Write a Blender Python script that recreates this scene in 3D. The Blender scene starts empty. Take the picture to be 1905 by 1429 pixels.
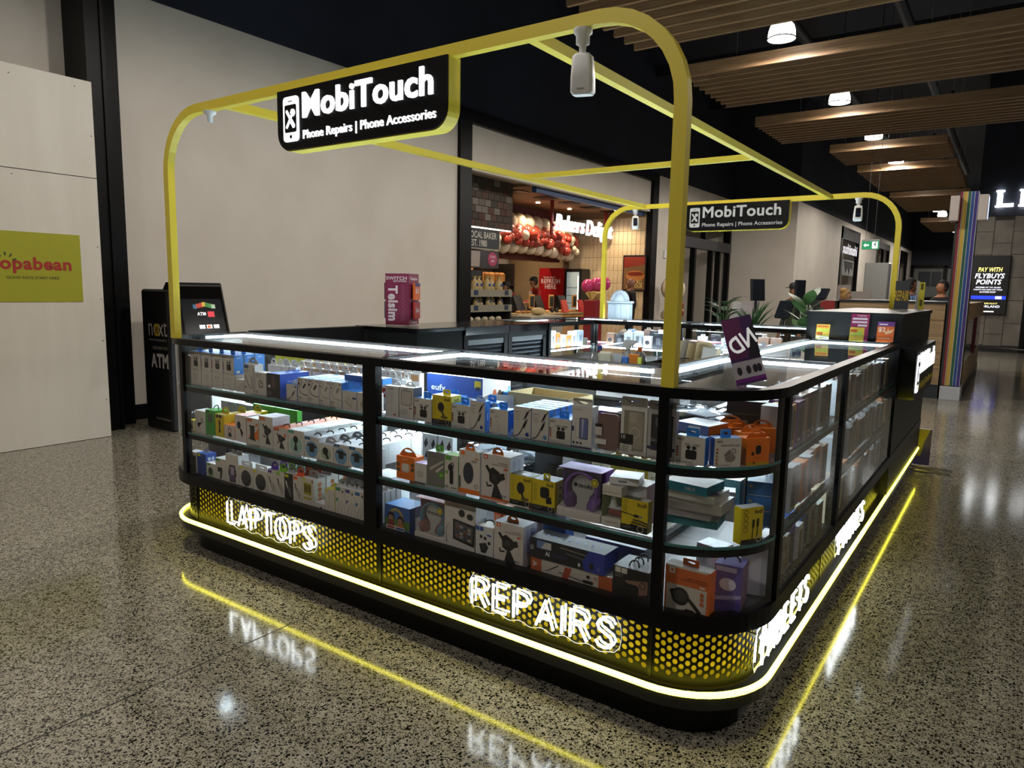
import bpy, math, random
from mathutils import Vector, Matrix
random.seed(7)
SC = bpy.context.scene
COL = SC.collection
PI = math.pi

# ------------------------------------------------------------------ camera
cam = bpy.data.cameras.new('camera'); camo = bpy.data.objects.new('camera', cam); COL.objects.link(camo)
cam.sensor_fit = 'HORIZONTAL'; cam.sensor_width = 36.0; cam.lens = 1323.15 / 1905 * 36.0
cam.clip_start = 0.02; cam.clip_end = 200
yaw, pit, rol = math.radians(35.0034), math.radians(7.6438), math.radians(1.0605)
fw = Vector((-math.sin(yaw) * math.cos(pit), math.cos(yaw) * math.cos(pit), -math.sin(pit)))
rt = Vector((math.cos(yaw), math.sin(yaw), 0)); up = rt.cross(fw)
r2 = rt * math.cos(rol) + up * math.sin(rol); u2 = up * math.cos(rol) - rt * math.sin(rol)
mw = Matrix((r2, u2, -fw)).transposed().to_4x4(); mw.translation = Vector((0.5584, -2.0291, 1.45))
camo.matrix_world = mw
SC.camera = camo

# ------------------------------------------------------------------ world, exposure
SC.view_settings.view_transform = 'Standard'; SC.view_settings.look = 'None'
SC.view_settings.gamma = 1.0; SC.view_settings.use_curve_mapping = False
SC.view_settings.exposure = 0.0
wd = bpy.data.worlds.new('mall_ambient'); SC.world = wd; wd.use_nodes = True
wd.node_tree.nodes['Background'].inputs[0].default_value = (0.75, 0.72, 0.68, 1)
wd.node_tree.nodes['Background'].inputs[1].default_value = 0.05
SC.cycles.max_bounces = 5; SC.cycles.transparent_max_bounces = 14
SC.cycles.diffuse_bounces = 2; SC.cycles.glossy_bounces = 3
SC.cycles.caustics_reflective = False; SC.cycles.caustics_refractive = False
SC.cycles.use_adaptive_sampling = True; SC.cycles.adaptive_threshold = 0.1; SC.cycles.adaptive_min_samples = 16
SC.cycles.sample_clamp_indirect = 3.0

# ceiling lamps of the hall: light of every pendant, see high_bay_lamp below for the bodies
LAMPS = [(-2.15, 7.6), (-2.15, 11.2), (-2.12, 14.5), (-2.1, 17.7), (-2.1, 22.7), (-2.15, 31.5), (-2.15, 29.6), (-2.15, 40.0), (-2.15, 44.0),  # last three of this line are added to brighten the far hall
         (-2.15, 2.7), (-2.15, -0.6), (-2.15, -3.6), (3.0, 7.6), (3.0, 0.2), (3.0, -3.6)]
LAMP_Z = 4.62
for lx, ly in LAMPS:
    ld = bpy.data.lights.new('lamp_light', 'SPOT'); ld.energy = (270 if ly > 1 else 150) * (0.5 if lx > 0 else 1); ld.color = (1.0, 0.925, 0.845)
    ld.shadow_soft_size = 0.14; ld.spot_size = math.radians(178); ld.spot_blend = 0.25
    lo = bpy.data.objects.new('lamp_light', ld); COL.objects.link(lo); lo.location = (lx, ly, LAMP_Z - 0.03)

# ------------------------------------------------------------------ helpers
def lin(h):
    if isinstance(h, (tuple, list)): return tuple(h[:3])
    h = h.lstrip('#'); c = [int(h[i:i + 2], 16) / 255 for i in (0, 2, 4)]
    return tuple(x / 12.92 if x <= 0.04045 else ((x + 0.055) / 1.055) ** 2.4 for x in c)

MATS = {}
def mat(name, col=None, rough=0.5, metal=0.0, emit=None, spec=0.5, trans=0.0):
    if name in MATS: return MATS[name]
    m = bpy.data.materials.new(name); m.use_nodes = True; MATS[name] = m
    b = m.node_tree.nodes['Principled BSDF']
    if col is not None: b.inputs['Base Color'].default_value = (*lin(col), 1)
    b.inputs['Roughness'].default_value = rough; b.inputs['Metallic'].default_value = metal
    b.inputs['Specular IOR Level'].default_value = spec
    if emit:
        b.inputs['Emission Color'].default_value = (*lin(emit[0]), 1); b.inputs['Emission Strength'].default_value = emit[1]
    return m
def C(h, rough=0.42):                                  # printed card of one colour
    return mat('card_' + h + ('' if rough == 0.42 else '_%d' % int(rough * 100)), '#' + h, rough)
def nd(m, t, **kw):
    n = m.node_tree.nodes.new(t)
    for k, v in kw.items():
        if k in n.inputs: n.inputs[k].default_value = v
        else: setattr(n, k, v)
    return n
def lk(m, a, b): m.node_tree.links.new(a, b)

class Geo:
    def __init__(s): s.v = []; s.f = []; s.m = []; s.sm = []
    def add(s, vs, fs, mi=0, smooth=False):
        o = len(s.v); s.v += [tuple(q) for q in vs]
        for f in fs: s.f.append([i + o for i in f]); s.m.append(mi); s.sm.append(smooth)
        return s
    def box(s, x0, x1, y0, y1, z0, z1, mi=0, ms=None):
        v = [(x0, y0, z0), (x1, y0, z0), (x1, y1, z0), (x0, y1, z0), (x0, y0, z1), (x1, y0, z1), (x1, y1, z1), (x0, y1, z1)]
        f = [(0, 1, 5, 4), (1, 2, 6, 5), (2, 3, 7, 6), (3, 0, 4, 7), (4, 5, 6, 7), (3, 2, 1, 0)]   # front,right,back,left,top,bottom
        for i, q in enumerate(f): s.add([v[k] for k in q], [(0, 1, 2, 3)], ms[i] if ms else mi)
        return s
    def bbox(s, x0, x1, y0, y1, z0, z1, b=0.005, mi=0):     # box with all edges chamfered
        X, Y, Z = (x0, x1), (y0, y1), (z0, z1)
        pts = []; idx = {}
        for i in (0, 1):
            for j in (0, 1):
                for k in (0, 1):
                    sx, sy, sz = (1 if i == 0 else -1), (1 if j == 0 else -1), (1 if k == 0 else -1)
                    for a in range(3):
                        q = [X[i], Y[j], Z[k]]
                        if a != 0: q[0] += sx * b
                        if a != 1: q[1] += sy * b
                        if a != 2: q[2] += sz * b
                        idx[(i, j, k, a)] = len(pts); pts.append(tuple(q))
        F = []
        for i in (0, 1):
            F.append([idx[(i, j, k, 0)] for j, k in ((0, 0), (1, 0), (1, 1), (0, 1))])
            F.append([idx[(j, i, k, 1)] for j, k in ((0, 0), (1, 0), (1, 1), (0, 1))])
            F.append([idx[(j, k, i, 2)] for j, k in ((0, 0), (1, 0), (1, 1), (0, 1))])
        for i in (0, 1):
            for j in (0, 1):
                F.append([idx[(i, j, 0, 0)], idx[(i, j, 1, 0)], idx[(i, j, 1, 1)], idx[(i, j, 0, 1)]])
                F.append([idx[(i, 0, j, 0)], idx[(i, 1, j, 0)], idx[(i, 1, j, 2)], idx[(i, 0, j, 2)]])
                F.append([idx[(0, i, j, 1)], idx[(1, i, j, 1)], idx[(1, i, j, 2)], idx[(0, i, j, 2)]])
        for i in (0, 1):
            for j in (0, 1):
                for k in (0, 1): F.append([idx[(i, j, k, a)] for a in range(3)])
        return s.add(pts, F, mi)
    def prism(s, pts, z0, z1, mi=0, axis='z', smooth=False):  # polygon extruded; axis y: pts are (x,z); axis x: pts are (y,z)
        n = len(pts)
        def w(p, h): return (p[0], p[1], h) if axis == 'z' else ((p[0], h, p[1]) if axis == 'y' else (h, p[0], p[1]))
        v = [w(p, z0) for p in pts] + [w(p, z1) for p in pts]
        s.add(v, [list(range(n - 1, -1, -1)), list(range(n, 2 * n))], mi)
        s.add(v, [(i, (i + 1) % n, n + (i + 1) % n, n + i) for i in range(n)], mi, smooth)
        return s
    def strip(s, A, B, closed=False, mi=0, smooth=True):     # band between two polylines
        n = len(A); s.add(A + B, [(i, (i + 1) % n, n + (i + 1) % n, n + i) for i in range(n if closed else n - 1)], mi, smooth)
        return s
    def rings(s, R, cap=True, mi=0, smooth=True, closed=False):
        n = len(R[0]); v = [q for r in R for q in r]; f = []
        m = len(R)
        for k in range(m if closed else m - 1):
            for i in range(n):
                a = k * n; b = ((k + 1) % m) * n
                f.append((a + i, a + (i + 1) % n, b + (i + 1) % n, b + i))
        s.add(v, f, mi, smooth)
        if cap and not closed: s.add(v, [list(range(n - 1, -1, -1)), list(range((m - 1) * n, m * n))], mi)
        return s
    def lathe(s, prof, n=16, c=(0, 0, 0), mi=0, smooth=True, cap=True):  # prof: (r,z)
        R = [[(c[0] + r * math.cos(2 * PI * i / n), c[1] + r * math.sin(2 * PI * i / n), c[2] + z) for i in range(n)] for r, z in prof]
        return s.rings(R, cap, mi, smooth)
    def tube(s, P, r, n=8, mi=0, closed=False, cap=True):
        P = [Vector(q) for q in P]; m = len(P); R = []; rr = r if isinstance(r, (list, tuple)) else [r] * m
        N = None
        for i in range(m):
            a = P[i - 1] if (i > 0 or closed) else P[i]; b = P[(i + 1) % m] if (i < m - 1 or closed) else P[i]
            t = (b - a).normalized()
            if N is None: N = t.orthogonal().normalized()
            N = (N - t * N.dot(t))
            N = N.normalized() if N.length > 1e-6 else t.orthogonal().normalized()
            Bn = t.cross(N)
            R.append([tuple(P[i] + (N * math.cos(2 * PI * k / n) + Bn * math.sin(2 * PI * k / n)) * rr[i]) for k in range(n)])
        return s.rings(R, cap, mi, True, closed)
    def sphere(s, c, r, n=14, m=9, mi=0, sc=(1, 1, 1)):
        R = []
        for k in range(1, m):
            a = PI * k / m
            R.append([(c[0] + sc[0] * r * math.sin(a) * math.cos(2 * PI * i / n), c[1] + sc[1] * r * math.sin(a) * math.sin(2 * PI * i / n), c[2] - sc[2] * r * math.cos(a)) for i in range(n)])
        s.rings(R, False, mi, True)
        o = [(c[0], c[1], c[2] - sc[2] * r), (c[0], c[1], c[2] + sc[2] * r)]
        s.add([o[0]] + R[0], [(0, 1 + (i + 1) % n, 1 + i) for i in range(n)], mi, True)
        s.add([o[1]] + R[-1], [(0, 1 + i, 1 + (i + 1) % n) for i in range(n)], mi, True)
        return s
    def xf(s, M, start=0):
        for i in range(start, len(s.v)): s.v[i] = tuple(M @ Vector(s.v[i]))
        return s
    def mesh(s, name, mats):
        me = bpy.data.meshes.new(name); me.from_pydata(s.v, [], s.f)
        for q in (mats if isinstance(mats, (list, tuple)) else [mats]): me.materials.append(q)
        me.polygons.foreach_set('material_index', s.m); me.polygons.foreach_set('use_smooth', s.sm)
        me.update(); return me

def ob(name, g, mats, parent=None, loc=None, rz=0.0, rot=None):
    me = g.mesh(name, mats) if isinstance(g, Geo) else g
    o = bpy.data.objects.new(name, me); COL.objects.link(o)
    if loc: o.location = loc
    if rz: o.rotation_euler = (0, 0, rz)
    if rot: o.rotation_euler = rot
    if parent: o.parent = parent
    return o
def empty(name, loc=(0, 0, 0), rz=0.0):
    o = bpy.data.objects.new(name, None); COL.objects.link(o); o.location = loc; o.rotation_euler = (0, 0, rz); o.empty_display_size = 0.1
    return o
def tag(o, label, cat, group=None, kind=None):
    o['label'] = label; o['category'] = cat
    if group: o['group'] = group
    if kind: o['kind'] = kind
    return o
def struct(name, g, mats, **kw):
    o = ob(name, g, mats, **kw); o['kind'] = 'structure'; return o
ORD = ['first', 'second', 'third', 'fourth', 'fifth', 'sixth', 'seventh', 'eighth', 'ninth', 'tenth', 'eleventh', 'twelfth', 'thirteenth', 'fourteenth', 'fifteenth', 'sixteenth', 'seventeenth', 'eighteenth', 'nineteenth', 'twentieth', 'twenty-first', 'twenty-second', 'twenty-third', 'twenty-fourth']
FILES = {}
def dup(o, loc, rz=None, label=None, parent=None):
    c = o.copy(); COL.objects.link(c); c.parent = parent
    if loc is not None: c.location = loc
    if rz is not None: c.rotation_euler = (0, 0, rz)
    if label: c['label'] = label
    for ch in list(o.children): dup(ch, None, None, None, c)
    return c

# text as mesh data, cached, in a unit frame: cap height about 0.7
TXT = {}
def text_geo(s, bold=0.0, shear=0.0):
    k = (s, bold, shear)
    if k not in TXT:
        cu = bpy.data.curves.new('lettering', 'FONT'); cu.body = s; cu.resolution_u = 3; cu.offset = bold; cu.shear = shear; cu.space_character = 1 + 2.2 * max(0, bold)
        o = bpy.data.objects.new('lettering', cu)
        me = bpy.data.meshes.new_from_object(o)
        vs = [(v.co.x, v.co.y) for v in me.vertices]; fs = [list(p.vertices) for p in me.polygons]
        bpy.data.objects.remove(o); bpy.data.curves.remove(cu); bpy.data.meshes.remove(me)
        x0 = min(v[0] for v in vs); x1 = max(v[0] for v in vs); y0 = min(v[1] for v in vs); y1 = max(v[1] for v in vs)
        TXT[k] = (vs, fs, (x0, x1, y0, y1))
    return TXT[k]
def text_flat(g, s, x0, x1, z0, z1, y, mi=0, bold=0.0, shear=0.0, mirror=False):   # lettering stretched into a box of the local xz plane, facing -y
    vs, fs, (a, b, c, d) = text_geo(s, bold, shear)
    P = []
    for vx, vy in vs:
        u = (vx - a) / (b - a); w = (vy - c) / (d - c)
        if mirror: u = 1 - u
        P.append((x0 + (x1 - x0) * u, y, z0 + (z1 - z0) * w))
    g.add(P, [f[::-1] for f in fs] if mirror else fs, mi)
def text_solid(g, s, x0, x1, z0, z1, y0, y1, mi=0, bold=0.0, shear=0.0):           # raised lettering, front at y0, back at y1
    vs, fs, (a, b, c, d) = text_geo(s, bold, shear); n = len(vs)
    P = [(x0 + (x1 - x0) * (q[0] - a) / (b - a), y0, z0 + (z1 - z0) * (q[1] - c) / (d - c)) for q in vs]
    g.add(P, fs, mi)
    E = {}
    for f in fs:
        for i in range(len(f)):
            e = (f[i], f[(i + 1) % len(f)]); E[e] = 1
    W = [e for e in E if (e[1], e[0]) not in E]
    g.add(P + [(q[0], y1, q[2]) for q in P], [(e[1], e[0], e[0] + n, e[1] + n) for e in W], mi)

def rrect(x0, x1, z0, z1, r, n=5, corners=(1, 1, 1, 1)):     # bl, br, tr, tl
    P = []
    for k, (cx, cz, a) in enumerate(((x0, z0, PI), (x1, z0, 1.5 * PI), (x1, z1, 0), (x0, z1, 0.5 * PI))):
        if not corners[k]: P.append((cx, cz)); continue
        ox = cx + (r if k in (0, 3) else -r); oz = cz + (r if k in (0, 1) else -r)
        for i in range(n + 1): t = a + PI / 2 * i / n; P.append((ox + r * math.cos(t), oz + r * math.sin(t)))
    return P
def ell(cx, cz, rx, rz, n=18): return [(cx + rx * math.cos(2 * PI * i / n), cz + rz * math.sin(2 * PI * i / n)) for i in range(n)]
# ------------------------------------------------------------------ materials of the place
def noise_mix(m, c1, c2, scale, lo=0.4, hi=0.6, detail=3, stretch=(1, 1, 1), coord='Object', rough=None, bump=0.0):
    tc = nd(m, 'ShaderNodeTexCoord'); mp = nd(m, 'ShaderNodeMapping'); mp.inputs['Scale'].default_value = stretch
    n = nd(m, 'ShaderNodeTexNoise', Scale=scale, Detail=detail); r = nd(m, 'ShaderNodeValToRGB')
    r.color_ramp.elements[0].position = lo; r.color_ramp.elements[1].position = hi
    r.color_ramp.elements[0].color = (*lin(c1), 1); r.color_ramp.elements[1].color = (*lin(c2), 1)
    lk(m, tc.outputs[coord], mp.inputs[0]); lk(m, mp.outputs[0], n.inputs['Vector']); lk(m, n.outputs['Fac'], r.inputs[0])
    b = m.node_tree.nodes['Principled BSDF']; lk(m, r.outputs[0], b.inputs['Base Color'])
    if bump:
        bp = nd(m, 'ShaderNodeBump', Strength=bump, Distance=0.01); lk(m, n.outputs['Fac'], bp.inputs['Height']); lk(m, bp.outputs[0], b.inputs['Normal'])
    return r, n, mp
def glass_mat(name, tint=(1, 1, 1), base=0.035, dust=0.0):
    m = bpy.data.materials.new(name); m.use_nodes = True; MATS[name] = m; t = m.node_tree; t.nodes.clear()
    out = nd(m, 'ShaderNodeOutputMaterial'); mx = nd(m, 'ShaderNodeMixShader'); tr = nd(m, 'ShaderNodeBsdfTransparent'); gl = nd(m, 'ShaderNodeBsdfGlossy')
    tr.inputs[0].default_value = (*tint, 1); gl.inputs['Roughness'].default_value = 0.01
    lw = nd(m, 'ShaderNodeLayerWeight', Blend=0.5); p = nd(m, 'ShaderNodeMath', operation='POWER'); p.inputs[1].default_value = 5
    q = nd(m, 'ShaderNodeMath', operation='MULTIPLY_ADD'); q.inputs[1].default_value = 1 - base; q.inputs[2].default_value = base
    lk(m, lw.outputs['Facing'], p.inputs[0]); lk(m, p.outputs[0], q.inputs[0]); lk(m, q.outputs[0], mx.inputs[0])
    lk(m, tr.outputs[0], mx.inputs[1]); lk(m, gl.outputs[0], mx.inputs[2])
    last = mx
    if dust:
        df = nd(m, 'ShaderNodeBsdfDiffuse'); df.inputs[0].default_value = (0.8, 0.8, 0.85, 1); m2 = nd(m, 'ShaderNodeMixShader')
        tc = nd(m, 'ShaderNodeTexCoord'); n = nd(m, 'ShaderNodeTexNoise', Scale=420.0, Detail=2.0); r = nd(m, 'ShaderNodeMapRange')
        r.inputs['From Min'].default_value = 0.56; r.inputs['From Max'].default_value = 0.72; r.inputs['To Max'].default_value = dust
        lk(m, tc.outputs['Object'], n.inputs['Vector']); lk(m, n.outputs['Fac'], r.inputs[0]); lk(m, r.outputs[0], m2.inputs[0])
        lk(m, mx.outputs[0], m2.inputs[1]); lk(m, df.outputs[0], m2.inputs[2]); last = m2
    lk(m, last.outputs[0], out.inputs[0]); return m
GLASS = glass_mat('clear_glass'); GLASS_D = glass_mat('dusty_glass', dust=0.2)
GLASS_T = glass_mat('top_glass', (0.97, 0.99, 1.0), 0.045); PLASTIC = glass_mat('clear_plastic', (0.93, 0.95, 0.97), 0.08)
BAG = glass_mat('poly_bag', (0.75, 0.8, 0.84), 0.25)

M_floor = mat('polished_concrete', rough=0.16, spec=0.4)
def floor_nodes(m):
    """ground concrete: tan paste with dark and pale stone chips of two sizes"""
    b = m.node_tree.nodes['Principled BSDF']; tc = nd(m, 'ShaderNodeTexCoord')
    def mixc(fac, c1, c2):
        x = nd(m, 'ShaderNodeMix', data_type='RGBA'); lk(m, fac, x.inputs[0])
        for v, i in ((c1, 6), (c2, 7)):
            if isinstance(v, str): x.inputs[i].default_value = (*lin(v), 1)
            else: lk(m, v, x.inputs[i])
        return x.outputs[2]
    n0 = nd(m, 'ShaderNodeTexNoise', Scale=26.0, Detail=4.0); lk(m, tc.outputs['Object'], n0.inputs['Vector'])
    r0 = nd(m, 'ShaderNodeMapRange'); r0.inputs['From Min'].default_value = 0.3; r0.inputs['From Max'].default_value = 0.7; lk(m, n0.outputs['Fac'], r0.inputs[0])
    col = mixc(r0.outputs[0], '8f8977', 'b0a997')
    for sc, share, size, c in ((85.0, 0.32, 0.40, '12110f'), (190.0, 0.45, 0.46, '171512'), (150.0, 0.14, 0.34, 'd2ccba')):
        v = nd(m, 'ShaderNodeTexVoronoi', Scale=sc); lk(m, tc.outputs['Object'], v.inputs['Vector'])
        sp = nd(m, 'ShaderNodeSeparateColor'); lk(m, v.outputs['Color'], sp.inputs[0])
        a1 = nd(m, 'ShaderNodeMath', operation='LESS_THAN'); a1.inputs[1].default_value = share; lk(m, sp.outputs[0], a1.inputs[0])
        a2 = nd(m, 'ShaderNodeMapRange'); a2.inputs['From Min'].default_value = size; a2.inputs['From Max'].default_value = size + 0.12; a2.inputs['To Min'].default_value = 1.0; a2.inputs['To Max'].default_value = 0.0
        lk(m, v.outputs['Distance'], a2.inputs[0])
        a3 = nd(m, 'ShaderNodeMath', operation='MULTIPLY'); lk(m, a1.outputs[0], a3.inputs[0]); lk(m, a2.outputs[0], a3.inputs[1])
        col = mixc(a3.outputs[0], col, c)
    lk(m, col, b.inputs['Base Color'])
    n = nd(m, 'ShaderNodeTexNoise', Scale=1.3, Detail=3.0); r = nd(m, 'ShaderNodeMapRange'); r.inputs['To Min'].default_value = 0.07; r.inputs['To Max'].default_value = 0.15
    lk(m, tc.outputs['Object'], n.inputs['Vector']); lk(m, n.outputs['Fac'], r.inputs[0]); lk(m, r.outputs[0], b.inputs['Roughness'])
floor_nodes(M_floor)
M_wall = mat('painted_plaster', rough=0.7); noise_mix(M_wall, 'd3cabd', 'dad2c6', 1.2, 0.35, 0.65)
M_hoard = mat('hoarding_board', rough=0.6); noise_mix(M_hoard, 'd8d1c4', 'e2dcd0', 1.5, 0.3, 0.7, stretch=(1, 3, 0.4))
M_navy = mat('dark_navy_paint', rough=0.75); noise_mix(M_navy, '171c29', '1e2433', 0.8)
M_blk = mat('black_steel', '0a0a0c', 0.4, spec=0.18)
M_soft = mat('black_laminate', rough=0.45, spec=0.25); noise_mix(M_soft, '0d0d0f', '151516', 9, 0.3, 0.7, stretch=(6, 6, 0.3))
M_wood = mat('oak_slat', rough=0.5); noise_mix(M_wood, '7d5f42', '9c7c58', 9.0, 0.35, 0.65, 4, (0.25, 6, 6))
M_oak = mat('oak_panel', rough=0.5); noise_mix(M_oak, '8a7050', 'a98d68', 5.0, 0.35, 0.65, 4, (0.5, 4, 7))
M_yel = mat('yellow_powder_coat', 'dcc83c', 0.45)
M_wht = mat('white_plastic', 'e9e9e8', 0.4)
M_grey = mat('grey_metal', '6d6f72', 0.35, 0.6)
M_steel = mat('brushed_steel', 'a8a8a8', 0.3, 0.9)
M_led = mat('white_led', 'ffffff', emit=((0.74, 0.92, 1.0), 68.0))
M_neon = mat('white_neon', 'ffffff', emit=((0.9, 0.97, 1.0), 12.0))
M_sgn = mat('lit_letter', 'ffffff', emit=((0.95, 0.97, 1.0), 1.15))
M_yled = mat('yellow_led', 'ffffff', emit=((1.0, 0.9, 0.06), 11.0))
M_lamp = mat('lamp_glass', 'ffffff', emit=((1.0, 0.97, 0.9), 9.0))

# ------------------------------------------------------------------ floor
g = Geo().box(-14, 9, -8, 52, -0.1, 0.0)
floor = struct('floor', g, M_floor)
M_joint = mat('saw_cut_joint', '1d1b19', 0.6)
for i, (x0, x1, y0, y1) in enumerate(((-1.872, -1.866, -8, 0.12), (-6.2, 6, 6.0, 6.006), (0.05, 6, 2.80, 2.806), (-6.2, -3.36, -1.9, -1.894))):
    ob('control_joint', Geo().box(x0, x1, y0, y1, -0.002, 0.0006), M_joint, floor)

# ------------------------------------------------------------------ hall walls, ceiling
X0 = -6.95
g = Geo().box(X0 - 0.2, X0, -8, 7.06, 0, 4.3).box(X0 - 0.2, X0, 14.8, 16.2, 0, 4.3).box(X0 - 0.2, X0, 16.2, 20.6, 3.45, 4.3)
struct('wall_left', g, M_wall)
struct('wall_upper', Geo().box(X0 - 0.2, X0 + 0.02, -8, 20.62, 4.3, 7.2), M_navy)
g = Geo().box(-7.2, -5.0, 20.6, 27.2, 0, 4.2).box(-7.2, -5.0, 31.0, 35.5, 0, 4.2).box(-7.2, -5.0, 39.6, 43.8, 0, 4.2).box(-7.2, -5.0, 47, 50, 0, 4.2)
g.box(-7.2, -5.0, 27.2, 31, 4.0, 4.2).box(-7.2, -5, 35.5, 39.6, 4.0, 4.2).box(-7.2, -5, 43.8, 47, 4.0, 4.2)
struct('wall_far', g, M_wall)
struct('wall_far_upper', Geo().box(-7.2, -4.98, 20.58, 50, 4.2, 7.2), M_navy)
struct('wall_end', Geo().box(-7.2, -0.47, 49, 49.3, 3.3, 7.2).box(-0.5, 9, 20.98, 21.4, 3.58, 7.2), M_navy)
struct('ceiling', Geo().box(-14, 9, -8, 52, 7.2, 7.4), M_navy)
struct('baseboard_left', Geo().box(X0, X0 + 0.015, 1.65, 7.06, 0, 0.16).box(X0, X0 + 0.015, 14.8, 16.2, 0, 0.16), M_blk)
# steel columns along the wall
def column(y0, y1, x1, h, name):
    g = Geo().box(X0, x1, y0, y1, 0, h).box(x1, x1 + 0.02, y0, y0 + 0.03, 0, h).box(x1, x1 + 0.02, y1 - 0.03, y1, 0, h)
    struct(name, g, M_blk)
column(1.27, 1.44, -6.55, 7.2, 'trim_1'); struct('trim_2', Geo().box(X0, -6.75, 1.44, 1.66, 0, 4.3), M_blk)
# hoarding
g = Geo().box(-6.36, -6.3, -6, 1.195, 0.01, 2.358).box(-6.36, -6.3, -6, 1.195, 2.363, 3.19)
hd = empty('hoarding', (-6.33, -2, 0)); hd.location = (0, 0, 0)
tag(hd, 'white plywood hoarding wall with a green sign, beside the black steel column', 'hoarding')
ob('board', Geo().box(-6.36, -6.3, -6, 1.195, 0.004, 2.357), M_hoard, hd)
ob('board', Geo().box(-6.36, -6.3, -6, 1.195, 2.364, 3.19), M_hoard, hd)
for (y, z) in ((0.55, 3.11), (1.05, 3.12), (0.52, 2.31), (1.165, 2.72), (1.165, 1.75), (1.17, 1.28), (1.165, 0.9), (1.165, 0.35)):
    ob('screw', Geo().box(-6.3, -6.298, y, y + 0.008, z, z + 0.008), M_blk, hd)
sg = empty('hoarding_sign', (0, 0, 0)); tag(sg, 'lime green cafe sign with red lettering on the white hoarding', 'sign')
ob('sign_panel', Geo().box(-6.3, -6.294, -0.45, 1.018, 1.262, 1.848), C('a2a21e', 0.6), sg)
R90 = Matrix.Rotation(PI / 2, 4, 'Z')
def side_text(parent, name, s, y0, y1, z0, z1, x, m, bold=0.0, depth=0.0, shear=0.0):   # lettering on a wall that faces +x
    g = Geo()
    if depth: text_solid(g, s, y0, y1, z0, z1, -depth, 0, 0, bold, shear)
    else: text_flat(g, s, y0, y1, z0, z1, 0, 0, bold, shear)
    g.xf(Matrix.Translation((x, 0, 0)) @ R90)
    return ob(name, g, m, parent)
side_text(sg, 'lettering', 'topabean', 0.325, 0.935, 1.50, 1.64, -6.292, C('a3291f', 0.6), 0.035)
side_text(sg, 'lettering', 'GOOD DAYS START HERE', 0.43, 0.83, 1.455, 1.478, -6.292, C('3a4a16', 0.6), 0.01)
g = Geo()
for a in (-70, -35, 0, 35, 70):
    t = math.radians(a); c, s_ = math.cos(t), math.sin(t)
    q = [(-0.006, 0.055), (0.006, 0.055), (0.006, 0.085), (-0.006, 0.085)]
    g.prism([(0.43 + p[0] * c + p[1] * s_, 1.575 + 0.045 - p[0] * s_ + p[1] * c - 0.03) for p in q], -6.2935, -6.292, 0, 'x')
ob('sun_rays', g, C('2e4a18', 0.6), sg)

# ------------------------------------------------------------------ entrance doors past the bakery
dr = struct('door_1', Geo().box(X0 - 0.15, X0, 16.2, 16.35, 0, 3.45).box(X0 - 0.15, X0, 20.45, 20.6, 0, 3.45).box(X0 - 0.15, X0, 16.35, 20.45, 3.3, 3.45)
    .box(X0 - 0.15, X0, 17.55, 17.68, 0, 2.67).box(X0 - 0.15, X0, 18.95, 19.07, 0, 2.67).box(X0 - 0.15, X0, 19.6, 19.72, 0, 2.67).box(X0 - 0.15, X0, 18.3, 18.4, 2.95, 3.3), M_blk)
ob('door_header', Geo().box(X0 - 0.18, X0 + 0.06, 16.35, 20.45, 2.67, 2.95), mat('header_grey', '3d3f45', 0.4, 0.3), dr)
for y0, y1 in ((16.35, 17.55), (17.68, 18.95), (19.07, 19.6), (19.72, 20.45)):
    ob('pane', Geo().box(X0 - 0.08, X0 - 0.075, y0, y1, 0.02, 2.67), GLASS, dr)
ob('push_plate', Geo().box(X0 - 0.02, X0 + 0.005, 19.1, 19.56, 1.0, 1.12), M_steel, dr)
struct('wall_vestibule', Geo().box(-9.2, -9.0, 15.0, 23, 0, 3.6).box(-9.0, X0 - 0.2, 20.6, 20.8, 0, 3.6).box(-9, X0 - 0.2, 15.9, 16.1, 0, 3.6), M_wall)
wd_ = empty('exit_marker'); tag(wd_, 'small green exit marker seen through the glass above the entrance doors', 'exit sign')
ob('marker_panel', Geo().box(-8.0, -7.96, 17.6, 17.9, 3.0, 3.3), mat('exit_green', '0e8a52', 0.5, emit=('1fb070', 0.6)), wd_)
ob('running_figure', Geo().box(-7.958, -7.955, 17.66, 17.76, 3.05, 3.25), mat('exit_white', 'ffffff', 0.5, emit=('ffffff', 0.8)), wd_)
bn = empty('magazine_banner'); tag(bn, 'tall thin printed banner standing behind the glass entrance doors', 'banner')
ob('print', Geo().box(-7.9, -7.88, 17.3, 17.52, 0.0, 2.05), C('b9b4ae'), bn)
for i, c in enumerate(('7a2a20', '2a2a2a', '8f8a80', '55302a', '1b1b1b')):
    ob('picture', Geo().box(-7.88, -7.876, 17.32, 17.5, 0.2 + i * 0.35, 0.42 + i * 0.35), C(c), bn)
tag(ob('wall_switch', Geo().bbox(X0, X0 + 0.05, 15.35, 15.48, 2.3, 2.5, 0.008), M_wht), 'small white sensor box on the wall beside the bakery front', 'sensor')

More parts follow.
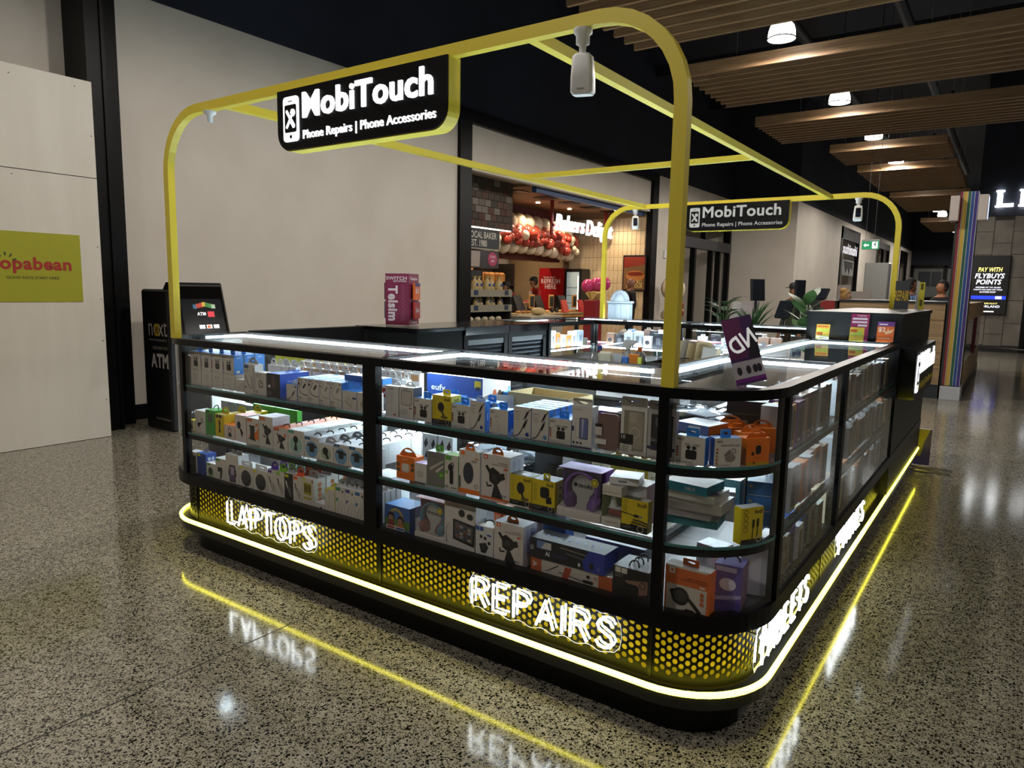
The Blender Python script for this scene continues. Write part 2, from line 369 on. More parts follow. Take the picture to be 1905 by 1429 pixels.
# far shop fronts along the hall
s_ = struct('window_1', Geo().box(-7.0, -6.8, 27.2, 31, 0, 4.0), mat('dark_shop', '050507', 0.6))
ob('window_frame', Geo().box(-5.1, -4.98, 27.2, 27.45, 0, 4.0).box(-5.1, -4.98, 30.8, 31.0, 0, 4.0).box(-5.1, -4.98, 27.2, 31, 3.55, 4.0), M_blk, s_)
sh = empty('restaurant_sign'); tag(sh, 'white condensed lettering on the dark far restaurant front above the wall of blond hair', 'sign')
sh['label'] = 'white condensed lettering on the black restaurant front far down the hall'
side_text(sh, 'lettering', 'sushisushi', 27.7, 30.6, 3.02, 3.42, -5.0, mat('sushi_white', 'dddddd', emit=('e8ecff', 0.5)), 0.03)
pc = empty('menu_picture'); tag(pc, 'square picture below the white lettering on the black restaurant front', 'picture')
ob('picture_board', Geo().box(-5.05, -5.02, 27.9, 30.2, 2.2, 2.8), C('8b8b88'), pc)
g = Geo(); g.prism([(28.1, 2.75), (28.6, 2.3), (29.0, 2.5), (29.3, 2.25), (29.6, 2.55), (30.0, 2.4), (30.0, 2.75)], -5.02, -5.015, 0, 'x'); ob('print', g, C('161616'), pc)
s_ = struct('window_2', Geo().box(-5.6, -5.5, 35.5, 39.6, 0, 4.0), C('8d8d8c'))
ob('window_frame', Geo().box(-5.1, -4.98, 35.5, 35.75, 0, 4.0).box(-5.1, -4.98, 39.4, 39.6, 0, 4.0).box(-5.1, -4.98, 35.5, 39.6, 3.7, 4.0).box(-5.1, -4.98, 37.6, 37.8, 2.6, 3.7), M_blk, s_)
s_ = struct('window_3', Geo().box(-5.6, -5.5, 43.8, 47, 0, 4.0), C('a5a39e'))
ob('window_frame', Geo().box(-5.1, -4.98, 43.8, 44.1, 0, 4.0).box(-5.1, -4.98, 46.7, 47, 0, 4.0).box(-5.1, -4.98, 43.8, 47, 3.3, 4.0), M_blk, s_)
s_ = struct('window_4', Geo().box(-5.0, -0.47, 49.2, 49.25, 0, 3.3), C('6a6e68'))
ob('window_frame', Geo().box(-5, -4.8, 48.95, 49.05, 0, 3.3).box(-3.2, -3.0, 48.95, 49.05, 0, 3.3).box(-0.8, -0.47, 48.95, 49.05, 0, 3.3).box(-5, -0.5, 48.95, 49.05, 1.25, 1.4).box(-5, -.5, 48.95, 49.05, 3.2, 3.35), M_blk, s_)
for x0, x1 in ((-4.5, -3.9), (-3.8, -3.3), (-2.8, -2.2), (-2.1, -1.5), (-1.4, -0.9)):
    ob('blind', Geo().box(x0, x1, 49.08, 49.12, 2.1, 2.95), C('252a33'), s_)
ob('lower_panel', Geo().box(-4.8, -0.6, 49.08, 49.15, 0, 1.25), C('0d0e10'), s_)

# ------------------------------------------------------------------ ceiling rafts of oak slats
def raft(x0, x1, y0, y1, n, z, label):
    e = empty('slat_raft', (0, 0, 0)); tag(e, label, 'ceiling slats', 'oak ceiling rafts')
    st = (y1 - y0) / n; me = Geo().box(x0, x1, 0, 0.05, z, z + 0.17).mesh('slat', M_wood)
    for i in range(n):
        ob('slat', me, None, e, (0, y0 + i * st, 0))
    for k in range(3):
        xx = x0 + (x1 - x0) * (0.12 + 0.38 * k)
        ob('carrier_rail', Geo().box(xx, xx + 0.04, y0, y1, z + 0.17, z + 0.21), M_blk, e)
        for yy in (y0 + 0.1, y1 - 0.1): ob('hanger_wire', Geo().box(xx + 0.015, xx + 0.021, yy, yy + 0.006, z + 0.21, 7.2), M_steel, e)
raft(-3.73, 2.5, 3.3, 6.95, 13, 4.5, 'oak slat ceiling raft above the front of the yellow canopy, largest of all')
raft(-3.68, 2.5, 8.12, 10.3, 9, 4.5, 'oak slat ceiling raft between the first and second bright dome lamps')
raft(-3.68, 2.5, 11.7, 13.72, 9, 4.5, 'oak slat ceiling raft just beyond the second bright dome lamp')
raft(-3.05, -0.85, 15.0, 16.95, 9, 4.5, 'short oak slat ceiling raft beside the green exit sign wires')
raft(-3.0, -0.86, 18.0, 22.2, 17, 4.5, 'long greyish slat ceiling raft left of the rainbow column')
raft(-3.0, -0.86, 23.6, 28.4, 17, 4.5, 'slat ceiling raft far down the hall, second last from the end')
raft(-3.0, -0.86, 32.5, 38.4, 17, 4.5, 'farthest slat ceiling raft at the end of the hall')
# roof steel above the rafts
M_roof = mat('roof_steel', '15171c', 0.6)
for y in (5.5, 7.5, 10.9, 14.4, 18): struct('trim_3', Geo().box(-6.9, 6, y, y + 0.12, 6.5, 6.75), M_roof)
for x in (-2.9, -1.3, 0.4): struct('trim_4', Geo().lathe([(0.09, 0), (0.09, 26)], 10).xf(Matrix.Translation((x, 3, 5.9)) @ Matrix.Rotation(-PI / 2, 4, 'X')), M_roof)

# ------------------------------------------------------------------ dome lamps
NAMES = ['bright dome pendant lamp, largest and nearest of the row under the ceiling', 'second bright dome pendant lamp along the row under the ceiling',
         'third pendant lamp along the ceiling row, above the exit sign wires', 'fourth pendant lamp along the ceiling row', 'fifth pendant lamp along the ceiling row, beside the rainbow column',
         'second last pendant lamp far along the ceiling row', 'added pendant lamp brightening the far ceiling row', 'added pendant lamp brightening the far end of the hall', 'added pendant lamp brightening the end wall of the hall']
for i, (lx, ly) in enumerate(LAMPS):
    if i > 8 : pass
    e = empty('pendant_lamp', (lx, ly, LAMP_Z)); tag(e, NAMES[i] if i < 9 else '%s dome pendant lamp overhead, out of view behind the camera' % ORD[i - 9], 'lamp', 'hall pendant lamps')
    prof = [(0.165, 0.0), (0.165, 0.04), (0.158, 0.1), (0.14, 0.155), (0.1, 0.195), (0.05, 0.205)]
    ob('diffuser', Geo().lathe(prof, 24, cap=False), M_lamp, e)
    ob('rim', Geo().lathe([(0.17, -0.005), (0.175, 0.0), (0.17, 0.012), (0.164, 0.012), (0.164, -0.005), (0.17, -0.005)], 24, cap=False), M_wht, e)
    ob('driver', Geo().lathe([(0.05, 0.2), (0.06, 0.21), (0.06, 0.3), (0.02, 0.31)], 14), M_grey, e)
    ob('cord', Geo().box(-0.004, 0.004, -0.004, 0.004, 0.3, 7.2 - LAMP_Z), M_blk, e)

# ------------------------------------------------------------------ hanging exit sign
e = empty('exit_sign', (-1.93, 14.0, 2.36)); tag(e, 'green running man exit sign hanging on two thin wires', 'exit sign')
ob('sign_body', Geo().box(-0.16, 0.16, -0.03, 0.03, 0.0, 0.2), mat('exit_body', '9a9a96', 0.5), e)
ob('green_face', Geo().box(-0.155, 0.155, -0.032, -0.03, 0.005, 0.165), mat('exit_face', '0d7a4a', 0.5, emit=('12a064', 0.5)), e)
g = Geo(); g.prism([(-0.13, 0.085), (-0.085, 0.125), (-0.085, 0.1), (-0.03, 0.1), (-0.03, 0.07), (-0.085, 0.07), (-0.085, 0.045)], -0.0335, -0.032, 0, 'y'); ob('arrow', g, mat('exit_white', 'fff'), e)
ob('figure_panel', Geo().box(0.03, 0.13, -0.0335, -0.032, 0.02, 0.15), mat('exit_white', 'fff'), e)
g = Geo(); g.prism(ell(0.09, 0.135, 0.012, 0.012, 10), -0.035, -0.0335, 0, 'y')
for P in ([(0.07, 0.12), (0.1, 0.118), (0.09, 0.075), (0.07, 0.08)], [(0.085, 0.08), (0.115, 0.055), (0.105, 0.028), (0.098, 0.032), (0.1, 0.052), (0.075, 0.075)], [(0.07, 0.08), (0.06, 0.05), (0.04, 0.05), (0.04, 0.06), (0.055, 0.062), (0.075, 0.085)], [(0.07, 0.118), (0.05, 0.1), (0.055, 0.093), (0.075, 0.105)], [(0.098, 0.117), (0.12, 0.09), (0.113, 0.086), (0.095, 0.105)]):
    g.prism(P, -0.035, -0.0335, 0, 'y')
ob('running_figure', g, mat('exit_dark_green', '0a5a38'), e)
for x in (-0.1, 0.06): ob('wire', Geo().box(x - 0.003, x + 0.003, -0.003, 0.003, 0.2, 4.84), C('2a2a2a'), e)
# ------------------------------------------------------------------ kiosk carcass: path round the counter front
XL, RC = -3.27, 0.31
AR = RC * PI / 2
S1, S2, S3, S4 = 0.29, 0.29 + AR, 0.29 + AR + 2.65, 0.29 + 2 * AR + 2.65
def sx(x): return S2 + (x + 2.96)
def sy(y): return S4 + (y - RC)
def kp(s, off, z):                     # point at arclength s, pushed outward by off
    if s <= S1: return (XL - off, 0.6 - s, z)
    if s <= S2:
        a = PI + (s - S1) / AR * PI / 2; return (-2.96 + (RC + off) * math.cos(a), RC + (RC + off) * math.sin(a), z)
    if s <= S3: return (-2.96 + s - S2, -off, z)
    if s <= S4:
        a = 1.5 * PI + (s - S3) / AR * PI / 2; return (-RC + (RC + off) * math.cos(a), RC + (RC + off) * math.sin(a), z)
    return (off, RC + s - S4, z)
def ks(a, b, arc=9):                   # stations between arclengths a and b
    L = [a, b] + [q for q in (S1, S2, S3, S4) if a < q < b]
    for u, v in ((S1, S2), (S3, S4)):
        L += [u + (v - u) * i / arc for i in range(1, arc) if a < u + (v - u) * i / arc < b]
    return sorted(set(L))
def sweep(g, a, b, o0, o1, z0, z1, mi=0, arc=9):
    R = [[kp(s, o0, z0), kp(s, o1, z0), kp(s, o1, z1), kp(s, o0, z1)] for s in ks(a, b, arc)]
    return g.rings(R, True, mi, False)
def sweep_prof(g, a, b, prof, arc=12):
    return g.rings([[kp(s, o_, z_) for o_, z_ in prof] for s in ks(a, b, arc)], True, 0, False)
def outline(a, b, off, inner): return [kp(s, off, 0)[:2] for s in ks(a, b)] + inner

YI, XI = 0.58, -0.55                    # inner faces of the counters
SE = sy(4.75)
UNITS = [
    ('front_display_counter', 'glass display counter above the glowing LAPTOPS sign, rounded at its far end', 0.0, sx(-1.57), [(-1.57, YI), (XL + 0.001, YI)]),
    ('corner_display_counter', 'glass display counter above the REPAIRS sign with the rounded glass corner', sx(-1.57), sy(1.27), [(XI, 1.27), (XI, YI), (-1.57, YI)]),
    ('side_display_counter', 'glass display counter on the long side between rounded corner and black cabinet', sy(1.27), sy(2.95), [(XI, 2.95), (XI, 1.27)]),
]
def perforated(g, a, b, z0, z1, off, pitch=0.0278, rad=0.0099):
    """black sheet with staggered round holes, wrapped round the counter path"""
    dx = pitch * 0.8660254; n = max(1, int((b - a - 0.02) / dx)); s0 = a + 0.5 * ((b - a) - n * dx)
    K = 12; hz = pitch / 2
    def P(s, z): return kp(min(max(s, a), b), off, z)
    # plain margins
    zb = z0 + 0.022
    g.strip([kp(s, off, z0) for s in ks(a, b, 16)], [kp(s, off, zb) for s in ks(a, b, 16)])
    g.strip([kp(s, off, zb) for s in ks(a, s0, 6)], [kp(s, off, z1) for s in ks(a, s0, 6)])
    g.strip([kp(s, off, zb) for s in ks(s0 + n * dx, b, 6)], [kp(s, off, z1) for s in ks(s0 + n * dx, b, 6)])
    rows = int((z1 - zb) / pitch + 0.999)
    for i in range(n):
        c = s0 + (i + 0.5) * dx
        for j in range(-1, rows + 1):
            zc = zb + (j + (0.5 if i % 2 == 0 else 1.0)) * pitch
            lo, hi = max(zc - hz, zb), min(zc + hz, z1)
            if hi - lo < 0.002: continue
            cell = [(c - dx / 2, lo), (c + dx / 2, lo), (c + dx / 2, hi), (c - dx / 2, hi)]
            if zc - rad < zb or zc + rad > z1:
                if zc < zb or (zc - rad < zb):
                    g.add([P(*q) for q in cell], [(0, 1, 2, 3)]); continue
            hole = [(c + rad * math.cos(2 * PI * (k + 0.5) / K), min(zc + rad * math.sin(2 * PI * (k + 0.5) / K), z1)) for k in range(K)]
            out = []
            for k in range(K):
                t = 2 * PI * (k + 0.5) / K; ux, uz = math.cos(t), math.sin(t)
                f = min((dx / 2) / abs(ux) if abs(ux) > 1e-6 else 9, ((hi - zc) if uz > 0 else (zc - lo)) / abs(uz) if abs(uz) > 1e-6 else 9)
                q = (c + ux * f, zc + uz * f)
                out.append(q)
            # snap ring corners to the cell corners
            for cc in cell:
                kk = min(range(K), key=lambda k: (out[k][0] - cc[0]) ** 2 + (out[k][1] - cc[1]) ** 2); out[kk] = cc
            V = [P(*q) for q in out] + [P(*q) for q in hole]
            g.add(V, [(k, (k + 1) % K, K + (k + 1) % K, K + k) for k in range(K)])
            g.add([P(*q) for q in hole] + [kp(min(max(q[0], a), b), off - 0.003, q[1]) for q in hole], [(k, (k + 1) % K, K + (k + 1) % K, K + k) for k in range(K)])
M_perf = mat('perforated_sheet', '08080a', 0.4, spec=0.12)
M_back = mat('yellow_glow_panel', 'e8c81e', 0.5, emit=('f5cf1c', 0.3))  # slight glow stands in for neon light falling on the yellow sheet
M_ledge = mat('ledge_metal', '2c2d2e', 0.28, 0.5)
M_edge = mat('green_glass_edge', '2f5f5a', 0.15, emit=('3a7f78', 0.05))
M_deck = mat('display_deck', '2b2d31', 0.4)
SHELF = (0.92, 0.667)
def base_parts(u, a, b, inner, seams):
    """plinth, ledge with neon line, perforated skirt"""
    for i in range(len(seams) - 1):
        g = Geo(); perforated(g, seams[i] + 0.0004, seams[i + 1] - 0.0004, 0.182, 0.39, -0.05)
        ob('perforated_panel', g, M_perf, u)
    for i, q in enumerate(seams): ob('seam_cover', sweep(Geo(), max(a, q - 0.006), min(b, q + 0.006), -0.052, -0.047, 0.181, 0.39), M_blk, u)
    g = Geo(); P = ks(a, b, 12); g.strip([kp(s, -0.078, 0.18) for s in P], [kp(s, -0.078, 0.39) for s in P]); ob('yellow_backing', g, M_back, u)
    ob('ledge', sweep_prof(Geo(), a, b, [(-0.09, 0.128), (-0.002, 0.128), (0.0, 0.13), (0.0, 0.178), (-0.09, 0.178)]), M_ledge, u)
    ob('neon_strip', sweep_prof(Geo(), a, b, [(-0.011, 0.1782), (0.0005, 0.1782), (0.0005, 0.174), (0.005, 0.174), (0.006, 0.184), (0.002, 0.1885), (-0.009, 0.1885)]), M_yled, u)
    ob('plinth', Geo().prism(outline(a, b, -0.085, inner), 0.0, 0.128), M_blk, u)
u_list = []
for name, label, a, b, inner in UNITS:
    u = empty(name, (0, 0, 0)); tag(u, label, 'display counter'); u_list.append(u)
    seams = [a] + [q for q in (S2 - 0.0, S3) if a < q < b] + ([S4] if a < S4 < b else []) + [b]
    base_parts(u, a, b, inner, seams if len(seams) < 4 else [a, S3 - 0.01, S4 + 0.2, b])
    ob('bottom_rail', sweep(Geo(), a, b, -0.04, 0.0, 0.385, 0.444, arc=12), M_blk, u)
    ob('deck', Geo().prism(outline(a, b, -0.03, inner), 0.395, 0.43), M_deck, u)
    ob('top_rim', sweep(Geo(), a, b, -0.04, 0.004, 1.128, 1.16, arc=12), M_blk, u)
    for z in SHELF:
        ob('shelf_glass', Geo().prism(outline(a, b, -0.014, inner), z - 0.009, z), GLASS, u)
        ob('shelf_edge', sweep(Geo(), a + 0.01, b - 0.01, -0.0145, -0.012, z - 0.009, z, arc=12), M_edge, u)
        ob('shelf_bar', sweep(Geo(), a, b, -0.04, -0.016, z - 0.035, z - 0.010, arc=12), M_blk, u)
    ob('top_glass', Geo().prism(outline(a, b, -0.037, inner), 1.150, 1.157), GLASS_T, u)
    # inner edge frame, back panes, white light line
    for (p, q) in zip(inner[:-1], inner[1:]) if len(inner) > 2 else [(inner[0], inner[1])]:
        x0, x1 = min(p[0], q[0]), max(p[0], q[0]); y0, y1 = min(p[1], q[1]), max(p[1], q[1])
        if x1 - x0 < 0.01:            # runs along y (side counters)
            ob('inner_rim', Geo().box(x0, x0 + 0.03, y0, y1, 1.128, 1.16), M_blk, u)
            ob('inner_rail', Geo().box(x0, x0 + 0.03, y0, y1, 0.385, 0.46), M_blk, u)
            ob('back_pane', Geo().box(x0 + 0.012, x0 + 0.016, y0, y1, 0.46, 1.13), GLASS, u)
            for z in (1.148,) + tuple(q - 0.0095 for q in SHELF): ob('led_line', Geo().box(x0 + 0.034, x0 + (0.054 if z > 1 else 0.046), y0 + 0.03, y1 - 0.03, z - (0.014 if z > 1 else 0.008), z), M_led, u)
        else:
            xa = x0 + (0.06 if x0 < -3 else 0)
            ob('inner_rim', Geo().box(x0, x1, y0 - 0.03, y0, 1.128, 1.16), M_blk, u)
            ob('inner_rail', Geo().box(x0, x1, y0 - 0.03, y0, 0.385, 0.46), M_blk, u)
            ob('back_pane', Geo().box(x0, x1, y0 - 0.016, y0 - 0.012, 0.46, 1.13), GLASS, u)
            for z in (1.148,) + tuple(q - 0.0095 for q in SHELF): ob('led_line', Geo().box(x0 + 0.03, x1 - 0.02, y0 - (0.054 if z > 1 else 0.046), y0 - 0.034, z - (0.014 if z > 1 else 0.008), z), M_led, u)
    def mull(s, w): ob('mullion', sweep(Geo(), s, s + w, -0.035, 0.001, 0.444, 1.128), M_blk, u)
    for s in {'front': [S2 - 0.03, b - 0.045], 'corner': [a, S3, S4, b - 0.022], 'side_': [a, b - 0.03]}[name[:6].rstrip('_') if name[:5] != 'side_' else 'side_']:
        mull(s, 0.034 if s in (S3, S4) else (0.045 if name[0] == 'f' and s > 1 else 0.03))
    panes = {'f': [(a, S2 - 0.03), (S2, b - 0.045)], 'c': [(a + 0.03, S3), (S3 + 0.034, S4), (S4 + 0.034, b - 0.022)], 's': [(a + 0.03, b - 0.03)]}[name[0]]
    for i, (p, q) in enumerate(panes):
        P = ks(p, q, 12); g = Geo().strip([kp(s, -0.008, 0.444) for s in P], [kp(s, -0.008, 1.128) for s in P])
        ob('front_pane', g, GLASS_D if (name[0] == 's' or (name[0] == 'c' and i == 2)) else GLASS, u)
# dividing light lines across the counter tops
def cross_light(u, x0, x1, y0, y1):
    ob('led_line', Geo().box(x0, x1, y0, y1, 1.134, 1.148), M_led, u)
    if x1 - x0 < 0.05: ob('divider_rim', Geo().box(x0 - 0.032, x0 - 0.004, y0, y1, 1.128, 1.16), M_blk, u)
    else: ob('divider_rim', Geo().box(x0, x1, y1 + 0.004, y1 + 0.032, 1.128, 1.16), M_blk, u)
cross_light(u_list[0], -3.225, -3.205, 0.3, 0.52)
cross_light(u_list[1], -1.53, -1.51, 0.06, 0.54)
cross_light(u_list[1], -0.51, -0.05, 1.215, 1.235)
cross_light(u_list[2], -0.51, -0.05, 2.89, 2.91)
# white end panel of the rounded far end, seen edge on
ob('end_panel', Geo().box(-3.262, -3.25, 0.34, 0.56, 0.446, 1.126), mat('end_white', 'cfd2cf', 0.4), u_list[0])

# ------------------------------------------------------------------ black storage cabinet at the far end of the long side
tc = empty('storage_cabinet', (0, 0, 0)); tag(tc, 'tall black cabinet ending the long side, carrying the lit side sign', 'cabinet')
ob('body', Geo().box(-0.56, -0.004, 2.955, 4.75, 0.135, 1.315), M_soft, tc)
ob('top_panel', Geo().box(-0.57, 0.006, 2.95, 4.76, 1.315, 1.34), M_soft, tc)
base_parts(tc, sy(2.952), SE, [(-0.56, 4.75), (-0.56, 2.952)], [sy(2.952), SE])
ob('skirt_rail', sweep(Geo(), sy(2.955), SE, -0.04, 0.0, 0.385, 0.444), M_blk, tc)
ob('neon_end', Geo().box(-0.05, 0.0, 4.735, 4.75, 0.18, 0.192), M_yled, tc)

# ------------------------------------------------------------------ left run: gate, counter, shutter cupboards, back display
gt = empty('swing_gate', (0, 0, 0)); tag(gt, 'low black swing gate between display counter and black side counter', 'gate')
ob('leaf', Geo().bbox(-3.29, -3.25, 0.62, 1.55, 0.1, 1.165, 0.004), M_soft, gt)
for z in (0.3, 0.95): ob('hinge', Geo().box(-3.25, -3.24, 1.51, 1.56, z, z + 0.1), M_steel, gt)
lc = empty('side_counter', (0, 0, 0)); tag(lc, 'plain black counter carrying the pink sim card stand', 'counter')
ob('body', Geo().box(-3.33, -2.76, 1.57, 2.06, 0.0, 1.135), M_soft, lc)
ob('worktop', Geo().bbox(-3.36, -2.745, 1.56, 2.07, 1.135, 1.165, 0.003), mat('gloss_black', '0b0b0d', 0.12), lc)
M_shut = mat('shutter_slat', '2a3542', 0.35, 0.4)
for (y0, y1, nm) in ((2.08, 2.64, 'black cupboard with a roller shutter, next to the sim card stand counter'), (2.65, 3.22, 'black cupboard with a roller shutter, next to the lit back display')):
    c = empty('shutter_cupboard', (0, 0, 0)); tag(c, nm, 'cupboard', 'roller shutter cupboards')
    g = Geo().box(-3.33, -2.76, y0, y0 + 0.05, 0, 1.1).box(-3.33, -2.76, y1 - 0.05, y1, 0, 1.1).box(-3.33, -3.3, y0, y1, 0, 1.1).box(-3.3, -2.76, y0 + .05, y1 - .05, 1.06, 1.1).box(-3.3, -2.76, y0 + .05, y1 - .05, 0, 0.1)
    ob('carcass', g, M_blk, c); ob('top', Geo().box(-3.35, -2.745, y0, y1, 1.1, 1.16), mat('gloss_black'), c)
    me = Geo().prism([(-2.79, 0.0), (-2.776, 0.004), (-2.774, 0.02), (-2.78, 0.034), (-2.79, 0.034)], y0 + 0.05, y1 - 0.05, 0, 'y').mesh('slat', M_shut)
    for k in range(25): ob('slat', me, None, c, (0, 0, 0.12 + k * 0.036))
    ob('shutter_rail', Geo().box(-2.8, -2.765, y0 + .05, y1 - .05, 1.02, 1.06), M_grey, c)
    ob('lock', Geo().lathe([(0.012, 0), (0.012, 0.01)], 10).xf(Matrix.Translation((-2.775, (y0 + y1) / 2, 0.4)) @ Matrix.Rotation(PI / 2, 4, 'Y')), M_steel, c)

def back_unit(name, label, x0, x1, y0, y1, faces, leds, mulls):
    u = empty(name, (0, 0, 0)); tag(u, label, 'display counter')
    ob('plinth', Geo().box(x0 + 0.04, x1 - 0.04, y0 + 0.04, y1 - 0.04, 0, 0.4), M_blk, u)
    ob('deck', Geo().box(x0, x1, y0, y1, 0.4, 0.43), M_deck, u)
    for z in SHELF: ob('shelf_glass', Geo().box(x0 + 0.02, x1 - 0.02, y0 + 0.02, y1 - 0.02, z - 0.009, z), GLASS, u)
    g = Geo().box(x0, x1, y0, y0 + 0.035, 1.125, 1.16).box(x0, x1, y1 - 0.035, y1, 1.125, 1.16).box(x0, x0 + 0.035, y0 + 0.035, y1 - 0.035, 1.125, 1.16).box(x1 - 0.035, x1, y0 + 0.035, y1 - 0.035, 1.125, 1.16)
    ob('top_rim', g, M_blk, u); ob('top_glass', Geo().box(x0 + 0.036, x1 - 0.036, y0 + 0.036, y1 - 0.036, 1.149, 1.156), GLASS_T, u)
    for (a, b, c, d) in leds:
        for z in (1.148,) + tuple(q - 0.0095 for q in SHELF): ob('led_line', Geo().box(a, b, c, d, z - 0.012, z), M_led, u)
    for (a, b) in mulls: ob('mullion', Geo().box(a, a + 0.035, b, b + 0.035, 0.43, 1.125), M_blk, u)
    for f in faces: ob('pane', Geo().box(*f, 0.43, 1.125), GLASS, u)
    return u
back_unit('back_side_counter', 'glass display counter between roller shutter cupboard and rear row', -3.33, -2.745, 3.24, 4.08, [(-2.76, -2.756, 3.28, 4.05)], [(-3.29, -3.27, 3.3, 4.05), (-2.795, -2.783, 3.3, 4.04)], [(-2.78, 3.24), (-2.78, 4.045), (-3.33, 3.24)])
back_unit('back_row_counter', 'glass display counter of the rear row carrying the white gift box', -3.33, -1.92, 4.1, 4.72, [(-2.7, -1.95, 4.112, 4.116)], [(-2.7, -1.96, 4.66, 4.68), (-3.2, -2.75, 4.66, 4.68), (-2.7, -1.96, 4.138, 4.15)], [(-2.78, 4.1), (-1.955, 4.1), (-1.955, 4.685), (-3.33, 4.685)])
back_unit('back_row_counter', 'glass display counter of the rear row, ending beside the tall black cabinet', -1.91, -0.58, 4.1, 4.72, [(-1.875, -0.6, 4.112, 4.116)], [(-1.88, -0.62, 4.66, 4.68), (-1.87, -0.63, 4.138, 4.15)], [(-1.91, 4.1), (-0.615, 4.1), (-0.615, 4.685), (-1.91, 4.685)])

# ------------------------------------------------------------------ yellow canopy frame
def arch(g, x0, x1, za, zb, zt, r, t, y0, y1):
    def path(o):
        P = [(x0 + o, za)]; n = 8
        for i in range(n + 1): a = PI - PI / 2 * i / n; P.append((x0 + r + (r - o) * math.cos(a), zt - r + (r - o) * math.sin(a)))
        for i in range(n + 1): a = PI / 2 - PI / 2 * i / n; P.append((x1 - r + (r - o) * math.cos(a), zt - r + (r - o) * math.sin(a)))
        return P + [(x1 - o, zb)]
    A, B_ = path(0), path(t)
    R = [[(a[0], y0, a[1]), (b[0], y0, b[1]), (b[0], y1, b[1]), (a[0], y1, a[1])] for a, b in zip(A, B_)]
    return g.rings(R, True, 0, False)
fr = empty('kiosk_canopy', (0, 0, 0)); tag(fr, 'yellow square tube canopy frame standing on the kiosk counters', 'canopy frame')
ob('front_arch', arch(Geo(), -3.06, -0.265, 1.16, 1.16, 2.302, 0.3, 0.042, 0.0, 0.036), M_yel, fr)
ob('rear_arch', arch(Geo(), -3.01, -0.262, 1.16, 1.34, 2.302, 0.3, 0.042, 4.65, 4.686), M_yel, fr)
for x in (-2.55, -0.83): ob('long_beam', Geo().box(x - 0.018, x + 0.018, 0.036, 4.65, 2.262, 2.3), M_yel, fr)
ob('cross_bar', Geo().box(-2.532, -0.848, 2.5, 2.536, 2.264, 2.298), M_yel, fr)

def phone_icon(g, x0, x1, z0, z1, y, depth, mw, md):
    """phone outline with crossed tools; white index mw, dark index md"""
    w = x1 - x0; g.prism(rrect(x0, x1, z0, z1, w * 0.17), y - depth, y, mw, 'y')
    e = y - depth - 0.0006
    g.prism(rrect(x0 + w * 0.11, x1 - w * 0.11, z0 + w * 0.38, z1 - w * 0.34, w * 0.08), e, e + 0.0004, md, 'y')
    g.prism(ell((x0 + x1) / 2, z0 + w * 0.2, w * 0.08, w * 0.08, 12), e, e + 0.0004, md, 'y')
    g.prism(rrect(x0 + w * 0.35, x0 + w * 0.62, z1 - w * 0.22, z1 - w * 0.18, w * 0.015), e, e + 0.0004, md, 'y')
    cx, cz = (x0 + x1) / 2, (z0 + z1) / 2
    for sgn in (1, -1):
        M = Matrix.Translation((cx, 0, cz)) @ Matrix.Rotation(sgn * 0.62, 4, 'Y'); st = len(g.v)
        e2 = e - 0.0012 - (0.0006 if sgn > 0 else 0)
        g.prism(rrect(-w * 0.07, w * 0.07, -w * 0.46, w * 0.46, w * 0.06), e2, e2 + 0.001, mw, 'y')
        g.prism([(-w * 0.15, w * 0.2), (w * 0.15, w * 0.2), (w * 0.17, w * 0.36), (w * 0.07, w * 0.45), (w * 0.05, w * 0.3), (-w * 0.05, w * 0.3), (-w * 0.07, w * 0.45), (-w * 0.17, w * 0.36)] if sgn > 0 else
                [(-w * 0.1, -w * 0.42), (w * 0.1, -w * 0.42), (w * 0.1, -w * 0.1), (-w * 0.1, -w * 0.1)], e2 - 0.0003, e2, mw, 'y')
        g.xf(M, st)
def mobi_sign(name, label, y, x0, x1, z0, z1, lit, parent_mats):
    s = empty(name, (0, 0, 0)); tag(s, label, 'sign')
    sh = rrect(x0, x1, z0, z1, 0.075, 7, (1, 1, 0, 0))
    ob('black_face', Geo().prism(sh, y, y + 0.006, 0, 'y'), M_blk, s)
    ob('yellow_return', Geo().prism([(a * 1.0, b) for a, b in rrect(x0 - 0.0, x1 + 0.002, z0 - 0.004, z1, 0.077, 7, (1, 1, 0, 0))], y + 0.006, y + 0.07, 0, 'y'), M_yel, s)
    k = (x1 - x0) / 0.955
    g = Geo(); phone_icon(g, x0 + 0.046 * k, x0 + 0.144 * k, z0 + 0.033, z1 - 0.031, y, 0.006, 0, 1); ob('phone_emblem', g, [lit, M_blk], s)
    g = Geo(); text_solid(g, 'MobiTouch', x0 + 0.172 * k, x1 - 0.064 * k, z1 - 0.128, z1 - 0.025, y - 0.008, y, 0, 0.024); ob('lettering', g, lit, s)
    g = Geo(); text_solid(g, 'Phone Repairs | Phone Accessories', x0 + 0.17 * k, x1 - 0.05 * k, z0 + 0.026, z0 + 0.072, y - 0.005, y, 0, 0.008); ob('lettering', g, lit, s)
    return s
mobi_sign('canopy_sign', 'black lit phone repair sign hanging from the front of the yellow canopy', -0.012, -2.112, -1.158, 2.018, 2.265, M_sgn, None)
mobi_sign('canopy_sign', 'unlit grey lettered phone repair sign hanging from the rear yellow arch', 4.62, -2.105, -1.15, 2.025, 2.27, mat('unlit_letter', 'b9b9b6', 0.5), None)
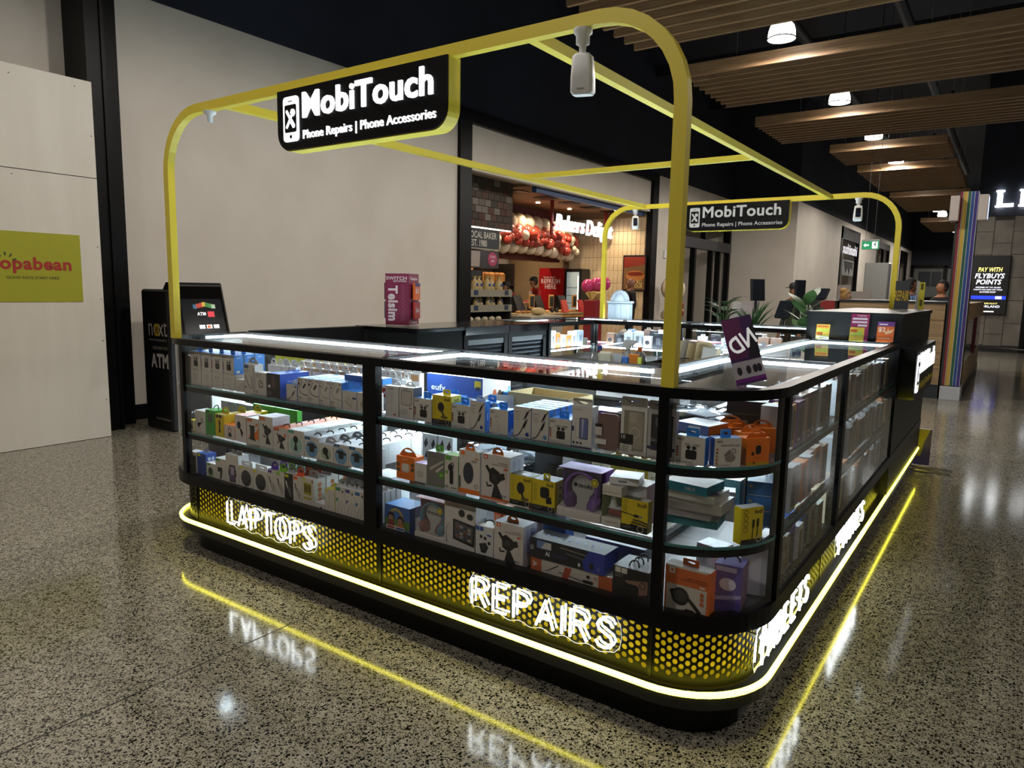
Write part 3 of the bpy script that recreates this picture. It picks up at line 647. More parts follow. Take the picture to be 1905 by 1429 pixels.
# side sign on the cabinet, faces the aisle
s = mobi_sign('side_sign', 'lit phone repair sign on the aisle face of the black cabinet, seen edge on', 0, 0, 0.955, 0, 0.247, M_sgn, None)
s.scale = (1.3, 1.3, 1.3); s.rotation_euler = (0, 0, PI / 2); s.location = (0.09, 2.98, 0.80)
txt = [ch for ch in s.children if ch.name.startswith('lettering')]
txt[-1].data.materials[0] = C('b5a02c')
for ch in s.children:
    if ch.name.startswith('yellow_return'): ch.data.materials[0] = M_blk

# ------------------------------------------------------------------ neon words
STROKES = {
 'L': [[(0, 1), (0, 0), (.55, 0)]], 'A': [[(0, 0), (.32, 1), (.64, 0)], [(.11, .33), (.53, .33)]],
 'P': [[(0, 0), (0, 1), (.3, 1), (.48, .95), (.56, .78), (.48, .58), (.3, .5), (0, .5)]], 'T': [[(0, 1), (.6, 1)], [(.3, 1), (.3, 0)]],
 'O': [[(.35, 1), (.16, .94), (.04, .76), (0, .5), (.04, .24), (.16, .06), (.35, 0), (.54, .06), (.66, .24), (.7, .5), (.66, .76), (.54, .94), (.35, 1)]],
 'S': [[(.54, .8), (.46, .94), (.3, 1), (.12, .95), (.04, .78), (.1, .62), (.3, .52), (.48, .42), (.56, .24), (.48, .07), (.28, 0), (.1, .05), (0, .2)]],
 'R': [[(0, 0), (0, 1), (.3, 1), (.48, .95), (.56, .76), (.48, .57), (.3, .5), (0, .5)], [(.3, .5), (.58, 0)]], 'E': [[(.52, 1), (0, 1), (0, 0), (.52, 0)], [(0, .52), (.45, .52)]],
 'I': [[(0, 0), (0, 1)]], 'H': [[(0, 0), (0, 1)], [(.58, 0), (.58, 1)], [(0, .5), (.58, .5)]], 'N': [[(0, 0), (0, 1), (.58, 0), (.58, 1)]], 'B': [[(0, 0), (0, 1), (.3, 1), (.5, .88), (.5, .65), (.3, .53), (0, .53)], [(.3, .53), (.54, .42), (.54, .12), (.3, 0), (0, 0)]],
}
M_acr = glass_mat('acrylic_plate', (0.95, 0.97, 0.98), 0.06)
M_aed = mat('acrylic_edge', 'ffffff', emit=('eef6ff', 0.4))
def neon(word, label, width, height):
    e = empty('neon_sign', (0, 0, 0)); tag(e, label, 'neon sign')
    adv = []; x = 0
    for ch in word:
        w = max(p[0] for st in STROKES[ch] for p in st); adv.append(x); x += w + 0.3
    tot = x - 0.3; kx = width / tot
    for ch, a in zip(word, adv):
        g = Geo()
        for st in STROKES[ch]:
            g.tube([((a + p[0]) * kx, 0, p[1] * height) for p in st], 0.005, 8)
        ob('tube_letter', g, M_neon, e)
    top = []; bot = []; n = 44
    for i in range(n + 1):
        t = i / n; w = 0.006 * math.sin(t * len(word) * 2 * PI * 0.9); top.append((t * width, height + 0.019 + w)); bot.append((t * width, -0.019 + w))
    out = top + [(width + 0.022, height * 0.8), (width + 0.026, height * 0.45), (width + 0.02, 0.1 * height)] + bot[::-1] + [(-0.022, 0.15 * height), (-0.024, 0.5 * height), (-0.02, 0.85 * height)]
    ob('acrylic_plate', Geo().prism(out, 0.012, 0.0125, 0, 'y'), M_acr, e)
    ob('plate_edge', Geo().tube([(p[0], 0.012, p[1]) for p in out], 0.001, 5, closed=True), M_aed, e)
    for p in ((0.0, height + 0.008), (width, -0.006)): ob('standoff', Geo().lathe([(0.004, 0), (0.004, 0.03)], 8).xf(Matrix.Translation((p[0], 0.04, p[1])) @ Matrix.Rotation(PI / 2, 4, 'X')), M_steel, e)
    return e
n = neon('LAPTOPS', 'white neon LAPTOPS sign on the yellow dotted skirt', 0.655, 0.105); n.location = (-2.625, 0.012, 0.245)
n = neon('REPAIRS', 'white neon REPAIRS sign on the yellow dotted skirt', 0.60, 0.10); n.location = (-1.04, 0.012, 0.254)
for w, y, l in (('TABLETS', 0.20, 'white neon word nearest the rounded corner on the aisle side skirt'), ('PHONES', 1.46, 'white neon word in the middle of the aisle side skirt'), ('REPAIRS', 3.02, 'white neon word farthest along the aisle side skirt')):
    n = neon(w, l, 0.66, 0.105); n.location = (-0.012, y, 0.25); n.rotation_euler = (0, 0, PI / 2)

# ------------------------------------------------------------------ cameras on the frame
def cctv(loc, rz, label, small=False, front=False):
    e = empty('security_camera', loc, rz); tag(e, label, 'security camera')
    ob('mount', Geo().lathe([(0.03, 0), (0.03, -0.012), (0.022, -0.02), (0.022, -0.045), (0.012, -0.05), (0.01, -0.075), (0.014, -0.085), (0.008, -0.095)] if not small else [(0.03, 0), (0.028, -0.012), (0.014, -0.02), (0.012, -0.05), (0.004, -0.052)], 14), M_wht, e)
    if small: return e
    g = Geo(); prof = [(-0.022, 0.02), (-0.03, 0.0), (-0.033, -0.05), (-0.031, -0.075)]
    R = []
    for z, sx_, sy_ in ((-0.072, 0.022, 0.022), (-0.08, 0.03, 0.03), (-0.14, 0.035, 0.034), (-0.185, 0.036, 0.034), (-0.195, 0.03, 0.029)):
        R.append([(a, b, z) for a, b in rrect(-sx_, sx_, -sy_, sy_, 0.012, 4)])
    g.rings(R); o = ob('housing', g, M_wht, e); o.rotation_euler = (0.12 if not front else -0.25, 0, 0)
    if front:
        f = Geo(); f.prism(rrect(-0.02, 0.02, -0.18, -0.1, 0.008), -0.0365, -0.034, 0, 'y'); q = ob('face', f, M_blk, e); q.rotation_euler = (-0.25, 0, 0)
        f = Geo(); f.prism(ell(0, -0.155, 0.011, 0.011), -0.0395, -0.0365, 0, 'y'); q = ob('lens', f, mat('lens_blue', '1b2a55', 0.05), e); q.rotation_euler = (-0.25, 0, 0)
    else:
        f = Geo(); f.box(-0.012, 0.012, -0.0355, -0.0345, -0.18, -0.176); q = ob('marking', f, C('9a9a9a'), e); q.rotation_euler = (0.12, 0, 0)
    return e
cctv((-0.628, 0.018, 2.26), 0.3, 'white security camera under the front yellow arch, turned away')
cctv((-2.66, 0.018, 2.26), 0, 'small white mount under the far left bend of the front yellow arch', small=True)
cctv((-2.655, 4.668, 2.26), 0.5, 'white security camera under the rear arch in front of the bakery', front=True)
cctv((-0.6, 4.668, 2.26), 0.2, 'white security camera under the rear arch beside the hall exit sign', front=True)
# ------------------------------------------------------------------ packaged goods
def draw(g, items, w, h, mats, y=0.0):
    """flat print on a card face: u across, v up, both 0..1"""
    def U(u): return (u - 0.5) * w
    def mi(c):
        m = C(c)
        if m not in mats: mats.append(m)
        return mats.index(m)
    for k, it in enumerate(items):
        e = y - 0.0005 - 0.00018 * k; t = it[0]; c = mi(it[1])
        def flat(P): g.add([(a, e, b) for a, b in P], [list(range(len(P)))], c)
        if t == 'r': flat([(U(it[2]), it[3] * h), (U(it[4]), it[3] * h), (U(it[4]), it[5] * h), (U(it[2]), it[5] * h)])
        elif t == 'q': flat(rrect(U(it[2]), U(it[4]), it[3] * h, it[5] * h, it[6], 4))
        elif t == 'e': flat(ell(U(it[2]), it[3] * h, it[4] * w, it[5] * w, 16))
        elif t == 'o':                      # ring
            A = ell(U(it[2]), it[3] * h, it[4] * w, it[4] * w, 18); B_ = ell(U(it[2]), it[3] * h, it[5] * w, it[5] * w, 18)
            g.strip([(a, e, b) for a, b in A], [(a, e, b) for a, b in B_], True, c, False)
        elif t == 'p': flat([(U(a), b * h) for a, b in it[2]])
        elif t == 'l':
            P = [Vector((U(a), b * h)) for a, b in it[3]]; L = []; R = []
            for i, q in enumerate(P):
                d = (P[min(i + 1, len(P) - 1)] - P[max(i - 1, 0)]).normalized(); n_ = Vector((-d.y, d.x)) * it[2] / 2
                L.append((q.x + n_.x, e, q.y + n_.y)); R.append((q.x - n_.x, e, q.y - n_.y))
            g.strip(L, R, False, c, False)
        elif t == 't': text_flat(g, it[2], U(it[3]), U(it[4]), it[5] * h, it[6] * h, e, c, it[7] if len(it) > 7 else 0.01)
def tab_geo(kind, wd, ht, th=0.0012):
    n = 20; g = Geo()
    if kind == 'o': out = [(wd / 2 * math.cos(PI * i / (n - 1)), ht * math.sin(PI * i / (n - 1))) for i in range(n)]
    elif kind == 'm': out = [(wd / 2 * math.cos(PI * i / (n - 1)) , ht * (math.sin(PI * i / (n - 1)) ** 1.8)) for i in range(n)]
    else:
        P = rrect(-wd / 2, wd / 2, 0, ht, min(ht, wd) * 0.22, 7, (0, 0, 1, 1)); out = (P[1:] + P[:1]); n = len(out)
    inn = [(wd * 0.26 * math.cos(2 * PI * (i - (0 if kind != 'r' else 2)) / n), ht * (0.48 if kind != 'm' else 0.6) + ht * 0.17 * math.sin(2 * PI * (i - (0 if kind != 'r' else 2)) / n)) for i in range(n)]
    for y in (0, th): g.strip([(a, y, b) for a, b in out], [(a, y, b) for a, b in inn], True, 0, False)
    g.strip([(a, 0, b) for a, b in out], [(a, th, b) for a, b in out], True, 0, False)
    g.strip([(a, 0, b) for a, b in inn], [(a, th, b) for a, b in inn], True, 0, False)
    return g
TABS = {}
def pack(label, x0, x1, z, h, d, cols, items=(), tab=None, y=0.045, rz=0.0, name='product_box', cat='box', group=None, side=(), topart=(), gap=0.002):
    w = x1 - x0 - gap; cols = list(cols) + [cols[-1]] * (3 - len(cols))
    g = Geo(); ms = [C(cols[0])]
    def mi(c):
        m = C(c)
        if m not in ms: ms.append(m)
        return ms.index(m)
    b = mi(cols[1]); t = mi(cols[2])
    g.box(-w / 2, w / 2, 0, d, 0, h, ms=[0, b, b, b, t, b])
    o = ob(name, g, ms, None, ((x0 + x1) / 2, y, z + 0.0008), rz); tag(o, label, cat, group)
    if items or side or topart:
        g2 = Geo(); m2 = []
        draw(g2, items, w, h, m2)
        if side:
            s0 = len(g2.v); draw(g2, side, d, h, m2); g2.xf(Matrix.Translation((w / 2, d / 2, 0)) @ Matrix.Rotation(PI / 2, 4, 'Z'), s0)
        if topart:
            s0 = len(g2.v); draw(g2, topart, w, d, m2); g2.xf(Matrix.Translation((0, 0, h)) @ Matrix.Rotation(-PI / 2, 4, 'X'), s0)
        q = ob('printed_artwork', g2, m2, o); q['kind'] = 'stuff'
    if tab:
        k, tc_, tw, th = tab[:4]; key = (k, tc_, round(tw * w, 4), th)
        if key not in TABS: TABS[key] = tab_geo(k, tw * w, th).mesh('hang_tab', C(tc_))
        ob('hang_tab', TABS[key], None, o, (0, d * (tab[4] if len(tab) > 4 else 0.5), h), 0)
    return o
def handle(o, h, d, x=0.0, col='111111', wd=0.045, ht=0.02, ys=(0.5,)):          # cord carrying loop on a box top
    for yy in ys:
        ob('carry_loop', Geo().tube([(x + wd / 2 * math.cos(PI * i / 8), d * yy + 0.008 * math.sin(PI * i / 8), h + ht * math.sin(PI * i / 8)) for i in range(9)], 0.0028, 6), C(col), o)
def deep(o, n, dy, label, group, dx=0.0, start=0):
    FILES[label] = FILES.get(label, -1) + 1; col = FILES[label]
    for k in range(1, n + 1):
        c = dup(o, (o.location.x + dx * k, o.location.y + dy * k, o.location.z), o.rotation_euler.z + random.uniform(-0.03, 0.03)); c['label'] = '%s, file %s, place %s' % (label, ORD[col], ORD[k - 1]); c['group'] = group

BK = '1a1a1c'
def earbuds(cu, cv, s, asp, c=BK): return [('q', c, cu - s, cv - s * 1.05 * asp, cu + s, cv + s * 0.75 * asp, 0.006), ('e', c, cu - s * 0.5, cv + s * 1.25 * asp, s * 0.36, s * 0.3), ('e', c, cu + s * 0.5, cv + s * 1.25 * asp, s * 0.36, s * 0.3), ('r', c, cu - s * .62, cv + s * .7 * asp, cu - s * .4, cv + s * 1.2 * asp), ('r', c, cu + s * .4, cv + s * .7 * asp, cu + s * .62, cv + s * 1.2 * asp), ('r', '3c3c40', cu - s * .9, cv + s * .25 * asp, cu + s * .9, cv + s * .29 * asp)]
def dots(c, u, v0, v1, n, r=0.035): return [('q', c[i % len(c)], u - r, v0 + (v1 - v0) * i / (n - 1) - r, u + r, v0 + (v1 - v0) * i / (n - 1) + r * 1.0, 0.0012) for i in range(n)]
def cable(c=BK): return [('l', c, 0.0035, [(0.05, 0.03), (0.25, 0.06), (0.4, 0.17), (0.52, 0.32), (0.6, 0.42)]), ('p', c, [(0.52, 0.36), (0.62, 0.3), (0.78, 0.52), (0.68, 0.58)]), ('p', '8b8b8b', [(0.7, 0.57), (0.77, 0.52), (0.84, 0.6), (0.77, 0.65)]),
    ('p', c, [(0.62, 0.68), (0.7, 0.63), (0.86, 0.83), (0.78, 0.88)]), ('l', c, 0.003, [(0.8, 0.82), (0.9, 0.9), (0.98, 0.94)]), ('p', '8b8b8b', [(0.55, 0.62), (0.62, 0.57), (0.69, 0.64), (0.62, 0.69)])]
def curl(c): return [('l', c, 0.0034, [(0.06, 0.86), (0.25, 0.92), (0.45, 0.85), (0.3, 0.68), (0.15, 0.6), (0.2, 0.42), (0.4, 0.34), (0.7, 0.31), (0.95, 0.3)]), ('p', c, [(0.48, 0.6), (0.62, 0.55), (0.84, 0.74), (0.72, 0.8)]), ('p', c, [(0.02, 0.72), (0.14, 0.68), (0.24, 0.78), (0.12, 0.84)])]
def mount(c=BK, cu=0.5, cv=0.5, s=1.0):
    def T(P): return [(cu + (a - 0.5) * s, cv + (b - 0.5) * s) for a, b in P]
    return [('p', c, T([(0.3, 0.75), (0.45, 0.82), (0.7, 0.72), (0.72, 0.5), (0.55, 0.38), (0.32, 0.48)])), ('p', c, T([(0.16, 0.82), (0.24, 0.86), (0.42, 0.68), (0.34, 0.62)])), ('p', c, T([(0.66, 0.68), (0.86, 0.72), (0.9, 0.58), (0.72, 0.52)])),
        ('p', c, T([(0.5, 0.42), (0.62, 0.42), (0.84, 0.1), (0.4, 0.1)])), ('p', c, T([(0.2, 0.44), (0.24, 0.34), (0.42, 0.36), (0.42, 0.4), (0.27, 0.39), (0.24, 0.46)])), ('e', '3a3a3e', cu + 0.0 * s, cv + 0.1 * s, 0.09 * s, 0.09 * s)]
def disc(c=BK, r=0.36, cu=0.52, cv=0.48): return [('e', c, cu, cv, r, r), ('e', '2c2e33', cu, cv, r * 0.93, r * 0.93), ('l', c, 0.002, [(cu + r * 0.7, cv - r * 0.5), (cu + r, cv - r * 0.85), (cu + r * 1.15, cv - r * 1.05)])]
def lines(c, u0, v0, n=3, wd=0.4, dv=0.05): return [('r', c, u0, v0 - i * dv, u0 + wd * (1 - 0.2 * (i % 2)), v0 - i * dv + 0.012) for i in range(n)]
WHT = 'd6d0c4'; BL = '2f86e0'; YE = 'd9c21a'; OR = 'ef7a1c'; GR = '57a83a'
NCC = [('t', '15161c', 'NCC', 0.05, 0.28, 0.83, 0.91, 0.03), ('t', '5c5f66', 'ENC', 0.32, 0.52, 0.67, 0.74), ('t', '5c5f66', 'HIFI', 0.6, 0.82, 0.67, 0.74), ('r', '8a8a8a', 0.36, 0.63, 0.8, 0.638)] + earbuds(0.54, 0.38, 0.19, 0.95) + dots(['b5553a', 'a5432c', '8c3c2a', '6b3226'], 0.07, 0.28, 0.58, 4) + [('t', '33312e', 'ENC, Noise suppression', 0.06, 0.6, 0.06, 0.1)]
BUDI = lambda extra: [('t', '16160f', 'budi', 0.64, 0.94, 0.82, 0.93, 0.02)] + extra + [('r', '141412', 0, 0, 1, 0.17)] + lines('8f8f86', 0.06, 0.11, 2, 0.4, 0.05) + [('o', 'cfcdb8', 0.82, 0.10, 0.10, 0.085)] + [('o', '4a440f', 0.14, 0.36 + 0.15 * i, 0.06, 0.05) for i in range(4)]

# ---------- far-left counter, top shelf
Z1, Z2, Z3 = 0.92, 0.667, 0.43
o = pack('dark green cable box at the rounded end of the top shelf', -3.03, -2.965, Z1, 0.147, 0.05, ('2a5a34', '2a5a34', 'cfe0d0'), [('r', 'd9d9d0', 0.1, 0.82, 0.7, 0.93), ('l', 'c9d2c4', 0.006, [(0.2, 0.2), (0.4, 0.5), (0.3, 0.75)]), ('l', 'aebcaa', 0.005, [(0.5, 0.1), (0.6, 0.45), (0.55, 0.7)]), ('p', 'e8e5d8', [(0, 0), (0.9, 0), (0, 0.2)])])
xs = [-2.962, -2.863, -2.768, -2.670, -2.574]
nm = ['nearest the rounded glass end', 'second from the rounded glass end', 'third from the rounded glass end', 'beside the tall audio adapter box']
for i in range(4):
    pack('plain beige earphone box under a blue tabbed earbud box, ' + nm[i], xs[i], xs[i + 1] - 0.002, Z1, 0.078, 0.055, (WHT, WHT, WHT), [('l', 'a09a90', 0.0015, [(0.35, 0.65), (0.42, 0.5), (0.5, 0.35)]), ('l', 'a09a90', 0.0015, [(0.6, 0.68), (0.55, 0.5), (0.5, 0.35)]), ('e', '8d867b', 0.33, 0.68, 0.04, 0.05), ('e', '8d867b', 0.62, 0.7, 0.04, 0.05)], group='earphone boxes on the top shelf')
    o = pack('stacked earbud box with blue sides and hang tab, ' + nm[i], xs[i], xs[i + 1] - 0.002, Z1 + 0.079, 0.096, 0.055, (WHT, BL, BL), NCC, ('r', BL, 0.36, 0.022), side=[('t', 'd8e8ff', 'NCC', 0.3, 0.7, 0.82, 0.9, 0.02), ('q', 'e8f0ff', 0.25, 0.06, 0.6, 0.2, 0.003)], group='stacked blue earbud boxes')
    deep(o, 2, 0.062, 'blue sided earbud box in the stacks behind the front four', 'stacked blue earbud boxes')
pack('low white cable carton beside the stacked earbud boxes', -2.563, -2.5, Z1, 0.06, 0.05, (WHT, WHT, 'f2f4f4'), [('l', 'a08a70', 0.002, [(0.15, 0.2), (0.5, 0.5), (0.85, 0.75)]), ('l', 'a08a70', 0.002, [(0.3, 0.15), (0.6, 0.45), (0.9, 0.6)])])
pack('tall slim audio converter box with black adapter cable', -2.498, -2.409, Z1, 0.142, 0.05, (WHT, 'dfe4e6', 'eef2f4'), [('r', '2c5d86', 0.05, 0.86, 0.45, 0.97), ('t', '6c6a66', 'AUDIO CONVERTER', 0.86, 0.96, 0.05, 0.9), ('l', BK, 0.004, [(0.15, 0.62), (0.35, 0.35), (0.6, 0.18), (0.8, 0.2), (0.7, 0.6)]), ('e', '55637a', 0.15, 0.2, 0.07, 0.07)] + lines('8b8880', 0.1, 0.78, 2), ('o', 'c9cdd0', 0.9, 0.03))
pack('grey box showing coiled cable, between audio adapter and black charger box', -2.407, -2.321, Z1, 0.108, 0.05, ('cfcac0', WHT, 'e9edef'), [('o', '55504a', 0.5, 0.5, 0.22, 0.17), ('o', '6a645c', 0.56, 0.45, 0.17, 0.12), ('t', '3a3733', '5', 0.08, 0.2, 0.05, 0.18, 0.03)] + lines('7b766d', 0.1, 0.9, 3, 0.5, 0.05))
pack('black wireless charger box with bright blue side', -2.318, -2.217, Z1, 0.112, 0.17, ('1b1716', '2157c9', '2c63d4'), [('q', '4a3a3a', 0.36, 0.38, 0.66, 0.92, 0.005), ('o', 'b05a4a', 0.52, 0.6, 0.1, 0.085), ('e', 'd8d8d8', 0.2, 0.45, 0.1, 0.07)] + lines('8d8580', 0.08, 0.2, 3, 0.3, 0.05), side=[('t', 'dce6ff', 'Superfast 15W', 0.25, 0.8, 0.62, 0.7)])
o = pack('small white cable box with a white hook tab before the blue stacks', -2.172, -2.094, Z1, 0.074, 0.05, (WHT, BL, BL), cable()[:3] + [('e', '23427d', 0.85, 0.86, 0.07, 0.07)], ('m', 'eef2f5', 0.8, 0.02))
cc = [BK, BK, '8f8d88', '8f8d88']; xs = [-2.09, -2.0185, -1.943, -1.8705, -1.794]
nm = ['black cable, nearest the small white hook tab box', 'black cable, second of four', 'grey cable, third of four', 'grey cable, beside the power bank box']
for i in range(4):
    o = pack('curled charging cable box, ' + nm[i], xs[i], xs[i + 1], Z1, 0.11, 0.036, (WHT, BL, BL), curl(cc[i]) + [('e', '2a3b66', 0.86, 0.91, 0.055, 0.055)] + lines('7c7870', 0.08, 0.94, 1, 0.3) + [('t', '3a3833', 'Cable', 0.06, 0.36, 0.16, 0.22, 0.02)] + lines('8f8b82', 0.06, 0.1, 2, 0.3, 0.05), topart=[('e', 'd5e6fb', 0.5, 0.5, 0.24, 0.12)], group='curled cable boxes')
    deep(o, 4, 0.038, 'blue topped cable box in the block behind the curled cable boxes', 'blue cable boxes behind')
pack('white power bank box with navy badge', -1.792, -1.7, Z1, 0.08, 0.06, (WHT, BL, BL), [('p', 'c9c2b5', [(0.2, 0.45), (0.35, 0.75), (0.8, 0.5), (0.66, 0.18)]), ('p', 'aaa294', [(0.2, 0.45), (0.66, 0.18), (0.66, 0.1), (0.2, 0.36)]), ('q', '22305e', 0.7, 0.58, 0.96, 0.68, 0.003)] + lines('7c7870', 0.08, 0.92, 1, 0.3))
for x0, x1, s in ((-1.699, -1.634, 'whole'), (-1.632, -1.60, 'cut off')):
    pack('white charger plug box by the mullion, front %s' % s, x0, x1, Z1, 0.08, 0.06, (WHT, WHT, 'eef2f4'), [('p', 'b5a68c', [(0.25, 0.4), (0.5, 0.6), (0.78, 0.5), (0.75, 0.25), (0.45, 0.18)])] + lines('7c7870', 0.08, 0.92, 1, 0.3))
pack('flat blue and white cable box lying on the blue stacks', -1.86, -1.62, Z1 + 0.111, 0.026, 0.055, ('2c6fc0', '2c6fc0', 'dfe8ee'), [('p', 'eef2f4', [(0.5, 0), (0.75, 0), (0.65, 1), (0.45, 1)])], ('m', 'dfe8ef', 0.3, 0.03), y=0.12)
def tabrow(label, group, x0, x1, n, y, z, h, cols, tab, items=(), d=0.03, lean=0.0):
    st = (x1 - x0) / n; o = None
    for i in range(n):
        if o is None: o = pack(label, x0, x0 + st, z, h, d, cols, items, tab, y=y, group=group, gap=0.004)
        else: c = dup(o, (o.location.x + st * i, y + random.uniform(-0.004, 0.004), o.location.z), random.uniform(-0.05, 0.05)); c['label'] = '%s, %s of its row' % (label, ORD[i])
    if n > 1: o['label'] = '%s, first of its row' % label
tabrow('white round-tab box in the front hook row', 'white hook boxes on the top shelf', -2.56, -1.72, 13, 0.30, Z1, 0.115, ('eef1f2', 'eef1f2', 'f4f6f7'), ('o', 'f2f5f6', 0.9, 0.03), [('r', '2b48b4', 0.1, 0.08, 0.9, 0.5), ('r', 'c9a27a', 0.1, 0.86, 0.9, 0.97)])
tabrow('white round-tab box in the back hook row', 'white hook boxes on the top shelf', -2.5, -1.66, 13, 0.40, Z1, 0.13, ('eef1f2', 'eef1f2', 'f4f6f7'), ('o', 'f2f5f6', 0.9, 0.03), [('r', 'b98a5e', 0.1, 0.72, 0.9, 0.95)])
tabrow('white box with red label and round tab near the mullion', 'red label boxes', -1.84, -1.6, 6, 0.25, Z1, 0.12, ('eef1f2', 'e8ecee', 'f4f6f7'), ('o', 'f2f5f6', 0.95, 0.032), [('r', 'c93a2c', 0.0, 0.25, 1, 0.6), ('e', 'ffffff', 0.5, 0.42, 0.2, 0.2)])
tabrow('yellow accessory box at the back of the top shelf', 'yellow back boxes', -2.85, -2.3, 7, 0.49, Z1, 0.15, ('d8cf2c', 'd8cf2c', 'e8e05a'), ('o', 'e6dd3a', 0.6, 0.02))
tabrow('small white cable hook box beside the black charger box', 'white hook boxes left', -2.52, -2.3, 4, 0.2, Z1, 0.125, ('eef1f2', 'e4eaec', 'f4f6f7'), ('o', 'dfe5e8', 0.9, 0.035))

# ---------- far-left counter, middle shelf
pack('small yellow and white phone holder box in the rounded end', -3.0, -2.94, Z2, 0.057, 0.05, ('e8e0b8', 'd8c81e', 'd8c81e'), [('p', BK, [(0.3, 0.75), (0.5, 0.5), (0.65, 0.2), (0.4, 0.25)])])
pack('white ring holder box beside the green box', -2.938, -2.842, Z2, 0.116, 0.06, (WHT, WHT, 'f0f4f5'), [('o', BK, 0.68, 0.58, 0.13, 0.09), ('p', BK, [(0.18, 0.42), (0.55, 0.48), (0.6, 0.4), (0.42, 0.33), (0.4, 0.22), (0.28, 0.25)])])
o = pack('bright green speaker box with a black loop handle', -2.841, -2.759, Z2, 0.13, 0.07, ('3f9c35', '4db53c', '4db53c'), [('q', '4c5a48', 0.2, 0.52, 0.78, 0.84, 0.006), ('r', '1f3a1a', 0.1, 0.87, 0.4, 0.96)]); handle(o, 0.13, 0.07)
tabrow('green box in the row behind the phone holder boxes', 'green boxes', -2.8, -2.42, 6, 0.3, Z2, 0.135, ('3fa53a', '4db53c', '57c244'), None)
o = pack('yellow bike phone holder box with half-round yellow tab', -2.755, -2.678, Z2, 0.118, 0.07, (YE, 'e6d21a', 'e6d21a'), [('r', BK, 0.1, 0.84, 0.4, 0.97), ('r', BK, 0.46, 0.84, 0.76, 0.97), ('p', BK, [(0.4, 0.72), (0.55, 0.76), (0.6, 0.6), (0.55, 0.4), (0.62, 0.22), (0.4, 0.18), (0.42, 0.45)])], ('o', YE, 0.9, 0.034))
deep(o, 2, 0.075, 'yellow phone holder box behind the front yellow one', 'yellow holder boxes', dx=0.03)
pack('short white and orange ring holder box', -2.676, -2.586, Z2, 0.073, 0.07, ('e0d0c4', OR, OR), [('o', BK, 0.5, 0.62, 0.17, 0.12), ('e', BK, 0.52, 0.3, 0.18, 0.12)])
pack('white suction phone holder box with red fade, next to the short orange box', -2.584, -2.492, Z2, 0.134, 0.09, ('e0d5cc', 'f0c8b8', 'ef9a80'), [('e', BK, 0.36, 0.62, 0.17, 0.22), ('p', BK, [(0.4, 0.55), (0.6, 0.48), (0.75, 0.36), (0.6, 0.16), (0.5, 0.36)])])
pack('white and orange clamp phone holder box with two orange squares', -2.488, -2.391, Z2, 0.131, 0.08, (WHT, 'f4f6f7', 'f4f6f7'), [('p', OR, [(0.1, 0.3), (1, 0.2), (1, 0.7), (0.8, 0.5)]), ('r', 'd9762c', 0.06, 0.86, 0.26, 0.97), ('r', 'd9762c', 0.28, 0.86, 0.48, 0.97), ('q', BK, 0.3, 0.25, 0.66, 0.68, 0.006), ('p', BK, [(0.2, 0.72), (0.74, 0.72), (0.62, 0.64), (0.3, 0.64)]), ('p', BK, [(0.14, 0.2), (0.8, 0.14), (0.66, 0.26), (0.3, 0.28)]), ('e', 'd9762c', 0.86, 0.78, 0.09, 0.09)])
pack('tall white dashboard phone mount box with printed white side', -2.388, -2.28, Z2, 0.151, 0.1, (WHT, 'eff2f5', 'f6f8f9'), mount(BK, 0.55, 0.46, 0.85) + [('r', 'd9762c', 0.06, 0.87, 0.26, 0.97), ('r', 'd9762c', 0.28, 0.87, 0.48, 0.97)], side=lines('b9bfd0', 0.1, 0.85, 5, 0.7, 0.06))
o = pack('white phone mount box with orange top', -2.278, -2.169, Z2, 0.11, 0.07, (WHT, 'f2f2f2', 'e8703a'), mount(BK, 0.5, 0.45, 0.85) + [('r', 'd9682c', 0.04, 0.86, 0.22, 0.99), ('r', 'd9682c', 0.24, 0.86, 0.42, 0.99), ('e', 'd9682c', 0.82, 0.7, 0.08, 0.08)])
handle(o, 0.11, 0.07, ht=0.012); deep(o, 5, 0.072, 'orange topped phone mount box in the file behind the front one', 'orange topped boxes')
o = pack('white and green round magnetic holder box', -2.167, -2.053, Z2, 0.113, 0.07, (WHT, 'eef4f2', 'e8f4f2'), [('e', '9cc4b4', 0.5, 0.38, 0.4, 0.34), ('e', BK, 0.48, 0.62, 0.16, 0.16), ('p', BK, [(0.44, 0.5), (0.52, 0.5), (0.6, 0.16), (0.36, 0.16)]), ('r', '3f9c84', 0.04, 0.86, 0.2, 0.98), ('r', '3f9c84', 0.22, 0.86, 0.38, 0.98)]); deep(o, 5, 0.072, 'white topped phone holder box in the files behind the front row', 'white topped holder boxes')
nm = ['next to the green round holder box', 'beside the small grey magnet holder box', 'nearest the mullion']
for i, (x0, x1, h) in enumerate(((-2.051, -1.949, 0.098), (-1.853, -1.756, 0.09), (-1.755, -1.655, 0.092))):
    o = pack('white blue-circle clamp holder box, ' + nm[i], x0, x1, Z2, h, 0.07, (WHT, 'eef4f6', 'eaf2f6'), [('e', '6f9fc4', 0.5, 0.42, 0.42, 0.38), ('q', BK, 0.34, 0.28, 0.68, 0.7, 0.006), ('p', BK, [(0.2, 0.66), (0.86, 0.6), (0.86, 0.5), (0.2, 0.55)]), ('r', '2f6f9c', 0.04, 0.84, 0.22, 0.98), ('r', '2f6f9c', 0.24, 0.84, 0.42, 0.98)], group='blue circle holder boxes')
    handle(o, h, 0.07, ht=0.01); deep(o, 5, 0.072, 'white topped phone holder box in the files behind the front row', 'white topped holder boxes')
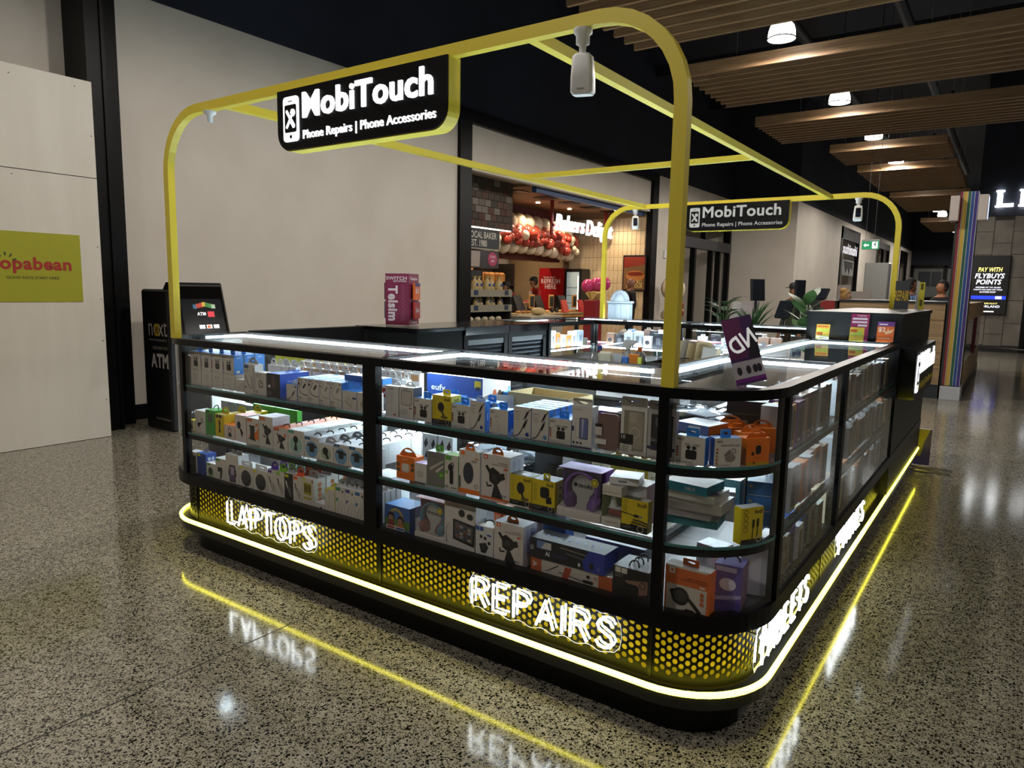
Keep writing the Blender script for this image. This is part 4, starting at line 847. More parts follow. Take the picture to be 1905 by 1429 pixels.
o = pack('small grey box with round magnet holder and grey half-round tab', -1.949, -1.855, Z2, 0.076, 0.06, ('dcd8cc', 'eef4f6', 'eaf2f6'), [('e', 'a8b89c', 0.5, 0.44, 0.38, 0.3), ('e', BK, 0.45, 0.6, 0.2, 0.2), ('p', BK, [(0.4, 0.5), (0.58, 0.5), (0.72, 0.2), (0.55, 0.15)])], ('o', 'b9bdbd', 0.85, 0.03))
deep(o, 3, 0.08, 'small white box with half-round tab behind the grey magnet holder box', 'half-round tab boxes')
pack('dark green holder box cut by the mullion', -1.654, -1.60, Z2, 0.09, 0.07, ('cfd6c4', 'e6eeee', 'eaf2f6'), [('e', '50805c', 0.6, 0.4, 0.5, 0.4), ('e', BK, 0.65, 0.45, 0.3, 0.3)])
tabrow('plain white carton at the back of the middle shelf', 'white cartons middle shelf', -2.35, -1.75, 5, 0.49, Z2, 0.15, ('e6ebf0', 'e6ebf0', 'f2f6f8'), None, lines('a8b0c0', 0.1, 0.8, 4, 0.7, 0.1), d=0.045)
tabrow('clear grey cable bag standing at the back of the rounded end', 'clear bags', -3.1, -2.8, 4, 0.3, Z2, 0.12, ('aeb9c6', 'aeb9c6', 'c2ccd6'), None, d=0.04)

# ---------- far-left counter, bottom deck
pack('grey power bank box in the bottom of the rounded end', -3.02, -2.937, Z3, 0.12, 0.05, ('cdc9c2', 'cdc9c2', 'e8ecef'), [('q', '2a2b2e', 0.42, 0.1, 0.9, 0.85, 0.006)])
o = pack('royal blue cable box with yellow corner label', -2.936, -2.852, Z3, 0.124, 0.06, ('24408f', '2c58b8', '3468cf'), [('r', 'd8cf2c', 0.05, 0.86, 0.4, 0.98), ('l', '141c3c', 0.004, [(0.3, 0.15), (0.5, 0.4), (0.6, 0.7)])], ('o', 'dfe6f0', 0.7, 0.02), side=[('q', 'cfe0ff', 0.2, 0.7, 0.45, 0.85, 0.003), ('q', 'cfe0ff', 0.55, 0.7, 0.8, 0.85, 0.003)])
pack('small white round magnet holder box with green squares', -2.851, -2.77, Z3, 0.084, 0.06, (WHT, 'eef2f2', 'f4f7f7'), [('e', '8fae7c', 0.5, 0.4, 0.35, 0.35), ('e', BK, 0.45, 0.5, 0.22, 0.26), ('r', GR, 0.05, 0.84, 0.25, 0.97), ('r', GR, 0.27, 0.84, 0.47, 0.97)])
pack('white box with black action clamp and green squares', -2.767, -2.68, Z3, 0.122, 0.06, (WHT, 'eef2f2', 'f4f7f7'), [('q', BK, 0.2, 0.42, 0.7, 0.62, 0.004), ('p', BK, [(0.5, 0.42), (0.7, 0.45), (0.55, 0.1), (0.42, 0.12)]), ('r', GR, 0.05, 0.86, 0.25, 0.98), ('r', GR, 0.27, 0.86, 0.47, 0.98)])
pack('tall white box with black phone armband', -2.677, -2.565, Z3, 0.158, 0.06, (WHT, 'eef2f4', 'f4f8fa'), [('q', BK, 0.28, 0.1, 0.76, 0.66, 0.008), ('p', BK, [(0.2, 0.3), (0.84, 0.3), (0.8, 0.52), (0.22, 0.52)]), ('q', '5a4a78', 0.33, 0.14, 0.7, 0.62, 0.006), ('q', 'b59ab4', 0.38, 0.34, 0.66, 0.6, 0.004)], ('r', 'e8ecee', 0.8, 0.03))
for x0, x1, s in ((-2.564, -2.449, 'next to the armband box'), (-2.447, -2.332, 'next to the purple tab cable box')):
    pack('white box with large grey charging disc, ' + s, x0, x1, Z3, 0.115, 0.08, (WHT, 'eef2f4', 'f4f8fa'), disc('55534f', 0.37) + [('r', 'e0d62c', 0.04, 0.86, 0.24, 0.98)], ('r', 'e9edef', 0.8, 0.024, 0.1), group='charging disc boxes')
for x0, x1, c, t, s in ((-2.33, -2.267, '56349a', '6a3fc0', 'purple'), (-2.267, -2.203, '7fb82c', '8fd02f', 'lime green'), (-2.203, -2.139, 'b9bcbf', 'aeb3b6', 'silver'), (-2.138, -2.074, 'e2622a', 'f0642a', 'orange')):
    fc = '1c1b18' if s == 'silver' else WHT
    o = pack('braided cable box with %s half-round tab' % s, x0, x1, Z3, 0.135, 0.04, (fc, 'eef2f4', c), [('r', c if s != 'silver' else 'd8cf2c', 0.04, 0.86, 0.5, 0.96), ('l', BK if fc == WHT else 'c8c8c8', 0.004, [(0.2, 0.62), (0.4, 0.45), (0.6, 0.3), (0.8, 0.18)]), ('p', '4a3a2c' if fc == WHT else 'dddddd', [(0.12, 0.72), (0.28, 0.72), (0.42, 0.5), (0.3, 0.48)]), ('l', BK if fc == WHT else '999999', 0.004, [(0.5, 0.55), (0.7, 0.42), (0.85, 0.3)])], ('o', t, 0.9, 0.036), group='braided cable boxes')
    deep(o, 3, 0.045, 'cable box with %s tab behind its front one' % s, 'braided cable boxes', dx=0.006)
o = pack('white battery box with yellow window and clear grey tab', -2.073, -1.991, Z3, 0.135, 0.07, (WHT, 'f0efe9', 'f2f4f4'), [('r', 'b5a42c', 0.12, 0.42, 0.8, 0.84), ('r', 'd8cf2c', 0.04, 0.88, 0.3, 0.98), ('r', 'b5a42c', 0.1, 0.26, 0.8, 0.34)] + [('r', '2c2410', 0.2 + i * 0.15, 0.5, 0.28 + i * 0.15, 0.78) for i in range(4)] + [('r', '7a2a2a', 0.86, 0.88, 0.97, 0.97)], ('r', 'c9cac6', 0.8, 0.034), side=[('e', 'e28a5a', 0.5, 0.25 + 0.18 * i, 0.15, 0.15) for i in range(4)])
deep(o, 2, 0.075, 'white battery box with orange dots behind the yellow window one', 'battery boxes')
pack('low white adapter box in front of the battery box', -1.99, -1.918, Z3, 0.032, 0.05, (WHT, 'f0f2f2', 'f4f8fa'), [('p', BK, [(0.4, 0.2), (0.7, 0.6), (0.8, 0.4)])])
pack('white earphone box with yellow top', -1.917, -1.849, Z3, 0.11, 0.05, (WHT, 'e6dc3a', 'e6dc3a'), [('l', 'a09a90', 0.0018, [(0.4, 0.75), (0.45, 0.45), (0.4, 0.2)]), ('r', 'd8cf2c', 0.1, 0.88, 0.35, 0.97)], ('r', 'e6dc3a', 0.6, 0.02, 0.8))
cs = ['2f8f6c', '5a4a9c', '2f6fb0', '6a9c3a']; xs = [-1.847, -1.784, -1.7225, -1.66, -1.60]
nm = ['green', 'violet', 'blue', 'olive']
for i in range(4):
    o = pack('white slim cable box with %s label and grey round tab' % nm[i], xs[i], xs[i + 1], Z3, 0.134, 0.03, (WHT, 'eef2f4', 'f4f8fa'), [('r', cs[i], 0.05, 0.86, 0.55, 0.97), ('p', cs[i], [(0.1, 0.6), (0.4, 0.6), (0.15, 0.46)]), ('l', '9a948a', 0.0025, [(0.25, 0.12), (0.45, 0.4), (0.7, 0.55), (0.8, 0.35), (0.6, 0.12)]), ('e', BK, 0.8, 0.86, 0.07, 0.1)], ('o', 'c6c9ca', 0.95, 0.034), group='slim cable boxes')
    deep(o, 4, 0.034, 'white slim cable box with round tab in the files behind', 'slim cable boxes')
tabrow('white carton at the back of the bottom deck', 'white cartons bottom', -2.75, -2.4, 3, 0.3, Z3, 0.15, ('e6ebf0', 'e6ebf0', 'f2f6f8'), None, d=0.1)
tabrow('dark and white keyboard box stacked at the back', 'dark cartons bottom', -2.05, -1.75, 2, 0.3, Z3, 0.13, ('2c2e34', 'c8d0d6', 'e6ecf0'), None, d=0.12)
tabrow('clear bag of black cables at the bottom of the rounded end', 'cable bags', -3.08, -2.8, 3, 0.2, Z3, 0.15, ('4a4c5c', '4a4c5c', '6a6c7c'), None, d=0.05)

# ---------- corner counter, top shelf
pack('tall white wired earphone box next to the mullion', -1.53, -1.454, Z1, 0.126, 0.05, ('d9d6d0', 'd9d6d0', 'eef2f4'), [('t', '8a4a3a', 'USAMS', 0.25, 0.6, 0.88, 0.93), ('l', 'b0aaa0', 0.0015, [(0.45, 0.7), (0.5, 0.5), (0.45, 0.2)]), ('o', 'aaa49a', 0.48, 0.74, 0.12, 0.1), ('r', 'b5553a', 0.6, 0.05, 0.8, 0.1)], ('m', 'e8eef0', 0.8, 0.02))
pack('tall silver earphone box with clear square window', -1.452, -1.372, Z1, 0.128, 0.05, ('d5d2cc', '3c4046', 'eef2f4'), [('q', '6a665f', 0.12, 0.42, 0.88, 0.9, 0.01), ('q', 'c6c2ba', 0.15, 0.44, 0.85, 0.88, 0.009), ('t', '8a4a3a', 'USAMS', 0.3, 0.6, 0.92, 0.96), ('r', '9a4a3a', 0.7, 0.33, 0.9, 0.37)] + lines('9a958b', 0.08, 0.28, 4, 0.55, 0.05), ('m', 'e8eef0', 0.8, 0.02))
nm = ['beside the silver earphone box', 'between yellow holder box and cable box', 'before the cardboard tray', 'next to the phone screen protector']
for i, (x0, x1, h) in enumerate(((-1.37, -1.276, 0.092), (-1.176, -1.085, 0.088), (-0.994, -0.907, 0.09), (-0.733, -0.643, 0.087))):
    it = list(NCC)
    if i == 2: it = NCC[:2] + [('p', 'cfc7b8', [(0.4, 0.3), (0.55, 0.42), (0.62, 0.2), (0.5, 0.1)]), ('l', 'b5a68c', 0.002, [(0.35, 0.45), (0.45, 0.55)])] + dots(['b5553a', 'a5432c', '8c3c2a', '6b3226'], 0.07, 0.28, 0.58, 4)
    o = pack('white earbud box with blue top and tab, ' + nm[i], x0, x1, Z1, h, 0.055, (WHT, BL, BL), it, ('r', BL, 0.44, 0.024), side=[('t', 'dce8ff', 'NCC', 0.3, 0.7, 0.82, 0.9), ('q', 'e8f0ff', 0.3, 0.1, 0.7, 0.22, 0.003)], rz=random.uniform(-0.04, 0.04), group='loose blue tab earbud boxes')
    if i != 2: deep(o, 2, 0.06, 'blue tab earbud box standing behind another one', 'loose blue tab earbud boxes', dx=0.02)
o = pack('yellow and black magnetic phone holder box on the top shelf', -1.274, -1.176, Z1, 0.114, 0.06, (YE, 'd9d03a', 'd9d03a'), BUDI([('e', BK, 0.46, 0.6, 0.17, 0.2), ('p', BK, [(0.48, 0.48), (0.58, 0.46), (0.66, 0.28), (0.56, 0.28)]), ('e', '6a5a2a', 0.64, 0.26, 0.19, 0.06)]), ('r', YE, 0.4, 0.02), side=[('t', '2a2a1a', 'budi', 0.3, 0.7, 0.82, 0.9)])
nm = ['beside the lone earbud box', 'left one of the touching pair', 'right one of the touching pair']
for i, (x0, x1) in enumerate(((-1.086, -1.014), (-0.885, -0.808), (-0.807, -0.734))):
    o = pack('white charging cable box with black plug and blue dot, ' + nm[i], x0, x1, Z1, 0.111, 0.034, (WHT, BL, BL), cable() + [('e', '24408f' if i < 2 else '4a8fc0', 0.8, 0.12, 0.1, 0.1), ('t', '2a2a2a', 'Type-C', 0.08, 0.42, 0.8, 0.85, 0.02)] + lines('7c7870', 0.12, 0.72, 3, 0.25, 0.07), side=[('r', 'dce8ff', 0.4, 0.35, 0.55, 0.6)], group='plug cable boxes')
    if i: deep(o, 4, 0.042, 'blue sided cable box in the files behind the touching pair', 'plug cable boxes')
    else: ob('hang_tab', tab_geo('m', 0.05, 0.018).mesh('hang_tab', C('dfe6ec')), None, o, (0, 0.02, 0.111))
pack('white screen protector box with blue phone picture', -0.642, -0.564, Z1, 0.140, 0.045, ('dcd8d0', 'e8eef2', 'f0f4f6'), [('q', '9c988f', 0.18, 0.22, 0.42, 0.7, 0.005), ('q', 'dcd8d0', 0.2, 0.23, 0.42, 0.69, 0.004), ('q', '2a2c3c', 0.38, 0.2, 0.82, 0.72, 0.006), ('q', '6a78a8', 0.41, 0.22, 0.79, 0.7, 0.005), ('p', 'b8c0d8', [(0.5, 0.7), (0.62, 0.7), (0.56, 0.24), (0.52, 0.24)]), ('t', '4a4844', 'tempered glass', 0.08, 0.5, 0.9, 0.93), ('e', BK, 0.12, 0.1, 0.05, 0.05), ('e', BK, 0.3, 0.1, 0.05, 0.05), ('e', BK, 0.48, 0.1, 0.05, 0.05), ('r', '2a3a6a', 0, 0.0, 1, 0.02), ('r', '33406a', 0, 0.38, 0.12, 0.5)], ('r', 'e6e4de', 0.98, 0.026, 0.05))
def case_box(label, x0, x1, h, body, frame, win, items, y=0.045):
    o = pack(label, x0, x1, Z1, h, 0.022, (frame, frame, frame), [('r', win, 0.12, 0.08, 0.9, 0.9)] + items, ('r', frame, 0.98, 0.028, 0.05), y=y, cat='phone case')
    return o
o = empty('phone_case_pack', (-0.509, 0.045, Z1)); tag(o, 'rose brown phone case in a clear blister pack', 'phone case')
ob('phone_case', Geo().prism(rrect(-0.036, 0.04, 0.004, 0.126, 0.012), 0.004, 0.014, 0, 'y'), C('8c6a60'), o)
ob('clear_shell', Geo().prism(rrect(-0.042, 0.043, 0.0, 0.136, 0.01), 0.0, 0.03, 0, 'y'), PLASTIC, o)
ob('hang_tab', Geo().prism(rrect(-0.012, 0.03, 0.136, 0.156, 0.006), 0.02, 0.021, 0, 'y'), PLASTIC, o)
ob('price_sticker', Geo().prism([(-0.042, 0.022), (0.0, 0.022), (0.0, 0.04), (-0.042, 0.04)], -0.0012, 0.0002, 0, 'y'), C('e2ded4'), o)
ob('info_sticker', Geo().prism([(-0.042, 0.052), (-0.017, 0.052), (-0.017, 0.088), (-0.042, 0.088)], -0.0012, 0.0002, 0, 'y'), C('d8d0c8'), o)
ob('sticker_head', Geo().prism([(-0.042, 0.08), (-0.017, 0.08), (-0.017, 0.09), (-0.042, 0.09)], -0.0016, -0.0012, 0, 'y'), C(BK), o)
for k in range(3):
    c = dup(o, (-0.507 + 0.003 * k, 0.08 + 0.034 * k, Z1)); c['label'] = '%s clear blister case pack behind the rose brown one' % ORD[k]; c['group'] = 'blister packs behind'
case_box('white framed clear phone case box with black ten metre badge', -0.459, -0.365, 0.163, None, 'dedcd4', '8d8674', [('q', 'a8a08c', 0.3, 0.14, 0.86, 0.88, 0.008), ('q', 'b8b09c', 0.34, 0.66, 0.62, 0.86, 0.006), ('o', 'c4bca8', 0.56, 0.46, 0.2, 0.16), ('r', '1c1a1c', 0.0, 0.22, 0.5, 0.42), ('t', 'd8d4d0', '10', 0.04, 0.2, 0.32, 0.4, 0.02), ('r', 'd6d2c8', 0.02, 0.06, 0.46, 0.2), ('r', 'cdc8bc', 0.52, 0.02, 0.94, 0.1), ('r', '6a2a3a', 0, 0, 1, 0.015)] + lines('3a3834', 0.06, 0.16, 3, 0.3, 0.04))
case_box('dark phone case box half hidden by the mullion', -0.364, -0.268, 0.16, None, 'b9b7b2', '2a2c30', [('q', '3a3c42', 0.2, 0.3, 0.86, 0.88, 0.01), ('q', '6a6c72', 0.28, 0.66, 0.55, 0.84, 0.006), ('t', 'b0b0b8', 'Zero', 0.12, 0.4, 0.36, 0.42), ('r', '3a3456', 0.0, 0.2, 1, 0.26), ('r', 'd0ccc4', 0.02, 0.06, 0.5, 0.18), ('r', '6a2a3a', 0, 0, 1, 0.015)])
# goods behind the front row
o = pack('large blue and white home camera carton at the back of the top shelf', -1.60 + 0.07, -1.22, Z1, 0.155, 0.2, ('2d4f9e', 'd9d4d2', 'dfe6ec'), [('t', 'dfe8f8', 'eufy', 0.08, 0.34, 0.5, 0.72, 0.02), ('q', 'd8c02c', 0.86, 0.72, 0.97, 0.92, 0.004), ('q', '2a2c30', 0.88, 0.66, 0.96, 0.76, 0.003), ('r', 'c8d0dc', 0.75, 0.0, 0.92, 0.45)], y=0.3,
         side=[('e', 'c0623c', 0.42, 0.55, 0.07, 0.09), ('e', '5a3a2c', 0.6, 0.5, 0.08, 0.1), ('e', '2c2420', 0.72, 0.46, 0.07, 0.09), ('r', 'c8a23c', 0.52, 0.15, 0.68, 0.36), ('r', '8a6a5c', 0.34, 0.15, 0.5, 0.42), ('r', '4a72b8', 0.08, 0.1, 0.3, 0.5), ('r', '6a8ac0', 0.9, 0.4, 1.0, 0.7)])
g = Geo().box(-0.15, 0.15, 0, 0.17, 0, 0.004).box(-0.15, 0.15, 0, 0.003, 0, 0.055).box(-0.15, 0.15, 0.167, 0.17, 0, 0.055).box(-0.15, -0.147, 0, 0.17, 0, 0.055).box(0.147, 0.15, 0, 0.17, 0, 0.055)
tag(ob('cardboard_tray', g, C('b8a77c', 0.8), None, (-0.95, 0.3, Z1 + 0.06), -0.08), 'open empty cardboard tray lying behind the cable boxes', 'tray')
tabrow('white carton carrying the cardboard tray', 'cartons under the tray', -1.1, -0.8, 3, 0.31, Z1, 0.058, ('dfe4ea', 'dfe4ea', 'eef2f5'), None, d=0.14)
for k in range(7):
    g = Geo().prism(rrect(-0.055, 0.055, 0, 0.085, 0.008), 0, 0.003, 0, 'y')
    tag(ob('card_pack', g, C(('dfe9ee', 'cfdce4')[k % 2]), None, (-1.14 + 0.004 * k, 0.24 + 0.006 * k, Z1 + 0.003 * k), 0.25, rot=(-0.25, 0, 0.25)), '%s pale blue card of the leaning stack before the cardboard tray' % ORD[k], 'card', 'leaning card stack')
pack('purple and white box lying at the back of the top shelf', -0.76, -0.62, Z1, 0.075, 0.09, ('7a2f86', '7a2f86', 'dcd2e2'), y=0.36, rz=-0.1)
pack('bright blue phone box standing on end behind the home camera carton', -1.2, -1.16, Z1, 0.09, 0.05, ('2f7fe0', '2f7fe0', '4a94ea'), [('l', 'dce8ff', 0.001, [(0.3, 0.4), (0.6, 0.55)])], y=0.42, rz=0.4)

# ---------- corner counter, middle shelf
o = pack('orange charger plug box with pointed orange top', -1.469, -1.369, Z2, 0.095, 0.06, (OR, 'e06e14', OR), [('q', 'c9bfae', 0.3, 0.32, 0.74, 0.7, 0.01), ('q', 'ddd4c4', 0.33, 0.38, 0.66, 0.7, 0.008), ('t', 'ffd8a8', 'goui', 0.36, 0.62, 0.84, 0.92), ('q', '3a4a2c', 0.04, 0.55, 0.18, 0.7, 0.003), ('q', '3a4a2c', 0.04, 0.32, 0.22, 0.46, 0.003), ('q', '3a4a2c', 0.84, 0.4, 0.98, 0.55, 0.003), ('q', '3a4a2c', 0.84, 0.62, 0.98, 0.74, 0.003)] + lines('a8500c', 0.2, 0.2, 2, 0.55, 0.06), ('m', OR, 0.98, 0.034, 0.3))
pack('small white plug box with lilac top beside the orange plug box', -1.368, -1.302, Z2, 0.08, 0.05, ('d9d2c8', 'd9d2e2', 'b8a8d8'), [('q', 'b0a89a', 0.22, 0.3, 0.74, 0.6, 0.006), ('q', 'c6beb0', 0.26, 0.36, 0.7, 0.62, 0.005), ('r', '2a2826', 0, 0, 1, 0.03)])
pack('grey cable box with green tab and lime circle', -1.3, -1.21, Z2, 0.138, 0.05, ('77746e', GR, 'cfe0d2'), [('p', 'c8c0b4', [(0.15, 0.5), (0.25, 0.56), (0.95, 0.8), (0.98, 0.76), (0.3, 0.48), (0.2, 0.44)]), ('p', 'd8d0c4', [(0.5, 0.46), (0.62, 0.52), (0.96, 0.66), (0.98, 0.62), (0.66, 0.44), (0.54, 0.4)]), ('e', '5f9a1e', 0.84, 0.36, 0.17, 0.17), ('t', 'd8f0b8', '2m', 0.76, 0.92, 0.33, 0.39, 0.02), ('r', '5f9a1e', 0, 0, 1, 0.02)], ('r', '5ab02c', 0.46, 0.024))
pack('white headset box with green squares and black earpiece', -1.209, -1.14, Z2, 0.138, 0.05, ('d6cfc4', '8fd05a', '8fd05a'), [('r', GR, 0.06, 0.85, 0.28, 0.97), ('r', GR, 0.3, 0.85, 0.52, 0.97), ('o', '2a2826', 0.56, 0.72, 0.16, 0.1), ('q', BK, 0.38, 0.16, 0.66, 0.6, 0.009), ('e', BK, 0.46, 0.64, 0.2, 0.22), ('e', '7fa84a', 0.18, 0.5, 0.12, 0.12), ('t', '5a564e', '6h', 0.06, 0.3, 0.05, 0.13), ('r', '8a857a', 0.5, 0.05, 0.92, 0.09)])
pack('tall white box with slanted black charging disc and orange foot', -1.137, -1.034, Z2, 0.169, 0.05, ('dbd3c8', 'e8e6e4', 'eef0f2'), [('e', '24262c', 0.46, 0.48, 0.25, 0.42), ('e', '343845', 0.47, 0.48, 0.22, 0.39), ('r', OR, 0.1, 0.89, 0.28, 0.98), ('t', '3a3834', '15W', 0.62, 0.84, 0.74, 0.79, 0.02), ('r', OR, 0, 0, 1, 0.11), ('o', '6a665e', 0.84, 0.2, 0.08, 0.06), ('r', 'd9682c', 0.78, 0.82, 0.92, 0.85)] + dots(['4a4844'], 0.06, 0.16, 0.36, 4, 0.035), ('o', OR, 0.46, 0.028, 0.1))
HOLD = lambda: mount(BK, 0.46, 0.42, 0.95) + [('r', 'd9582c', 0.09, 0.89, 0.23, 0.985), ('e', 'f2e8e0', 0.16, 0.935, 0.035, 0.035), ('t', '3a3632', 'Automatically', 0.6, 0.92, 0.82, 0.86, 0.01), ('t', '3a3632', 'Wireless Fast Charging', 0.38, 0.93, 0.77, 0.81, 0.01), ('r', 'd9582c', 0.8, 0.7, 0.93, 0.74), ('t', '3a5a84', '15W', 0.66, 0.9, 0.1, 0.15, 0.02), ('r', 'd9682c', 0, 0, 1, 0.05)] + dots(['c9b8ac'], 0.88, 0.36, 0.62, 4, 0.02)
o = pack('large white car charging mount box with orange tab, middle shelf', -1.028, -0.895, Z2, 0.17, 0.09, ('d8cfc6', 'e6ebf4', 'f0f4f8'), HOLD(), ('o', OR, 0.4, 0.028, 0.15), side=[('r', 'c4ccdc', 0.2, 0.3, 0.4, 0.9), ('r', 'c4ccdc', 0.55, 0.3, 0.75, 0.9)])
pack('yellow and black box with round magnetic stand, middle shelf', -0.895, -0.799, Z2, 0.113, 0.06, (YE, YE, '55554c'), BUDI([('e', BK, 0.5, 0.58, 0.18, 0.24), ('p', BK, [(0.5, 0.44), (0.6, 0.42), (0.72, 0.22), (0.6, 0.22)]), ('e', '6a5a2a', 0.7, 0.24, 0.19, 0.07)]), topart=[('r', 'cfd6da', 0.4, 0.2, 0.8, 0.5)])
o = pack('yellow and black box with square vent mount, middle shelf', -0.798, -0.701, Z2, 0.112, 0.07, (YE, 'b8a41c', '55554c'), BUDI([('q', BK, 0.36, 0.42, 0.76, 0.78, 0.01), ('p', BK, [(0.62, 0.4), (0.84, 0.5), (0.88, 0.28), (0.64, 0.25)])]), ('r', 'd8d02c', 0.3, 0.02, 0.3), side=[('e', BK, 0.5, 0.75, 0.12, 0.12), ('e', BK, 0.5, 0.5, 0.12, 0.12), ('e', BK, 0.5, 0.3, 0.12, 0.12)])
def headphones(label, cx, z, w, h, col, dark, frame, y=0.045):
    o = empty('headphone_box', (cx, y, z)); tag(o, label, 'box'); d = 0.09
    ob('clear_window', Geo().box(-w / 2, w / 2, 0.0, 0.001, h * 0.2, h), PLASTIC, o)
    g = Geo().box(-w / 2, w / 2, d, d + 0.002, 0, h, 0).box(-w / 2, -w / 2 + 0.002, d * 0.4, d, 0, h, 0).box(w / 2 - 0.002, w / 2, d * 0.4, d, 0, h, 0)
    ob('carton_back', g, C(frame), o)
    ob('carton_top', Geo().box(-w / 2, w / 2, 0.002, d, h, h + 0.002), C({'8a4fc0': 'b08ae0', 'cf6a84': 'f2b8c6'}.get(frame, 'e8e8f0')), o)
    ob('carton_base', Geo().prism([(0.0, 0), (d, 0), (d, h * 0.2), (d * 0.45, h * 0.26), (0.0, h * 0.16)], -w / 2, w / 2, 0, 'x'), C('d5cec4'), o)
    card = [(-w * 0.12, h * 0.16), (w * 0.2, h * 0.16), (w * 0.14, h * 0.42)] + [(w * 0.0 + w * 0.26 * math.cos(a), h * 0.62 + w * 0.26 * math.sin(a)) for a in [PI * k / 10 - 0.3 for k in range(13)]] + [(-w * 0.14, h * 0.42)]
    ob('display_card', Geo().prism(card, 0.03, 0.032, 0, 'y'), C('d8d2ca'), o)
    g = Geo(); text_flat(g, 'moki', -w * 0.1, w * 0.22, h * 0.6, h * 0.7, 0.0292, 0, 0.03); g.prism(ell(-w * 0.17, h * 0.65, w * 0.045, w * 0.045), 0.0292, 0.03, 0, 'y'); q = ob('brand_print', g, C('17171c'), o); q['kind'] = 'stuff'
    P = [(w * 0.36 * math.cos(PI * k / 14), 0.024, h * 0.56 + w * 0.37 * math.sin(PI * k / 14)) for k in range(15)]; P = [(w * 0.33, 0.024, h * 0.36)] + P + [(-w * 0.33, 0.024, h * 0.36)]
    g = Geo(); R = []
    for i, p in enumerate(P):
        nx, nz = (p[0], p[2] - h * 0.56); L_ = math.hypot(nx, nz) or 1; nx, nz = nx / L_, nz / L_
        R.append([(p[0] - nx * 0.004, 0.012, p[2] - nz * 0.004), (p[0] + nx * 0.004, 0.012, p[2] + nz * 0.004), (p[0] + nx * 0.004, 0.042, p[2] + nz * 0.004), (p[0] - nx * 0.004, 0.042, p[2] - nz * 0.004)])
    ob('headband', g.rings(R), C(col, 0.3), o)
    for s_ in (-1, 1):
        M = Matrix.Translation((s_ * w * 0.31, 0.03, h * 0.30)) @ Matrix.Rotation(s_ * 0.35, 4, 'Y') @ Matrix.Rotation(s_ * PI / 2, 4, 'Y')
        ob('ear_cup', Geo().lathe([(0.018, -0.014), (0.028, -0.012), (0.03, 0.0), (0.028, 0.006), (0.02, 0.012)], 16).xf(M), C(dark if s_ < 0 else col, 0.35), o)
        ob('ear_pad', Geo().lathe([(0.014, -0.024), (0.026, -0.022), (0.03, -0.018), (0.028, -0.012)], 16).xf(M), C(dark, 0.5), o)
        ob('yoke', Geo().sphere((s_ * w * 0.36, 0.026, h * 0.4), 0.012), C(col, 0.3), o)
    ob('round_sticker', Geo().prism(ell(w * 0.36, h * 0.8, w * 0.085, w * 0.085), -0.0015, -0.0002, 0, 'y'), C('d8c83a'), o)
    g = Geo().strip([(a, -0.002, b) for a, b in ell(w * 0.36, h * 0.8, w * 0.065, w * 0.065)], [(a, -0.002, b) for a, b in ell(w * 0.36, h * 0.8, w * 0.05, w * 0.05)], True); ob('sticker_print', g, C('3a3620'), o)
    return o
headphones('purple headphones in a clear fronted box on the middle shelf', -0.607, Z2, 0.17, 0.172, '8a4fb8', '6a3a8c', '8a4fc0')
o = empty('car_charger_box', (-0.481, 0.045, Z2)); tag(o, 'white and red car charger in a green window box', 'box')
ob('carton', Geo().box(-0.035, 0.035, 0, 0.05, 0, 0.03).box(-0.035, 0.035, 0, 0.05, 0.106, 0.14), C('d8d2c4'), o)
ob('green_liner', Geo().box(-0.035, 0.035, 0.045, 0.05, 0.03, 0.106).box(-0.035, -0.033, 0.002, 0.045, 0.03, 0.106), C('7f9a3c'), o)
ob('window', Geo().box(-0.033, 0.035, 0.0005, 0.001, 0.03, 0.106), PLASTIC, o)
ob('charger_body', Geo().bbox(-0.018, 0.03, 0.012, 0.038, 0.034, 0.055, 0.005), C('9a2a20', 0.3), o)
ob('charger_cap', Geo().bbox(-0.019, 0.031, 0.011, 0.039, 0.0555, 0.064, 0.004).lathe([(0.016, 0.062), (0.013, 0.07), (0.01, 0.076), (0.009, 0.092), (0.005, 0.098)], 14, (-0.004, 0.025, 0)), C('eceae4', 0.25), o)
g = Geo(); text_flat(g, '3in1 CAR CHARGER', -0.03, 0.03, 0.114, 0.12, -0.0006, 0, 0.005); text_flat(g, '2 USB PORTS', -0.024, 0.026, 0.012, 0.019, -0.0006, 0, 0.005); q = ob('printed_artwork', g, C('8a8474'), o); q['kind'] = 'stuff'
pack('yellow and black three headed cable box at the mullion, middle shelf', -0.444, -0.348, Z2, 0.107, 0.035, (YE, YE, '6a6a58'), [('t', '16160f', 'budi', 0.6, 0.94, 0.8, 0.94, 0.02)] + [('o', '3a340c', 0.14, 0.9 - 0.16 * i, 0.07, 0.055) for i in range(3)] + [('l', BK, 0.003, [(0.0, 0.55), (0.3, 0.53), (0.5, 0.5)]), ('p', BK, [(0.48, 0.46), (0.66, 0.46), (0.66, 0.55), (0.48, 0.55)]), ('p', '8b8b80', [(0.66, 0.47), (0.8, 0.46), (0.8, 0.53), (0.66, 0.54)])] + [('l', BK, 0.005, [(0.45 - 0.05 * i, 0.38 - 0.08 * i), (0.75, 0.36 - 0.08 * i), (1.0, 0.32 - 0.08 * i)]) for i in range(3)] + [('r', '141412', 0, 0, 1, 0.2), ('o', 'cfcdb8', 0.74, 0.12, 0.12, 0.1)] + lines('8f8f86', 0.05, 0.13, 2, 0.35, 0.05))
